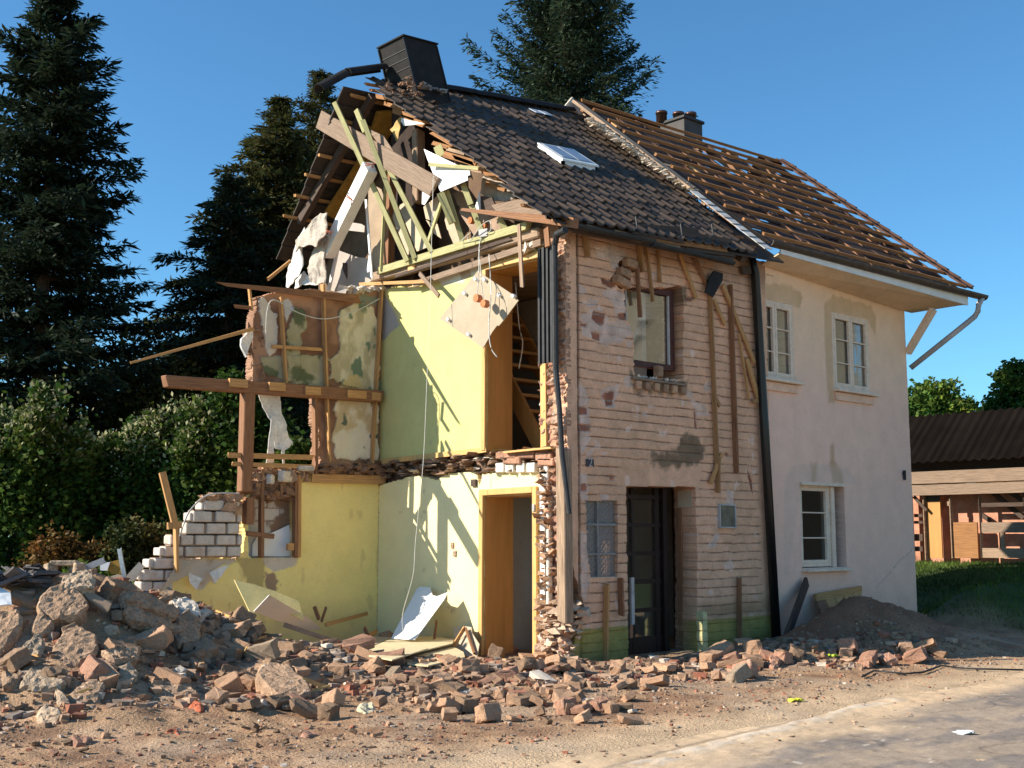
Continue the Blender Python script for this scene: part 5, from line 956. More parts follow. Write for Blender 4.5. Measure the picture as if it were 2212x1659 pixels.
for (x0, y0, x1, y1, X, dep, mt, nm) in ((60, 560, 1700, 660, XB + .35, .2, W_DARK, 'eaves_beam_and_shade'), (60, 668, 1700, 720, XB - .1, .15, W_GREY, 'wall_plate'), (60, 735, 1700, 790, XB + .05, .15, W_OLD, 'wall_plate'), (60, 790, 1700, 838, XB - .15, .15, W_GREY, 'front_rail'), (640, 752, 740, 780, XB - .02, .05, M_WHITE, 'white_board'), (745, 742, 1000, 775, XB - .02, .05, W_FRAME, 'pine_board'), (1010, 735, 1250, 762, XB - .02, .05, W_FRAME, 'pine_board'),  # first row is a dark strip painted in for the shadow under the eaves
    (60, 840, 160, 1475, XB + .1, .1, W_OLD, 'timber_post'), (240, 835, 275, 1475, XB, .15, W_OLD, 'timber_post'), (275, 935, 428, 1458, XB + .1, .05, W_DOOR, 'door'), (262, 840, 400, 930, XB + .12, .05, M_GUTTER, 'transom_board'), (484, 840, 520, 1458, XB, .15, W_OLD, 'timber_post'), (755, 840, 785, 1458, XB, .15, W_OLD, 'timber_post'), (1170, 840, 1200, 1458, XB, .15, W_DARK, 'timber_post'),
    (520, 1128, 760, 1460, XB + .05, .06, W_BATTEN, 'plank_panel'), (785, 1128, 1250, 1222, XB + .02, .08, W_GREY, 'grey_plank'), (785, 1365, 1250, 1460, XB + .03, .1, W_OLD, 'plank_panel'), (960, 1222, 998, 1366, XB + .03, .1, W_OLD, 'window_post'), (785, 950, 1250, 978, XB + .05, .08, W_DARK, 'cross_rail'), (470, 935, 500, 975, XB, .12, W_OLD, 'rail_end')):
    bb(nm, x0, y0, x1, y1, X, dep, mt)
for (x0, y0, x1, y1) in ((165, 1050, 245, 1080), (165, 1115, 245, 1140), (165, 1235, 245, 1300), (165, 1350, 245, 1395)): bb('wall_slat', x0, y0, x1, y1, XB + .25, .05, W_DARK)
m = MB(); m.beam(mx_(165, 890), mx_(285, 1020), .06, .07); m.build('corner_brace', W_DARK, BN)
for a, b in (((880, 840), (1180, 1090)), ((1010, 815), (1200, 950)), ((780, 1050), (880, 1120))): m = MB(); m.beam(mx_(*a, XB + .3), mx_(*b, XB + .3), .08, .1); m.build('diagonal_strut', W_DARK, BN)
m = MB(); m.box((XB + .62, .2, 1.9), (.25, 12, 2.3)); m.build('brick_wall', M_BW, BN); m = MB(); m.box((XB + .6, y0b - .2, 2), (.9, .2, 2.6)); m.build('end_wall', M_BW, BN)
# ================================================================== house across the road (seen in the window reflections)
OH = empty('opposite_house', (24, -20, 0), 'cream gabled house across the road, mirrored in the window panes', 'house')
m = MB(); m.box((26, -20.5, 5.4), (9, 13, 11.2)); m.build('wall', mat('cream_render', (.42, .37, .28), .9, .1, 2, .1, 40, .004), OH)
m = MB(); m.prism([(26 - 5.2, -13.4, 10.9), (26 + 5.2, -13.4, 10.9), (26, -13.4, 15)], (0, -14.2, 0)); m.build('roof', M_CLAY, OH)
m = MB(); m.box((26, -20.5, 1.7), (9.1, 13.1, 3.8)); m.build('plinth', mat('dark_reflection_base', (.02, .017, .014), .9), OH)  # made-up base storey added so the lower panes mirror something dark
for k in range(4):
    for zz in (5.6, 8.6):
        m = MB(); m.box((21.46, -15.5 - 3.1 * k, zz), (.1, 1.1, 1.5)); wn = m.build('window', M_WHITE, OH); m = MB(); m.box((21.40, -15.5 - 3.1 * k, zz), (.06, .9, 1.3)); m.build('pane', W_DARK, wn)

m = MB(); m.tube([(21.35, -18.6, 8.1), (21.35, -17.9, 8.45), (21.35, -17.15, 9.05), (21.35, -17.0, 9.4), (21.35, -17.0, 10.9)], .17, 8); m.build('downpipe', M_PIPE, OH)
# ================================================================== trees and shrubs
def ground_pt(u, D):
    r = ray(u, 1160); r = np.array([r[0], r[1]]); r /= np.hypot(*r); p = CP[:2] + r * D; return Vector((p[0], p[1], float(H(p[0], p[1], False))))
def depth_of(p): return float(np.dot(np.array(p) - CP, FW))
def zat(p, ypx): d = math.hypot(p[0] - CP[0], p[1] - CP[1]); rr = ray(1106, ypx); return CP[2] + d * rr[2] / math.hypot(rr[0], rr[1])
def quads(P, A, B, name, mt, par, col):
    n = len(P); V = np.stack([P - A * .0 - B, P + A * .5 - B * .7, P + A, P + A * .5 + B * .7], 1).reshape(-1, 3); V = np.stack([P - B * .35, P + A * .55 - B, P + A, P + A * .45 + B], 1).reshape(-1, 3)
    return npmesh(name, V, np.arange(4 * n).reshape(n, 4), mt, par, np.repeat(col, 4, 0))
LM_SPR = leafmat('spruce_needles', (.024, .038, .022)); LM_FIR = leafmat('fir_needles', (.040, .062, .036)); LM_SPR2 = leafmat('mossy_needles', (.070, .074, .026)); LM_LEAF = leafmat('green_leaf', (.06, .105, .022), trans=.35); LM_LIGHT = leafmat('bright_leaf', (.10, .17, .035), trans=.4); LM_BLOS = leafmat('cream_blossom', (.40, .38, .20), trans=.3); LM_DRY = leafmat('dry_leaf', (.17, .09, .03), trans=.3)
M_BARK = mat('bark', (.10, .07, .05), .95, .35, 6, .8, 30, .03)
def conifer(label, u, D, ytop, R, seed, mt, nb=170, droop=.35, rise=.15, tip=.25, group=None, low=.1, size=1.0, pw=.85, ztop=None, pos=None, twig=1.0, whorl=0):
    rs = np.random.RandomState(seed); p = pos if pos is not None else ground_pt(u, D); zt = ztop or zat(p, ytop); Ht = zt - p.z; T = empty('conifer_tree', p, label, 'tree', group)
    m = MB(); k = 9; m.tube([(p.x + .03 * math.sin(i), p.y + .03 * math.cos(i * 1.3), p.z - .2 + Ht * i / k) for i in range(k + 1)], [max(.02, .02 * Ht * (1 - i / k)) for i in range(k + 1)], 8)
    P = []; A = []; B = []; C = []; mb = m
    for i in range(nb):
        f = low + (1 - low) * ((i + rs.rand()) / nb) ** .95; f = min(f, .985) if not whorl else min(.985, low + (1 - low) * ((int((f - low) / (1 - low) * whorl) + .5 + rs.uniform(-.16, .16)) / whorl)); L = (R * (1 - f) ** pw * rs.uniform(.62, 1.18) * min(1, .25 + (1 - f) * 6) + .12) * (.8 + .4 * (math.sin(i * 7.1) > .3)); az = i * 2.39996 + rs.uniform(-.4, .4)
        d = np.array([math.cos(az), math.sin(az), 0]); pr = np.array([-d[1], d[0], 0]); p0 = np.array([p.x, p.y, p.z + Ht * f]); up = rise + .5 * f ** 3; nt = max(5, int(6 + L * 5.5))
        s = np.linspace(.08, 1, nt); path = p0 + np.outer(s * L, d); path[:, 2] += L * (up * s - droop * s ** 2 + tip * s ** 3 * .8)
        mb.tube([p0, p0 + d * L * .5 + np.array([0, 0, L * (up * .5 - droop * .25 + tip * .1)]), path[-1]], [.012 + .012 * L, .014, .005], 4)
        for sd in (-1, 1, 0):
            an = math.radians(52) if sd else 0; tl = (.36 * L * (1.08 - s) ** .8 + .16 * min(1, L)) * twig * rs.uniform(.7, 1.2, nt) if sd else np.full(nt, .2)
            td = d * math.cos(an) + sd * pr * math.sin(an); kk = np.arange(1, 8)[None, :, None] / 7.0 - .07
            q_ = path[:, None, :] + td[None, None, :] * tl[:, None, None] * kk; q_[..., 2] -= (droop * .8) * tl[:, None] * kk[..., 0] ** 2
            q_ = q_.reshape(-1, 3) + rs.normal(0, .035, (nt * 7, 3)); dirs = td[None, :] + rs.normal(0, .38, (len(q_), 3)); dirs[:, 2] -= droop * .4; dirs /= np.linalg.norm(dirs, axis=1)[:, None]
            ln = rs.uniform(.14, .27, len(q_)) * size * min(1, .55 + .5 * L); n_ = rs.normal(0, .5, (len(q_), 3)) + np.array([0, 0, .9]); sdv = np.cross(dirs, n_); sdv /= np.linalg.norm(sdv, axis=1)[:, None] + 1e-9
            P.append(q_); A.append(dirs * ln[:, None]); B.append(sdv * (ln * rs.uniform(.09, .17, len(q_)))[:, None]); br = rs.uniform(.55, 1.5, len(q_)) * rs.uniform(.8, 1.25); C.append(np.stack([br * rs.uniform(.85, 1.25, len(q_)), br, br * rs.uniform(.8, 1.1, len(q_))], 1))
    quads(np.concatenate(P), np.concatenate(A), np.concatenate(B), 'crown', mt, T, np.concatenate(C)); mb.build('trunk', M_BARK, T); return T
conifer('tall dark conifer with long level branches, leftmost of the trees', 68, 30, 22, 3.7, 11, LM_SPR, nb=250, droop=.32, rise=.06, tip=.36, low=.10, pw=.78, size=1.25, whorl=24)
conifer('dark drooping spruce between the tall conifer and the torn house', 580, 33, 222, 5.0, 12, LM_SPR2, nb=270, droop=.55, rise=.15, tip=.15, low=.08, pw=.9, size=1.1)
conifer('lower dark spruce with stepped outline beside the drooping spruce', 478, 31, 395, 3.9, 13, LM_SPR, nb=180, droop=.45, rise=.12, tip=.2, low=.06, pw=.8, size=1.1)
conifer('spruce whose tip shows just below the loose ridge tiles', 672, 36, 160, 4.6, 14, LM_SPR2, nb=230, droop=.4, rise=.2, tip=.2, low=.1, pw=.85)
conifer('broad bluish fir rising behind the roof ridge', 1234, 36, -120, 4.6, 15, LM_FIR, nb=290, droop=.10, rise=.20, tip=.34, low=.42, pw=.60, size=1.0, whorl=22)
def leafy(name, label, cat, centers, seed, mt, nleaf=2600, ls=.10, group=None, trunk=True, mt2=None, blossom=0.0, part='crown', stems=3):
    # centers: list of (x,y,z,rx,ry,rz) lobes forming one plant
    rs = np.random.RandomState(seed); c0 = centers[0]; gz = float(H(c0[0], c0[1], False)); T = empty(name, (c0[0], c0[1], gz), label, cat, group); P = []
    for (x, y, z, rx, ry, rz) in centers:
        ncl = max(10, int(nleaf / 26)); dv = rs.normal(0, 1, (ncl, 3)); dv /= np.linalg.norm(dv, axis=1)[:, None]; rad = rs.uniform(.25, 1.05, ncl) ** .6; cl = dv * rad[:, None] * np.array([rx, ry, rz]) + np.array([x, y, z]); cl = cl[cl[:, 2] > gz + .02]
        pts = np.repeat(cl, 26, 0) + rs.normal(0, 1, (len(cl) * 26, 3)) * .11 * (rx + rz) / 2; P.append(pts[pts[:, 2] > gz])
    P = np.concatenate(P); n = len(P); d = rs.normal(0, 1, (n, 3)); d[:, 2] = d[:, 2] * .6 - .15; d /= np.linalg.norm(d, axis=1)[:, None]; s = np.cross(d, rs.normal(0, 1, (n, 3))); s /= np.linalg.norm(s, axis=1)[:, None]; L = rs.uniform(.7, 1.4, n) * ls; cv = fbm(P[:, 0] * 1.6 + P[:, 2], P[:, 1] * 1.6 - P[:, 2] * 1.3, seed, 3); br = rs.uniform(.5, 1.4, n) * (.45 + 1.1 * cv); C = np.stack([br * rs.uniform(.75, 1.2, n) * (.6 + .9 * cv), br, br * rs.uniform(.6, 1.1, n)], 1)
    quads(P, d * L[:, None], s * (L * .34)[:, None], part, mt, T, C)
    if blossom:
        zc = np.quantile(P[:, 2], .62); top = P[P[:, 2] > zc + rs.uniform(-.1, .5, n) * (P[:, 2].max() - zc)]; k = rs.choice(len(top), int(len(top) * blossom)); b = top[k] + rs.normal(0, .05, (len(k), 3)); b[:, 2] += .04; d = rs.normal(0, .6, (len(k), 3)) + np.array([0, 0, .7]); d /= np.linalg.norm(d, axis=1)[:, None]; s = np.cross(d, rs.normal(0, 1, (len(k), 3))); s /= np.linalg.norm(s, axis=1)[:, None]; L = rs.uniform(.05, .12, len(k))
        br = rs.uniform(.6, 1.2, (len(k), 1)); quads(b, d * L[:, None], s * (L * .3)[:, None], 'blossom', LM_BLOS, T, np.repeat(br, 3, 1))
    if trunk:
        m = MB()
        for i in range(stems):
            x, y, z = centers[i % len(centers)][:3]; bx, by = c0[0] + rs.uniform(-.15, .15), c0[1] + rs.uniform(-.15, .15); m.tube([(bx, by, gz - .1), ((bx + x) / 2 + .1, (by + y) / 2, gz + (z - gz) * .5), (x, y, z + .2)], [.05 + .012 * (z - gz), .04, .012], 6)
        m.build('stems' if stems > 1 else 'trunk', M_BARK, T)
    return T
def lobes(u, D, ytops, wpx, seed, ybot=1240, dep=.8):
    # a bush described by its width and top height in the photograph, rebuilt as lobes at distance D
    rs = np.random.RandomState(seed); out = []; n = len(ytops); s = D / FPX
    for k, yt in enumerate(ytops):
        p = ground_pt(u + wpx * ((k + .5) / n - .5), D + rs.uniform(-.3, .3)); zt = zat(p, yt); w_ = wpx / n * s * .75; hgt = zt - p.z; out.append((p.x, p.y, p.z + hgt * .5, w_, w_ * dep, hgt * .52)); out.append((p.x + rs.uniform(-.3, .3), p.y, p.z + hgt * .72, w_ * .6, w_ * .6, hgt * .27))
    return out
G = 'flowering hedge shrubs'
leafy('flowering_shrub', 'cream flowering shrub at the left end of the hedge', 'shrub', lobes(10, 23.5, (905, 915), 190, 1), 31, LM_LEAF, 3200, .11, G, blossom=.5)
leafy('flowering_shrub', 'cream flowering shrub with a tall spire, below the tall conifer', 'shrub', lobes(130, 23, (860, 925), 130, 2), 32, LM_LEAF, 3000, .11, G, blossom=.5)
leafy('flowering_shrub', 'cream topped bush at the middle of the hedge', 'shrub', lobes(250, 23.5, (945, 925), 150, 3), 33, LM_LEAF, 3000, .11, G, blossom=.45)
leafy('flowering_shrub', 'pale feathery flowering bush under the long loose lath', 'shrub', lobes(355, 22.8, (905, 900), 120, 4), 34, LM_LEAF, 3000, .10, G, blossom=.6)
leafy('flowering_shrub', 'pale flowering bush just below the splintered beam end', 'shrub', lobes(440, 22.5, (862, 880), 120, 5), 35, LM_LEAF, 3000, .10, G, blossom=.5)
leafy('leafy_shrub', 'green leafy shrub right beside the timber post', 'shrub', lobes(540, 22, (800, 870), 140, 6), 36, LM_LEAF, 3600, .11)
leafy('leafy_shrub', 'green shrub showing through the empty window frame', 'shrub', lobes(650, 21.5, (950, 940), 120, 7), 37, LM_LEAF, 3000, .10)
leafy('leafy_tree', 'small broadleaf tree in the gap between the two big conifers', 'tree', [(lambda p: (p.x, p.y, zat(p, 850), 1.4, 1.2, 1.5))(ground_pt(290, 30)), (lambda p: (p.x, p.y, zat(p, 900), 1.5, 1.2, 1.3))(ground_pt(350, 30)), (lambda p: (p.x, p.y, zat(p, 960), 1.5, 1.2, 1.3))(ground_pt(240, 30))], 38, LM_SPR2, 3400, .12, stems=1)
leafy('leafy_tree', 'bright green tree behind the barn roof near the white house corner', 'tree', [(lambda p: (p.x, p.y, zat(p, 930), 2.0, 1.8, 1.3))(ground_pt(1985, 46)), (lambda p: (p.x, p.y, zat(p, 890), 1.0, 1.2, .9))(ground_pt(2035, 46)), (lambda p: (p.x, p.y, zat(p, 915), .8, 1.2, .6))(ground_pt(2075, 46)), (lambda p: (p.x, p.y, zat(p, 990), 2.2, 1.8, 2.0))(ground_pt(1960, 46))], 39, LM_LIGHT, 3600, .16, stems=1)
leafy('leafy_tree', 'dark green tree at the right end above the barn roof', 'tree', [(lambda p: (p.x, p.y, zat(p, 920), 1.1, 1.4, 1.3))(ground_pt(2235, 44)), (lambda p: (p.x, p.y, zat(p, 850), .6, 1, .8))(ground_pt(2225, 44)), (lambda p: (p.x, p.y, zat(p, 915), .7, 1, .7))(ground_pt(2190, 44)), (lambda p: (p.x, p.y, zat(p, 990), 2, 1, 2.0))(ground_pt(2240, 44))], 40, LM_LEAF, 3400, .15, stems=1)
leafy('low_bush', 'low rust brown bush behind the rubble heap', 'shrub', lobes(150, 19.5, (1150, 1165), 170, 8, dep=.6), 41, LM_DRY, 1800, .07)
leafy('low_bush', 'low dry mound of plants nearer the white block wall', 'shrub', lobes(330, 20, (1120, 1130), 190, 9, dep=.6), 42, LM_SPR2, 2000, .07)
leafy('low_bush', 'small yellow green plant beside the rust brown bush', 'shrub', lobes(215, 18.5, (1205,), 90, 10, dep=.6), 43, LM_LIGHT, 900, .06)
wl = leafy('woodland', 'far dark strip of trees beyond the hedge', 'woodland', [(lambda p: (p.x, p.y, p.z + 2.6, 5.0, 4.0, 3.6 + 1.2 * math.sin(u_ * .7)))(ground_pt(u_, 58 + 4 * math.sin(u_))) for u_ in range(-1500, 700, 170)], 44, LM_SPR2, 2400, .42, trunk=False)
wl['kind'] = 'stuff'
del wl['label'], wl['category']
# grass of the lawn towards the barn and beside the heap
rs = np.random.RandomState(50); n = 42000; x = rs.uniform(9.6, 16, n); y = rs.uniform(-3.2, 6, n); k = rs.rand(n) < .55 + .45 * (x > 13); x, y = x[k], y[k]
x2 = rs.uniform(-11, -6.5, 5000); y2 = rs.uniform(3.6, 7.5, 5000); x = np.concatenate([x, x2]); y = np.concatenate([y, y2]); P = np.stack([x, y, H(x, y)], 1); d = rs.normal(0, .35, (len(x), 3)) + np.array([0, 0, 1]); L = rs.uniform(.03, .09, len(x)); s = np.cross(d, rs.normal(0, 1, (len(x), 3))); s /= np.linalg.norm(s, axis=1)[:, None]; br = rs.uniform(.5, 1.5, (len(x), 1)) * (.35 + 1.2 * fbm(x * .9, y * .9, 7, 3))[:, None]
g = quads(P, d * L[:, None], s * (L * .12)[:, None], 'grass', leafmat('grass_blade', (.085, .13, .025), trans=.3), None, np.repeat(br, 3, 1)); tag(g, 'green lawn grass', 'grass', kind='stuff'); del g['label'], g['category']
# ================================================================== loose timbers, boards and wires in the torn gable
def thingpole(name, label, cat, view, a, b, X1, X2, w_, h_, mt, group=None, rag=.012, seg=1, ax='X', bevel=.0, tw=None, bow=0.0):
    o = pole(name, view, a, b, ax, X1, w_, h_, mt, None, rag, None, X2, seg, bevel, tw, bow); return tag(o, label, cat, group)
thingpole('weathered_plank', 'wide weathered grey plank hanging across the top of the torn gable', 'plank', 'J', (95, 540), (1700, 1480), -.62, -.45, .05, .30, W_GREY, rag=.05, seg=3, bevel=.008)
GS = 'green treated studs leaning in the gable'
for lab, v_, a, b, x1, x2, w_, h_ in (
    ('longest green stud, leaning leftmost across the weathered plank', '1', (545, 590), (965, 1505), -.78, -.25, .045, .075),
    ('short green stud end poking out just above the weathered plank', '1', (672, 635), (722, 760), -.60, -.56, .045, .085),
    ('green stud with a white torn scrap, crossing the middle of the weathered plank', '1', (708, 692), (1008, 1490), -.74, -.22, .045, .075),
    ('green stud leaning just right of the reddish timber post', '1', (860, 975), (1105, 1450), -.50, -.2, .045, .07),
    ('upright green stud standing left of the reddish timber post', '1', (843, 960), (812, 1560), -.34, -.2, .04, .07),
    ('thick green stud below the bottom corner of the white board', 'L', (285, 740), (450, 1155), -.42, -.3, .06, .11),
    ('green stud right behind the thick stud, reaching the sill', 'L', (370, 700), (590, 1410), -.32, -.15, .05, .075),
    ('green stud hanging below the right half of the white board', 'L', (600, 610), (705, 890), -.30, -.25, .04, .085),
    ('green stud in front of the orange sockets', 'L', (715, 910), (850, 1260), -.22, -.15, .04, .08),
    ('short green stud nearest the eaves', 'L', (1095, 1080), (1185, 1235), -.2, -.15, .04, .08),
    ('green stud leaning the opposite way, splintered at its foot', 'L', (300, 850), (122, 1385), -.36, -.25, .03, .07),
    ('stubby green stud sticking up behind the top of the white board', 'L', (250, 85), (305, 230), -.22, -.2, .05, .14)):
    thingpole('wall_stud', lab, 'stud', v_, a, b, x1, x2, w_, h_, W_GREEN, GS)
thingpole('crossing_lath', 'green lath lying across the front of the white board', 'lath', 'L', (130, 338), (830, 395), -.48, -.40, .03, .05, W_GREEN)
pole('roof_post', '1', (868, 1000), (856, 1540), 'X', -.02, .13, .13, W_BROWN, HOUSE, .02, 'reddish timber post of the attic'); pole('roof_post', 'J', (1470, 690), (1478, 1720), 'X', .02, .17, .14, W_OLD, HOUSE, .03, 'rough pale timber post of the attic', bevel=.015, seg=6)
pole('sill_plate', '1', (805, 1562), (1662, 1300), 'X', -.16, .09, .11, W_GREEN, HOUSE, .03, 'green sill plate along the attic floor edge'); pole('floor_beam', '1', (772, 1602), (1742, 1340), 'X', -.06, .16, .15, W_OLD, HOUSE, .04, None, None, 6, .02); pole('edge_plank', '1', (690, 1637), (1100, 1620), 'X', -.14, .03, .05, W_PINE); pole('edge_plank', '1', (1000, 1640), (1742, 1392), 'X', -.10, .04, .09, W_GREY, HOUSE, .04); pole('edge_plank', '1', (900, 1590), (1560, 1375), 'X', -.15, .03, .05, W_DARK, HOUSE, .04)
m = MB(); m.box(PX('1', 1000, 1535, -.12), (.1, .16, .12)); m.build('packing_block', W_FRAME, HOUSE)
def board(name, label, cat, view, pts, X, mt, tilt=None, th=.0125, group=None, ax='X', vec=None):
    f = PX if ax == 'X' else PY; P = [f(view, *p, X + (tilt(p) if tilt else 0)) for p in pts]; m = MB(); m.prism(P, vec or ((th, 0, 0) if ax == 'X' else (0, th, 0))); return tag(m.build(name, mt), label, cat, group)
board('white_board', 'big white angular plasterboard hanging under the torn tiles', 'plasterboard', 'L', [(50, 122), (530, 352), (560, 368), (682, 408), (692, 482), (655, 495), (662, 555), (282, 716), (205, 530), (140, 362), (95, 250)], -.36, M_GYPS, lambda p: -.0001 * p[1])
board('white_board', 'small white plasterboard scrap left of the big white board', 'plasterboard', 'L', [(32, 635), (176, 712), (62, 898), (24, 885)], -.20, M_GYPS)
GT = 'tan plasterboard backs in the attic'
board('tan_board', 'narrow tan board leaning between the two long green studs', 'plasterboard', 'K', [(1615, 132), (1692, 98), (1942, 738), (1872, 756)], -.16, M_TAN, lambda p: .0003 * (700 - p[1]), group=GT); board('tan_board', 'larger tan board leaning right of the narrow one', 'plasterboard', 'K', [(1748, 82), (1850, 15), (2152, 625), (2140, 655), (2002, 712)], -.13, M_TAN, lambda p: .0003 * (700 - p[1]), group=GT)
board('tan_board', 'tan board below the weathered plank end', 'plasterboard', 'L', [(45, 925), (262, 755), (245, 930), (180, 1120), (80, 1090)], -.06, M_TAN, group=GT); board('tan_board', 'pointed tan scrap near the long wire', 'plasterboard', 'L', [(80, 1105), (180, 1150), (240, 1160), (292, 1362), (200, 1300)], -.08, M_TAN, group=GT); board('tan_board', 'curved tan board behind the thick green stud', 'plasterboard', 'L', [(352, 985), (460, 1020), (600, 1440), (470, 1452), (372, 1230), (335, 1090)], .06, M_TAN, group=GT)
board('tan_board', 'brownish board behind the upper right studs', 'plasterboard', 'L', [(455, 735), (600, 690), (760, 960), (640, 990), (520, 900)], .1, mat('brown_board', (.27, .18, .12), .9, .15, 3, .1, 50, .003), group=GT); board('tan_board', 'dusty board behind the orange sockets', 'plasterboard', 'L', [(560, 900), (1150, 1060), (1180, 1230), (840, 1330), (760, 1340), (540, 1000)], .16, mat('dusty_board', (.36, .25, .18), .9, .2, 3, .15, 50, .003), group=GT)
board('tan_board', 'dark tan sheet standing left of the upright green stud', 'plasterboard', 'K', [(1330, -250), (1510, -150), (1560, 0), (1480, 950), (1400, 1080), (1330, 300)], .04, mat('dark_tan_board', (.38, .28, .19), .9, .15, 3, .1, 50, .003), group=GT)  # sheet in a darker tan than the plain board backs
board('splinter_board', 'splintered brown board piece beside the weathered plank', 'board', 'J', [(790, 680), (985, 770), (1130, 990), (1110, 1030), (900, 860), (800, 720)], -.5, W_GREY)
# white clad rafter box and the torn lining at its foot
o = thingpole('clad_rafter', 'white clad sloping rafter box in the gable', 'rafter box', '1', (752, 960), (505, 1460), -.60, -.48, .17, .24, M_WHITE, seg=2, rag=.02)
for i, (a, b) in enumerate((((725, 935), (765, 965)), ((625, 1110), (640, 1180)), ((505, 1315), (520, 1360)))):
    m = MB(); p = PX('1', *a, -.80); r_ = PX('1', *b, -.80); m.tube([p, p.lerp(r_, .3) + Vector((0, .05, .02)), p.lerp(r_, .6) + Vector((0, -.05, 0)), r_], .010, 5); m.tube([p + Vector((0, .06, -.05)), r_ + Vector((0, -.06, .05))], .007, 5); k_ = m.build('rusty_bracket', mat('rust', (.24, .05, .02), .8) if 'rust' not in bpy.data.materials else bpy.data.materials['rust'], o)
GE = 'thin white board edges in the gable'
board('board_edge', 'tall thin white board edge right of the clad rafter', 'plasterboard', 'K', [(1280, -10), (1308, -10), (1350, 600), (1388, 1088), (1360, 1060), (1335, 700)], -.3, M_GYPS, th=.02, group=GE); board('board_edge', 'short white splinter beside the tall white edge', 'plasterboard', 'K', [(1340, 730), (1352, 980), (1318, 1002), (1312, 960)], -.31, M_GYPS, th=.02, group=GE); board('board_edge', 'slanting white board edge at the foot of the clad rafter', 'plasterboard', 'K', [(898, 620), (922, 640), (790, 1248), (755, 1248)], -.28, M_GYPS, th=.03, group=GE)
board('grey_board', 'torn grey plasterboard standing on the middle wall', 'plasterboard', 'K', [(905, 690), (1160, 785), (1318, 808), (1395, 1100), (1160, 1262), (990, 1292), (780, 1245), (885, 760)], -.05, mat('grey_board', (.44, .38, .33), .9, .1, 4, .1, 60, .003)); board('grey_plasterboard', 'short grey horizontal panel right of the clad rafter', 'plasterboard', 'K', [(1060, 380), (1110, 310), (1232, 330), (1280, 360), (1275, 445), (1050, 420)], -.02, bpy.data.materials['grey_board'])
board('gap_shade_strip', 'dark strip laid on the grey plasterboard as the shade of a gap', 'board', 'K', [(975, 865), (1030, 870), (1032, 1090), (975, 960)], -.07, W_DARK, th=.01)  # dark strip stands in for the shade inside a gap of the board
for i, (lab, pts, mt_, wob) in enumerate((('torn white lining hanging at the left rim of the attic', [(480, 380), (540, 350), (600, 300), (640, 160), (760, 170), (745, 420), (640, 640), (470, 640), (400, 640), (345, 720), (330, 560)], M_DUSTY, .07), ('ragged white strip of lining falling to the middle wall', [(345, 560), (470, 380), (430, 600), (370, 720), (350, 900), (380, 1050), (240, 1220), (200, 1200), (200, 1080), (260, 900)], M_FIB, .06), ('dusty lining flap in front of the clad rafter foot', [(580, 690), (720, 480), (760, 560), (730, 850), (720, 1130), (640, 1170), (520, 1150), (560, 900), (515, 790)], M_DUSTY, .07), ('bright white torn lining on top of the middle wall', [(430, 1000), (500, 1060), (640, 980), (700, 1000), (715, 1130), (600, 1180), (420, 1170), (300, 1230), (340, 1120)], M_FIB, .06))):
    o = sheet('torn_lining', 'K', pts, 'X', -.75 + .08 * i, mt_, None, .02, wob, 20 + i); tag(o, lab, 'insulation', 'torn lining scraps')
rows = [((p.x, p.y + rs.uniform(-.1, .1), p.z), (r_, r_, r_ * .8)) for p, r_ in [(PY('K', 990 + 500 * rs.rand(), 1215 + 50 * rs.rand(), YM + .02), rs.uniform(.02, .06)) for k in range(60)]]; V, Fc = lumps(rows, 61); o = npmesh('wall_top_rubble', V, Fc, M_PLASTR, HOUSE); o['kind'] = 'stuff'
# ---- hanging board with tabs, wires and orange sockets
HB = board('hanging_board', 'square tan board hanging askew on wires in front of the upstairs door', 'board', '4', [(550, 655), (812, 325), (1058, 490), (1050, 500), (1095, 527), (1000, 655), (958, 705), (948, 700), (912, 748), (850, 858)], -.42, M_BOARD, th=.016)
for k, (a, b) in enumerate(((725, 480), (800, 380), (862, 385), (965, 492), (612, 660), (752, 762), (1062, 498))):
    p = PX('4', a, b, -.44); m = MB(); m.box(p, (.05, .05, .04), M=Matrix.Rotation(.7, 3, 'X')); t = m.build('tab', M_GYPS); 
    t.location -= HB.location; t.parent = HB
def wire(name, label, pts, r_=.006, mt=M_CABLE, ax='X'):
    P = [(PX if ax == 'X' else PY)(v_, a, b, X) for v_, a, b, X in pts]; Q = []
    for i in range(len(P) - 1):
        p0, p1, p2, p3 = P[max(i - 1, 0)], P[i], P[i + 1], P[min(i + 2, len(P) - 1)]
        for k in range(6):
            t = k / 6; Q.append(.5 * ((2 * p1) + (p2 - p0) * t + (2 * p0 - 5 * p1 + 4 * p2 - p3) * t * t + (3 * p1 - p0 - 3 * p2 + p3) * t ** 3))
    Q.append(P[-1]); m = MB(); m.tube(Q, r_, 5); o = m.build(name, mt, None, smooth=True); return tag(o, label, 'cable')
wire('cable', 'pale cable dangling over the hanging board, frayed at its end', [('4', 893, 215, -.2), ('4', 905, 480, -.58), ('4', 890, 700, -.58), ('4', 905, 850, -.55), ('4', 948, 920, -.5)], .008)
sk = wire('socket_cable', 'looped wires holding two orange sockets', [('4', 850, 40, -.2), ('4', 825, 150, -.3), ('4', 822, 330, -.6), ('4', 812, 500, -.62), ('4', 850, 545, -.6), ('4', 838, 380, -.6), ('4', 825, 180, -.35)], .006)
for a in ((818, 515), (868, 552)):
    p = PX('4', *a, -.62); m = MB(); m.tube([p + Vector((-.05, 0, 0)), p + Vector((.03, 0, 0))], .055, 9); t = m.build('orange_socket', M_ORANGE); t.location -= sk.location; t.parent = sk
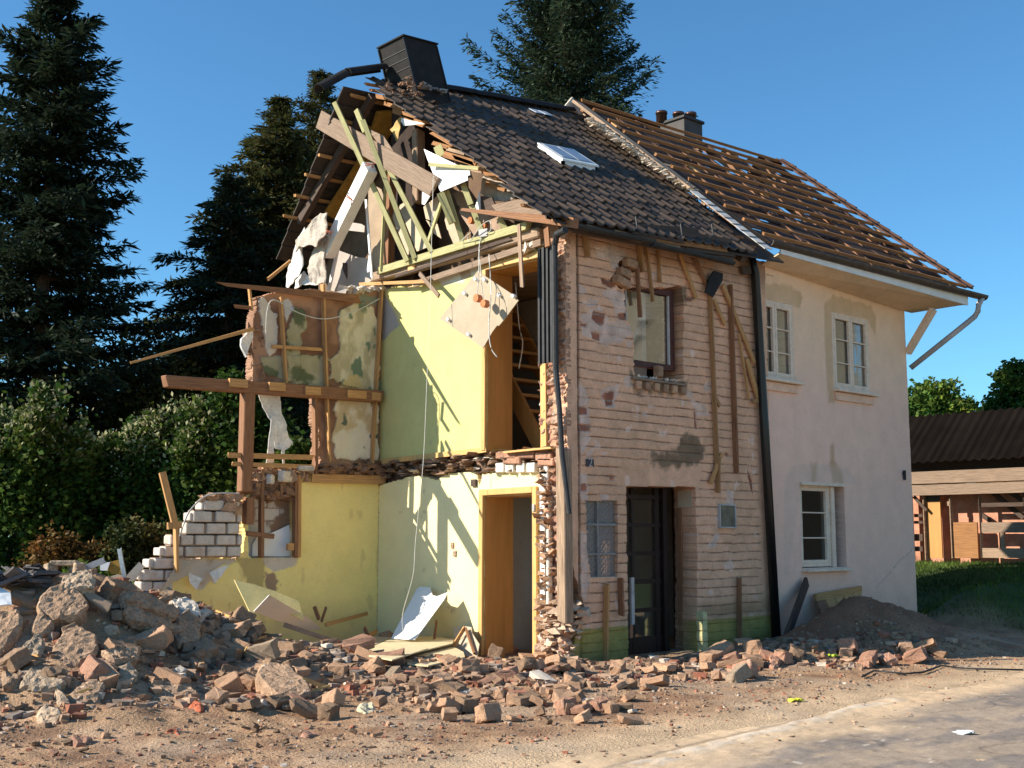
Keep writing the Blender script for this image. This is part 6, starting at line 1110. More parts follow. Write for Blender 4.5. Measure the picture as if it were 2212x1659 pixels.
for lab, a in (('round orange socket on the attic floor, left one', (715, 1115)), ('round orange socket on the attic floor beside the grey fuse box', (900, 1185))):
    p = PX('L', *a, -.1); m = MB(); m.tube([p + Vector((-.04, 0, 0)), p + Vector((.03, 0, 0))], .05, 9); m.tube([p + Vector((-.041, 0, 0)), p + Vector((-.045, 0, 0))], [.02, .02], 7); tag(m.build('wall_socket', M_ORANGE), lab, 'socket', 'orange sockets in the attic')
p = PX('L', 890, 1290, -.2); m = MB(); m.box(p, (.08, .14, .11), rz=.3); tag(m.build('junction_box', M_PIPE), 'small grey box with wires on the attic sill', 'box')
wire('long_wire', 'very long thin pale wire hanging from the gable down to the rubble', [('L', 185, 500, -.5), ('L', 165, 1250, -.6), ('4', 482, 640, -.7), ('4', 462, 1100, -.75), ('4', 437, 1650, -.8), ('6', 405, 640, -.85), ('6', 385, 900, -.9), ('6', 310, 1180, -.9), ('6', 318, 1330, -.9)], .0045)
wire('tangled_wire', 'tangle of thin wires on the attic sill', [('L', 560, 1400, -.25), ('L', 700, 1280, -.35), ('L', 660, 1330, -.3), ('L', 690, 1400, -.3), ('L', 830, 1200, -.3), ('L', 960, 1120, -.25), ('L', 970, 1260, -.25), ('L', 820, 1330, -.2)], .006)
wire('wall_cable', 'slack white cable strung across the olive plaster', [('3', 870, 600, 4.02), ('3', 880, 430, 4.0), ('3', 930, 360, 3.98), ('3', 1100, 450, 3.98), ('3', 1280, 490, 3.97), ('3', 1480, 440, 3.98), ('3', 1655, 350, 4.0)], .008, M_CABLE, 'Y')
wire('bent_conduit', 'grey bent conduit arching over the white blocks', [('5', 435, 610, 3.95), ('5', 500, 440, 3.95), ('5', 610, 330, 3.95), ('5', 720, 300, 3.95), ('5', 870, 305, 3.95)], .012, M_PIPE, 'Y')
wire('door_wire', 'pale wire hanging inside the upstairs doorway', [('4', 1075, 400, .5), ('4', 1100, 700, .5), ('4', 1125, 830, .5), ('4', 1098, 1000, .5)], .008)
for lab, a, b, x1, x2, w_, mt_ in (('short lath hanging in front of the pale green wall', (412, 340), (545, 497), -.25, -.3, .065, W_GREY), ('brown lath hanging vertically before the upstairs doorway', (1098, 0), (1122, 437), -.45, -.45, .06, W_OLD), ('brown lath stub at the eaves above the dark cladding strip', (1288, 30), (1300, 160), -.3, -.3, .09, W_BROWN)):
    thingpole('hanging_lath', lab, 'lath', '4', a, b, x1, x2, .025, w_, mt_, 'laths hanging at the torn edge')
p = PX('4', 1160, 165, -.08); V, Fc = lumps([((p.x, p.y + .06 * k, p.z - .015 * k), (.05, .07, .05)) for k in range(-2, 3)], 62); tag(npmesh('plaster_lump', V, Fc, M_PLASTR), 'white plaster lump stuck above the upstairs doorway', 'plaster')
# dark corrugated strip and bent downpipe at the corner
m = MB(); A, B = PX('4', 1287, 160, -.22), PX('4', 1292, 960, -.22); ww = .30
m.beam(B, A, .02, ww, up=(0, 1, 0)); o = m.build('sheet_body', M_ZINC); o.name = 'cladding_strip'; tag(o, 'dark ribbed cladding strip hanging beside the upstairs door', 'cladding')
for k in (-.4, -.15, .1, .38): m = MB(); m.beam(B + Vector((-.02, k * ww, 0)), A + Vector((-.02, k * ww, 0)), .03, .035, up=(0, 1, 0)); r_ = m.build('rib', M_ZINC); r_.location -= o.location; r_.parent = o
m = MB(); m.tube([PX('4', 1420, 40, -.45), PX('4', 1362, 70, -.38), PX('4', 1345, 150, -.34), PX('4', 1352, 1000, -.30), PX('4', 1378, 1280, -.30), PX('6', 1470, 20, -.28), PX('6', 1522, 450, -.27)], [.045, .045, .04, .04, .035, .035, .03], 9); tag(m.build('bent_downpipe', M_ZINC), 'bent dark downpipe hanging loose at the house corner', 'downpipe')
thingpole('long_lath', 'long splintered lath jutting out far to the left', 'lath', '3', (-70, 795), (772, 562), 3.6, 4.0, .03, .055, W_PINE, rag=.04, ax='Y', tw=(.5, 1)); thingpole('thin_lath', 'thin lath leaning between the middle wall and the rear roof', 'lath', '3', (885, 215), (1040, 90), 4.3, 4.5, .03, .045, W_PINE, ax='Y')
# ---- battens hanging on the street wall
GB_ = 'laths hanging on the pink street wall'
for lab, v_, a, b, w_ in (('lath stub at the top left of the pink wall', '7', (228, 70), (247, 230), .09), ('short lath above the window, leftmost of three', '7', (603, 140), (622, 332), .085), ('lath crossing the top left of the dark red window', '7', (588, 300), (610, 642), .06), ('long thin lath crossing the middle of the window', '7', (652, 160), (697, 535), .05), ('lath ending above the right half of the window', '7', (733, 170), (746, 402), .055), ('slanting lath right of the window', '7', (888, 210), (997, 512), .06), ('slanting lath next to the dark slate scrap', '7', (985, 235), (1085, 440), .06),
    ('long brown lath running down to the meter box', '7', (1093, 480), (1140, 1660), .07), ('longest dark lath beside the downpipe', '7', (1232, 420), (1276, 1720), .08), ('diagonal lath ending at the black downpipe', '7', (1182, 420), (1400, 960), .07), ('lath stub at the foot of the diagonal lath', '7', (1345, 930), (1432, 1225), .09), ('short slanting lath under the slate scrap', '7', (1118, 520), (1198, 698), .06), ('thin slanting lath beside the diagonal one', '7', (1290, 760), (1362, 1212), .035), ('tiny splinter on the long brown lath', '7', (1118, 1180), (1160, 1260), .05), ('small horizontal lath piece on the downpipe', '7', (1388, 1225), (1452, 1222), .06),
    ('slanting lath between door and meter box', '8', (1172, 92), (1096, 300), .06), ('upright lath stub above the meter box', '8', (1150, 120), (1148, 365), .07), ('lath leaning on the green plinth left of the door', '8', (378, 998), (370, 1545), .08), ('short dark lath beside the left door jamb', '8', (474, 955), (482, 1212), .08), ('dark lath on the wall right of the front door', '8', (1293, 955), (1300, 1495), .075), ('flat lath lying across the green plinth', '8', (1035, 1452), (1255, 1430), .05)):
    thingpole('wall_lath', lab, 'lath', v_, a, b, -.06, -.05, .03, w_, W_BROWN if 'dark' in lab else W_PINE if 'slant' in lab or 'diag' in lab or 'leaning' in lab else wood('aged_lath', (.36, .20, .085), .35, (.15, .08, .04), .55) if 'aged_lath' not in bpy.data.materials else bpy.data.materials['aged_lath'], GB_, ax='Y')
m = MB(); m.prism(LY('7', [(1062, 470), (1085, 380), (1120, 322), (1182, 340), (1180, 390), (1115, 505)], -.11), (0, .02, 0)); tag(m.build('slate_scrap', M_SLATE), 'black slate scrap caught on the laths under the eaves', 'slate')
# ---- things leaning on the white house
thingpole('leaning_plank', 'dark burnt looking plank leaning on the white house', 'plank', 'D', (418, 950), (262, 1385), -.06, -.55, .05, .17, W_DARK, ax='Y', rag=.03)
HT = empty('wooden_hatch', PY('D', 640, 1100, -.2), 'slatted wooden hatch leaning on the white house behind the dirt pile', 'hatch'); A, B, Cq, Dq = PY('D', 465, 1040, -.08), PY('D', 770, 985, -.08), PY('D', 830, 1130, -.32), PY('D', 540, 1210, -.32)
for k in range(5):
    t0, t1 = k / 5 + .01, (k + 1) / 5 - .01; m = MB(); m.prism([A.lerp(B, t0), A.lerp(B, t1), Dq.lerp(Cq, t1), Dq.lerp(Cq, t0)], (0, .02, 0)); m.build('slat', W_PINE if k else W_BROWN, HT)
m = MB(); m.beam(A + Vector((0, -.03, -.03)), B + Vector((0, -.03, -.03)), .05, .11); m.build('rail', W_PINE, HT)
# ================================================================== rubble
def slab(name, label, cat, view, pts, n, th, mt, lift=.0, seed=1, rough=.03, cut=3, group=None):
    n = Vector(n).normalized(); cx = sum(p[0] for p in pts) / len(pts); cy = sum(p[1] for p in pts) / len(pts); g0 = ground_at(cx, cy, view); e_ = .08; tn = Vector((float(H(g0.x - e_, g0.y, False) - H(g0.x + e_, g0.y, False)), float(H(g0.x, g0.y - e_, False) - H(g0.x, g0.y + e_, False)), 2 * e_)).normalized(); n = (n * .45 + tn * .75).normalized(); p0 = g0 + tn * (lift * .6 + th * .55); P = [plane_hit(view, a, b, p0, n) for a, b in pts]
    bm = bmesh.new(); c0 = sum(P, Vector()) / len(P); top = [bm.verts.new(p) for p in P]; bot = [bm.verts.new(c0 + (p - c0) * .9 - n * th) for p in P]; k = len(P)
    fs = [bm.faces.new(top), bm.faces.new(bot[::-1])] + [bm.faces.new([top[(i + 1) % k], top[i], bot[i], bot[(i + 1) % k]]) for i in range(k)]
    bmesh.ops.recalc_face_normals(bm, faces=bm.faces); bmesh.ops.bevel(bm, geom=bm.edges[:], offset=min(.03, th * .22), segments=1, affect='EDGES'); bmesh.ops.triangulate(bm, faces=bm.faces[:])
    for _ in range(cut):
        L = [e for e in bm.edges if e.calc_length() > .05]
        if L: bmesh.ops.subdivide_edges(bm, edges=L, cuts=1)
        bmesh.ops.triangulate(bm, faces=[f for f in bm.faces if len(f.verts) > 3])
    sv = Vector((seed * 3.7, seed * 1.3, 0))
    for v in bm.verts: v.co += mnoise.noise_vector(v.co * 4.5 + sv) * rough * .8 + mnoise.noise_vector(v.co * 14 + sv) * rough * 1.0 + mnoise.noise_vector(v.co * 34 + sv) * rough * .6
    me = bpy.data.meshes.new(name); bm.to_mesh(me); bm.free(); me.materials.append(mt); o = bpy.data.objects.new(name, me); finish(o); return tag(o, label, cat, group)
FN = (-.45, -.5, .74); FL = (-.1, -.2, .97); FR = (.1, -.65, .75); LF = (-.75, -.3, .6)
for lab, v_, pts, n, th, mt_, lift, sd in (
    ('largest dirt covered concrete slab near the top of the heap', 'A', [(250, 470), (330, 350), (470, 300), (560, 330), (650, 430), (655, 490), (560, 560), (370, 570), (270, 520)], FN, .22, M_CONC, .12, 1),
    ('pale concrete slab crowning the top of the heap', 'A', [(420, 290), (470, 250), (640, 205), (690, 250), (690, 330), (560, 350), (470, 340)], FN, .16, M_CONCG, .18, 2),
    ('rounded dirt covered slab lying in the middle of the heap front', 'A', [(320, 880), (380, 760), (470, 640), (560, 600), (700, 670), (720, 760), (690, 830), (560, 920), (420, 935)], FN, .18, M_CONC, .10, 3),
    ('tilted pale slab at the left frame edge', 'A', [(-60, 560), (60, 500), (140, 500), (160, 590), (60, 760), (-60, 850)], LF, .18, M_CONC, .10, 4),
    ('pointed grey block below the tilted pale slab', 'A', [(130, 790), (200, 720), (290, 665), (330, 720), (300, 850), (200, 860)], FN, .22, M_CONCG, .08, 5),
    ('upright dark sided block beside the largest slab', 'A', [(245, 560), (300, 490), (360, 560), (390, 600), (300, 690), (220, 660)], LF, .18, M_CONC, .10, 6),
    ('long flat grey slab in the lower left of the heap', 'A', [(130, 1060), (210, 920), (320, 925), (420, 975), (500, 1020), (400, 1085), (240, 1085)], FN, .14, M_CONCG, .05, 7),
    ('four sided earthy slab low in the heap front', 'A', [(485, 1110), (600, 1010), (780, 1010), (740, 1130), (690, 1200), (590, 1235)], FN, .15, M_CONC, .05, 8),
    ('broad tan block with a flat upper face', 'A', [(735, 790), (850, 760), (1045, 755), (1020, 850), (900, 890), (820, 880)], FR, .20, M_CONC, .06, 9),
    ('tan block just above the broad flat faced block', 'A', [(820, 720), (910, 665), (1000, 690), (1015, 745), (830, 755)], FN, .14, M_CONC, .06, 10),
    ('small squarish block with a white torn patch', 'A', [(850, 960), (890, 885), (960, 875), (1025, 960), (1010, 1010), (900, 1010)], FR, .15, M_CONCG, .05, 11),
    ('long log like mortar ridge rising to the metal bar', 'A', [(880, 350), (940, 310), (1100, 400), (1310, 500), (1300, 550), (1100, 480), (940, 420)], FR, .18, M_CONC, .20, 12),
    ('second long earthy ridge under the mortar ridge', 'A', [(900, 480), (1000, 470), (1200, 560), (1340, 620), (1340, 665), (1130, 620), (980, 560)], FR, .16, M_CONC, .14, 13),
    ('big dark brown block at the right end of the ridges', 'A', [(1290, 560), (1340, 500), (1470, 570), (1470, 740), (1310, 755), (1280, 640)], FR, .24, M_CONC, .12, 14),
    ('white plaster slab on top behind the dark brown block', 'A', [(1215, 420), (1360, 410), (1460, 470), (1465, 560), (1330, 530)], FN, .12, M_PLASTR, .26, 15),
    ('brown floorboard piece lying across the largest slab', 'A', [(550, 330), (600, 335), (820, 460), (790, 525), (640, 430)], FN, .05, W_OLD, .30, 16),
    ('huge tan boulder block in the middle of the foreground', 'B', [(100, 640), (150, 560), (330, 570), (480, 700), (500, 770), (340, 830), (250, 800)], (-.25, -.35, .9), .42, M_CONC, .20, 17),
    ('earthy slab half buried right of the four sided slab', 'A', [(1000, 1070), (1130, 1000), (1330, 1010), (1460, 1100), (1420, 1190), (1240, 1220)], FN, .12, M_CONC, .03, 18),
    ('stone block below the first ridge, catching the sun', 'A', [(745, 625), (800, 600), (880, 610), (870, 660), (800, 680)], FN, .12, M_CONCG, .05, 19),
    ('dark lump of mortar in the lower left foreground', 'A', [(260, 1240), (320, 1190), (430, 1200), (470, 1270), (400, 1350), (290, 1340)], FN, .15, M_CONCG, .04, 20),
    ('square tan block at the far left bottom of the heap', 'A', [(10, 960), (60, 940), (155, 960), (140, 1040), (30, 1060)], FR, .18, M_CONC, .03, 21),
    ('small rough block left of the long flat slab', 'A', [(15, 870), (60, 835), (125, 850), (120, 930), (50, 940)], FN, .15, M_CONC, .04, 22),
    ('white plaster sheet at the left edge behind the heap', 'A', [(-40, 340), (20, 345), (80, 385), (90, 470), (-40, 480)], FR, .03, M_GYPS, .25, 23),
    ('tilted upright stone beside the four sided slab', 'A', [(390, 1080), (430, 1070), (490, 1130), (505, 1200), (440, 1200)], FN, .10, M_CONCG, .05, 24),
    ('flat tan stone lying between ridges and tan boulder', 'A', [(1520, 840), (1600, 790), (1720, 780), (1730, 820), (1600, 860)], FN, .08, M_CONC, .05, 25),
    ('cream square stone in the front of the brick band', 'B', [(805, 890), (830, 825), (935, 840), (940, 920), (860, 930)], FR, .14, mat('cream_stone', (.58, .49, .32), .95, .2, 8, .5, 40, .01), .02, 26),
    ('white chalky lump in the middle of the brick band', 'B', [(1395, 790), (1420, 740), (1500, 720), (1570, 750), (1500, 800), (1420, 830)], FN, .12, M_PLASTR, .05, 27),
    ('broad pale stone below the left door jamb', 'B', [(1405, 620), (1440, 575), (1540, 565), (1585, 600), (1560, 640), (1440, 650)], FN, .12, M_TANBR, .06, 28),
    ('large flat tan stone leaning right of the front door', 'C', [(925, 370), (970, 335), (1030, 335), (1060, 360), (1000, 400), (940, 415)], FN, .18, M_TANBR, .08, 29),
    ('reddish upright brick on the right hand heap', 'C', [(1085, 360), (1100, 310), (1145, 305), (1150, 350), (1120, 390)], FR, .12, M_BRICK, .10, 30),
    ('dark half brick lying alone on the sandy foreground', 'B', [(410, 1060), (430, 1025), (520, 1020), (550, 1080), (440, 1095)], FR, .12, M_BRICK, .02, 31),
    ('pair like split red brick alone in the left foreground', 'A', [(495, 1420), (640, 1415), (690, 1430), (640, 1490), (530, 1490)], FR, .10, M_BRICK, .02, 32),
    ('bright red brick lump alone in the foreground', 'A', [(1190, 1400), (1220, 1360), (1310, 1370), (1315, 1440), (1230, 1445)], FN, .12, mat('bright_brick', (.48, .13, .06), .9, .25, 8, .6, 50, .01), .03, 33),
    ('red clay lump at the foot of the heap', 'A', [(1370, 1200), (1420, 1155), (1490, 1190), (1470, 1240), (1380, 1250)], FN, .1, bpy.data.materials['bright_brick'], .03, 34)):
    slab('floorboard_piece' if mt_ is W_OLD else 'plaster_sheet' if mt_ is M_GYPS else 'brick_piece' if 'brick ' in lab else 'rubble_block', lab, 'board' if mt_ is W_OLD else 'rubble block', v_, pts, n, th, mt_, lift, sd, .006 if mt_ in (W_OLD, M_GYPS) else .016 if sd == 17 else .021, 2 if mt_ in (W_OLD, M_GYPS) else 3)
# grey hollow window frame block and other pieces on the crest
p = PY('A', 470, 300, 2.55); A, B = plane_hit('N', 705, 320, p, Vector((-.6, -.8, 0))), plane_hit('N', 1060, 530, p, Vector((-.6, -.8, 0)))
CF = empty('concrete_frame', (A + B) / 2, 'grey broken concrete frame standing behind the heap crest', 'concrete frame'); dx = B - A; m = MB()
m.beam(A, Vector((A.x, A.y, B.z - .1)), .14, .12, up=(1, 0, 0), rag=.02); m.build('upright', M_CONCG, CF, bevel=.01); m = MB(); m.beam(Vector((B.x, B.y, A.z)), B - Vector((0, 0, .1)), .2, .12, up=(1, 0, 0), rag=.02); m.build('upright', M_CONCG, CF, bevel=.01); m = MB(); m.beam(A, Vector((B.x, B.y, A.z)), .12, .06); m.build('lintel', M_CONCG, CF, bevel=.01); m = MB(); m.beam(A - Vector((0, 0, .16)), Vector((B.x, B.y, A.z - .16)), .1, .10); m.build('rail', M_CONCG, CF)
def gpole(name, label, cat, view, a, b, w_, h_, mt, l0=0.0, back=0.0, n=(-.6, -.8, 0), group=None, tw=None):
    p = PY(view, *b, 2.1 + back); A = plane_hit(view, *a, p, Vector(n)); B = plane_hit(view, *b, p, Vector(n)); m = MB(); m.beam(B, A, w_, h_, rag=.015, tw=tw); return tag(m.build(name, mt), label, cat, group)
gpole('metal_bar', 'thin silvery metal bar standing up from the heap', 'bar', 'N', (1650, 122), (1735, 600), .035, .045, mat('silver_metal', (.62, .62, .64), .3, .1, 8, 0, 40, metal=.8), 0, .2); gpole('grey_rail', 'grey plastic rail lying on the crest of the heap', 'rail', 'N', (1440, 280), (1150, 400), .05, .07, M_PIPE, .15, .4)
for lab, pts, mt_, bk in (('white square board scrap on the heap crest', [(1380, 320), (1520, 305), (1480, 425), (1385, 420)], M_GYPS, .5), ('rusty ochre board scrap on the heap crest', [(1480, 400), (1530, 300), (1650, 270), (1680, 470), (1540, 470)], M_OCHRE, .45), ('tan broken board standing before the rusty scrap', [(1530, 500), (1620, 475), (1690, 490), (1690, 630), (1530, 630)], M_TAN, .3), ('thin white strip standing left of the tan broken board', [(1310, 440), (1330, 450), (1430, 580), (1350, 590)], M_GYPS, .35), ('grey slanting board beside the stepped white blocks', [(1750, 490), (1920, 305), (1995, 370), (1850, 570), (1770, 570)], mat('grey_slab', (.40, .34, .28), .9, .15, 5, .2, 50, .004), .5)):
    cx, cy = sum(a for a, b in pts) / len(pts), sum(b for a, b in pts) / len(pts); p = PY('N', cx, cy, 2.1 + bk); m = MB(); m.prism([plane_hit('N', a, b, p, Vector((-.6, -.8, .15))) for a, b in pts], (.02, .025, 0)); tag(m.build('board_scrap', mt_), lab, 'board scrap', 'board scraps on the heap')
rr = random.Random(33)
for k in range(16):
    u_, v_ = rr.uniform(60, 700), rr.uniform(1330, 1520); p = ground_at(u_, v_); a_ = rr.uniform(0, 6.28); L_ = rr.uniform(.12, .4); d_ = Vector((math.cos(a_), math.sin(a_), rr.uniform(-.15, .45))) * L_ / 2; m = MB(); m.beam(p - d_ + Vector((0, 0, .06)), p + d_ + Vector((0, 0, .06)), .018, rr.uniform(.02, .045), rag=.03, tw=(1, rr.uniform(.4, 1)))
    tag(m.build('wood_splinter', rr.choice([W_PINE, W_OLD, W_FRAME])), 'splintered lath end sticking out of the left rubble heap', 'splinter', 'wood splinters in the left heap')
# broken dark roof tiles heaped at the left
TB = MB(); TB.beam((0, 0, 0), (.38, 0, 0), .24, .02, rag=.03, tw=(1, .8)); TB.beam((.02, .06, .015), (.36, .06, .015), .07, .03, rag=.02); tile0 = TB.build('broken_roof_tile', mat('tile_scrap', (.10, .085, .08), .6, .3, 8, .2, 40, .004, 'obj', rnd=.4)); first = True; rr = random.Random(9)
for k in range(34):
    a, b = rr.uniform(40, 640), 0; b = 690 - .45 * (a - 150) * (a > 150) * .6 - rr.uniform(0, 190) + (80 if a < 200 else 0); p = PY('N', a, max(490, b), 2.2 + rr.uniform(-.3, .3)); p.z = max(p.z, float(H(p.x, p.y))); o = tile0 if first else tile0.copy()
    if not first: COL.objects.link(o)
    first = False; o.location = p; o.rotation_euler = (rr.uniform(-.6, .6), rr.uniform(-.6, .6), rr.uniform(0, 6.28)); o.scale = [rr.uniform(.6, 1.1)] * 3
    tag(o, 'dark broken roof tile in the pile at the far left behind the slabs', 'roof tile', 'broken roof tiles piled at the left')
# boards inside the open room
def onfloor(name, label, cat, view, pts, Z, mt, th=.015, group=None, tilt=0.0):
    P = [PZ(view, a, b, Z) for a, b in pts]; m = MB(); m.prism(P, (0, 0, th)); return tag(m.build(name, mt), label, cat, group)
GF = 'fallen board sheets on the room floor'
onfloor('fallen_board', 'cream fallen board, the widest sheet on the room floor', 'board', 'B', [(865, 490), (1060, 405), (1330, 395), (1480, 415), (1470, 445), (1160, 520), (920, 520)], .20, mat('cream_board', (.64, .53, .32), .85, .1, 4, .15, 50, .003), group=GF); onfloor('fallen_board', 'cream fallen board nearest the street side', 'board', 'B', [(1140, 560), (1290, 480), (1480, 470), (1545, 505), (1555, 540), (1300, 600), (1160, 590)], .15, bpy.data.materials['cream_board'], group=GF); onfloor('fallen_board', 'grey fallen sheet in the room corner', 'board', 'B', [(690, 420), (860, 395), (1050, 400), (860, 490), (800, 490)], .16, M_TAN, group=GF); onfloor('fallen_board', 'narrow cream strip at the left end of the floor boards', 'board', 'B', [(890, 530), (1180, 455), (1300, 480), (1050, 560)], .24, bpy.data.materials['cream_board'], group=GF)
wire('floor_cable', 'white cable looping over the fallen boards', [('B', 890, 515, -1.55), ('B', 1040, 480, -1.35), ('B', 1200, 475, -1.1), ('B', 1290, 490, -1.0), ('B', 1400, 480, -.85), ('B', 1540, 510, -.75)], .012)
board('leaning_board', 'white plasterboard leaning on the cream wall, half in shadow', 'plasterboard', '6', [(225, 1358), (415, 992), (440, 980), (505, 985), (525, 1042), (560, 1050), (638, 1020), (610, 1075), (395, 1368)], -.12, M_GYPS, lambda p: -.75 * (p[1] - 985) / 375)
board('tan_scrap', 'torn tan board scrap left of the lower door', 'board scrap', '6', [(672, 1275), (760, 1268), (810, 1275), (815, 1320), (868, 1400), (850, 1500), (760, 1480), (700, 1420)], -.12, M_TAN, lambda p: -.3 * (p[1] - 1270) / 230)
for lab, v_, a, b, x1, x2, w_, mt_, ax in (('orange lath leaning on the tan scrap', '6', (765, 1272), (680, 1410), -.2, -.4, .05, W_PINE, 'X'), ('dark lath crossing the orange one', '6', (768, 1282), (832, 1465), -.2, -.42, .04, W_BROWN, 'X'), ('wood splinter beside the leaning plasterboard', '6', (558, 1230), (540, 1360), -.3, -.4, .05, W_BROWN, 'X'), ('long pine lath lying against the yellow wall', '5', (1495, 1258), (1798, 1175), 3.5, 4.05, .05, W_PINE, 'Y'), ('dark wood wedge in the room, left one', '5', (1415, 1125), (1448, 1218), 3.7, 3.6, .06, W_BROWN, 'Y'), ('short lath leaning next to the dark wedge', '5', (1500, 1130), (1465, 1235), 3.7, 3.6, .04, W_BROWN, 'Y'), ('pine lath lying on the grey fallen sheet', '5', (1660, 1412), (1868, 1305), 2.6, 3.4, .06, W_PINE, 'Y'), ('small dark wedge by the room corner', '5', (1778, 1280), (1805, 1330), 3.2, 3.1, .06, W_BROWN, 'Y')):
    thingpole('loose_lath', lab, 'lath', v_, a, b, x1, x2, .025, w_, mt_, 'loose laths in the open room', ax=ax)
board('fallen_plasterboard', 'grey white plasterboard panel lying on the rubble under the yellow wall', 'plasterboard', '5', [(975, 1160), (1088, 1040), (1370, 1205), (1470, 1290), (1400, 1300), (1200, 1250)], 2.75, M_GYPS, lambda p: .006 * (1160 - p[1]) * -.6, ax='Y', th=.02); board('yellow_panel', 'yellow torn wallboard leaning behind the grey white panel', 'plasterboard', '5', [(832, 930), (980, 965), (1130, 1012), (1300, 1085), (1340, 1230), (1140, 1130), (985, 1150), (975, 1230), (905, 1080), (870, 1010)], 3.3, mat('yellow_board', (.80, .62, .26), .85, .1, 3, .15, 50, .003), lambda p: -.002 * (p[1] - 930), ax='Y', th=.015)
thingpole('brown_skirt', 'long brown edge board sloping down into the room', 'board', '5', (1190, 1255), (1650, 1410), 2.5, 2.2, .03, .06, W_OLD, ax='Y')
for lab, a, b, y1, y2, w_ in (('tall lath leaning on the stepped white blocks', (308, 150), (405, 545), 3.85, 3.85, .09), ('lower lath standing on the stepped white blocks', (405, 520), (412, 870), 3.9, 3.9, .08), ('short cross lath on the stepped white blocks', (345, 538), (447, 530), 3.86, 3.86, .09)): thingpole('leaning_lath', lab, 'lath', '5', a, b, y1, y2, .04, w_, W_PINE, 'laths on the white block wall', ax='Y')
for lab, pts, mt_, y_ in (('yellow torn wallpaper flap curling off the wall below the white blocks', [(290, 1030), (440, 772), (520, 800), (500, 890), (380, 960), (320, 1050)], M_TAN, 3.9), ('hanging pale wallpaper flap', [(500, 880), (610, 920), (560, 1000), (520, 950)], M_FIB, 3.98), ('small curled wallpaper flap to the right', [(655, 880), (790, 810), (700, 955)], M_FIB, 3.98)):
    o = sheet('wallpaper_flap', '5', pts, 'Y', y_, mt_, None, .006, .03, 40, sub=3); tag(o, lab, 'wallpaper', 'torn wallpaper flaps')
# yellow and white scraps, dark hose
for lab, v_, a, col in (('yellow green strip lying on the brown dirt pile', 'D', (570, 1450), (.45, .55, .03)), ('small yellow scrap on the dusty road edge', 'C', (1215, 535), (.6, .6, .05)), ('white paper scrap on the grey road', 'C', (1958, 680), (.8, .78, .75))):
    p = ground_at(*a, v_) + Vector((0, 0, .02)); V, Fc = lumps([((p.x + .04 * k, p.y - .035 * k, p.z), (.05, .03, .015)) for k in range(-1, 2)], 70 + a[0] % 7); tag(npmesh('litter_scrap', V, Fc, mat('scrap_' + ('yellow' if col[2] < .1 else 'white') if a[0] != 1215 else 'scrap_lemon', col, .6)), lab, 'litter')
Pp = [ground_at(a, b, 'D') + Vector((0, 0, .03)) for a, b in ((790, 1600), (870, 1560), (930, 1565), (1080, 1580), (1200, 1570), (1320, 1525), (1480, 1545), (1870, 1555))]; m = MB(); m.tube(Pp, .012, 6); tag(m.build('dark_hose', M_DKCABLE, smooth=True), 'dark cable lying along the dirt at the right', 'cable')
# ---- broken bricks: one library of shapes, individual copies
rng = random.Random(17)
def frag(seed, sx, sy, sz, chop):
    rs = np.random.RandomState(seed); bm = bmesh.new(); P = []
    for i in (-1, 1):
        for j in (-1, 1):
            for k in (-1, 1): P.append(Vector((i * sx * rs.uniform(.72, 1) if i > 0 else i * sx, j * sy * rs.uniform(.8, 1), k * sz * rs.uniform(.78, 1))))
    for _ in range(chop): P.append(Vector((sx * rs.uniform(.8, 1.25), sy * rs.uniform(-.9, .9), sz * rs.uniform(-.9, .9))))
    r = bmesh.ops.convex_hull(bm, input=[bm.verts.new(p) for p in P]); bmesh.ops.delete(bm, geom=[e for e in r['geom_interior'] if isinstance(e, bmesh.types.BMVert)], context='VERTS')
    bmesh.ops.bevel(bm, geom=bm.edges[:], offset=.09 * min(sx, sy, sz), segments=1, affect='EDGES'); bmesh.ops.triangulate(bm, faces=bm.faces[:]); bmesh.ops.subdivide_edges(bm, edges=[e for e in bm.edges if e.calc_length() > .3], cuts=1); bmesh.ops.triangulate(bm, faces=bm.faces[:])
    for v in bm.verts: v.co += mnoise.noise_vector(v.co * 2.3 + Vector((seed, 0, 0))) * .11 + mnoise.noise_vector(v.co * 7 + Vector((seed, 0, 0))) * .05
    me = bpy.data.meshes.new('brick_piece'); bm.to_mesh(me); bm.free(); return me
LIB = [frag(100 + k, *d, c) for k, (d, c) in enumerate([((1, .5, .30), 0), ((.72, .5, .32), 1), ((.55, .5, .31), 2), ((.9, .55, .5), 4), ((.7, .6, .55), 6), ((.85, .45, .28), 1), ((.6, .6, .4), 4), ((1, .6, .22), 2), ((.5, .45, .45), 5), ((1, .48, .30), 1)])]
MLIB = {}
for mt_ in (M_BRICK, M_TANBR, M_CONC, M_PLASTR, M_CONCG):
    for i, me in enumerate(LIB): c = me.copy(); c.materials.append(mt_); MLIB[(mt_.name, i)] = c
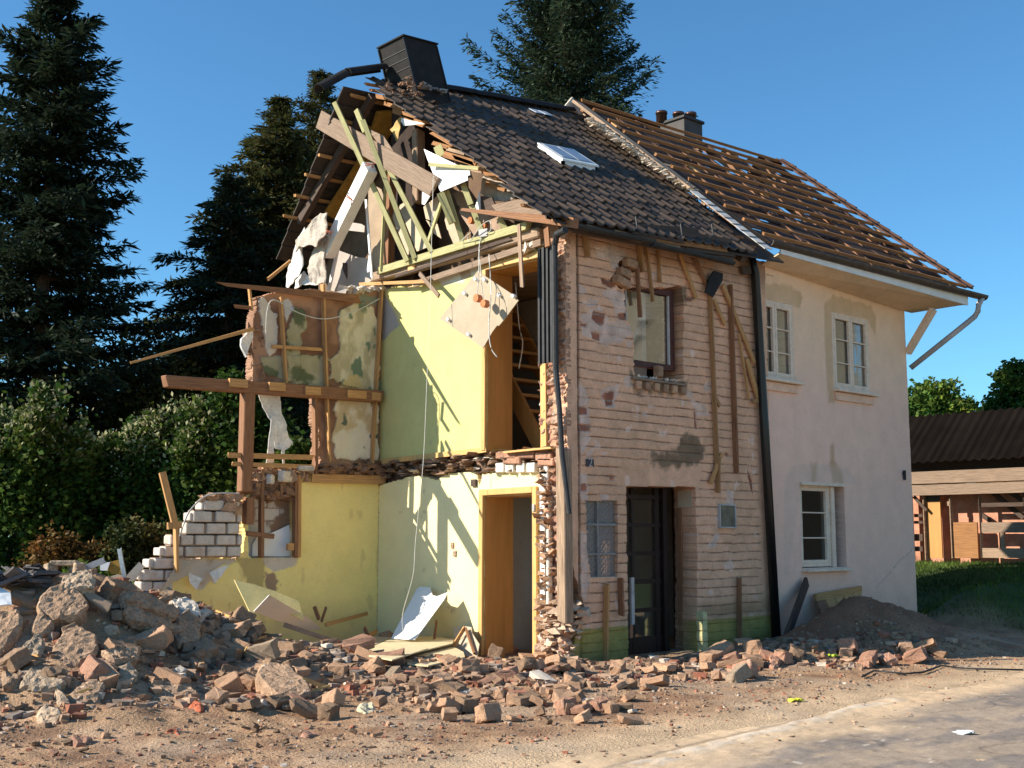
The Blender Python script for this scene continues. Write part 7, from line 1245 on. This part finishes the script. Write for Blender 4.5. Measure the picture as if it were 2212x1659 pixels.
ZONES = [((60, 1330), 'at the left frame edge below the tilted pale slab'), ((150, 1450), 'between the long flat slab and the left edge'), ((330, 1330), 'around the broad tan block of the heap'), ((430, 1440), 'below the earthy half buried slab'), ((470, 1400), 'under the long mortar ridges'), ((560, 1350), 'on the slope below the white plaster slab'), ((640, 1380), 'on the slope right above the huge tan boulder'), ((720, 1400), 'below the grey white panel'), ((760, 1470), 'just right of the huge tan boulder'), ((850, 1440), 'below the fallen cream boards'), ((800, 1540), 'near the cream square stone'), ((950, 1480), 'in the brick band under the room'), ((980, 1540), 'around the white chalky lump'), ((1080, 1460), 'in front of the lower doorway'), ((1120, 1530), 'in the brick band before the lower doorway'), ((1220, 1450), 'at the broken house corner'), ((1240, 1520), 'in the pile before the house corner'), ((1360, 1470), 'below the front door, left side'), ((1460, 1450), 'at the foot of the front door'), ((1560, 1440), 'right of the front door'), ((1640, 1420), 'beside the reddish upright brick'), ((1750, 1430), 'along the foot of the dirt pile'), ((1950, 1440), 'on the sunny ridge at the right'), ((350, 1560), 'on the left foreground dirt'), ((700, 1600), 'on the middle foreground dirt')]
def zone(u, v): return min(ZONES, key=lambda z: (z[0][0] - u) ** 2 + 2 * (z[0][1] - v) ** 2)[1]
MN = {M_BRICK.name: 'red brick', M_TANBR.name: 'dusty tan brick', M_CONC.name: 'brown mortar', M_PLASTR.name: 'whitish plaster', M_CONCG.name: 'grey concrete'}
placed = []
def piece(u, v, px, mt_, i, emb=.25):
    p = ground_at(u, v); d = depth_of(p); s = px * d / FPX / 2; o = bpy.data.objects.new('brick_piece' if 'brick' in MN[mt_.name] else 'rubble_piece', MLIB[(mt_.name, i)]); COL.objects.link(o)
    o.location = p + Vector((0, 0, s * (.5 - emb))); o.scale = (s, s, s); o.rotation_euler = (rng.uniform(-.5, .5), rng.uniform(-.5, .5), rng.uniform(0, 6.28)); sz = 'large' if px > 50 else 'small' if px < 33 else 'middling'
    tag(o, f"{sz} {MN[mt_.name]} piece {zone(u, v)}", 'brick' if 'brick' in MN[mt_.name] else 'rubble', 'broken masonry pieces in the rubble')
REG = [(( 770, 1440), (1230, 1500), 34, 62), ((1060, 1460), (1400, 1520), 34, 56), ((640, 1420), (900, 1420), 22, 44), ((880, 1530), (1320, 1530), 26, 34), ((1380, 1470), (1620, 1440), 20, 30), ((1560, 1440), (1700, 1415), 14, 24), ((20, 1420), (440, 1420), 46, 120), ((380, 1400), (700, 1400), 52, 90), ((300, 1340), (560, 1340), 16, 40), ((460, 1500), (720, 1520), 18, 40), ((1680, 1425), (2020, 1425), 16, 20), ((60, 1590), (700, 1610), 14, 40), ((700, 1590), (1200, 1580), 10, 22), ((760, 1480), (1000, 1500), 16, 50), ((1040, 1480), (1300, 1490), 16, 40)]
for (a, b, n, sp) in REG:
    for k in range(n):
        t = rng.random(); u = a[0] + (b[0] - a[0]) * t; v = a[1] + (b[1] - a[1]) * t + rng.uniform(-sp, sp); lone = a[1] > 1560; left = u < 640
        mt_ = rng.choices([M_BRICK, M_TANBR, M_CONC, M_PLASTR, M_CONCG], (.05, .30, .50, .03, .12) if left else (.20, .58, .17, .02, .03))[0]
        piece(u, v, (rng.choice([14, 18, 24, 30]) if lone else rng.choice([24, 30, 38, 46, 54, 62, 70] + ([70, 80] if left else []))) * rng.uniform(.85, 1.15), mt_, rng.randrange(len(LIB)), .1)
# ---- uncountable small debris
def scatter(name, n, regs, smin, smax, mt_, seed, ico=SHARD, kind='stuff', flat=.7, colset=None):
    rs = np.random.RandomState(seed); v0, fq = ico; Vs = []; Fs = []; Cs = []; b = 0
    for (x0, x1, y0, y1, w_) in regs:
        k = int(n * w_); x = rs.uniform(x0, x1, k); y = rs.uniform(y0, y1, k); z = H(x, y); s = smin + (smax - smin) * rs.rand(k) ** 2.5
        kk = np.nonzero(~((x > -.35) & (y > -.15) & (x < 9)) & ~((y > 3.9) & (x > -4.4)))[0]
        for i in kk:
            q_ = (v0 + (rs.rand(*v0.shape) - .5) * .7) * rs.uniform(.7, 1.35, 3) * s[i] * np.array([1, rs.uniform(.6, 1), flat * rs.uniform(.6, 1)]); a = rs.rand() * 6.28; ca, sa = math.cos(a), math.sin(a); q_ = np.stack([q_[:, 0] * ca - q_[:, 1] * sa, q_[:, 0] * sa + q_[:, 1] * ca, q_[:, 2]], 1)
            Vs.append(q_ + np.array([x[i], y[i], z[i] + s[i] * .25])); Fs.append(fq + b); b += len(v0); c = colset[rs.choice(len(colset), p=[.42, .28, .13, .12, .05])]; Cs.append(np.repeat(np.array([c]) * rs.uniform(.7, 1.25), len(v0), 0))
    o = npmesh(name, np.concatenate(Vs), np.concatenate(Fs), mt_, None, np.concatenate(Cs), recenter=False); return tag(o, kind=kind)
CS = [(.31, .195, .125), (.38, .25, .165), (.31, .125, .075), (.26, .20, .16), (.52, .43, .34)]
TET = (ICO1[0][:], ICO1[1]); M_DEB = mat('debris', None, .95, .2, 12, .5, 60, .008)
scatter('rubble', 4200, [(-7.5, -2.2, -.9, 3.4, .42), (-3.6, .6, -1.9, 1.2, .36), (.2, 3.6, -2.0, -.45, .12), (2.0, 5.2, -2.7, -1.4, .10)], .018, .085, M_DEB, 81, colset=CS)
scatter('gravel', 9500, [(-8, 0, -3.9, 1.5, .62), (0, 6.5, -3.6, -.6, .26), (-7.5, 8, -5.2, -3.6, .08), (3, 8, -2.2, -.4, .02)], .005, .026, M_DEB, 82, colset=CS)
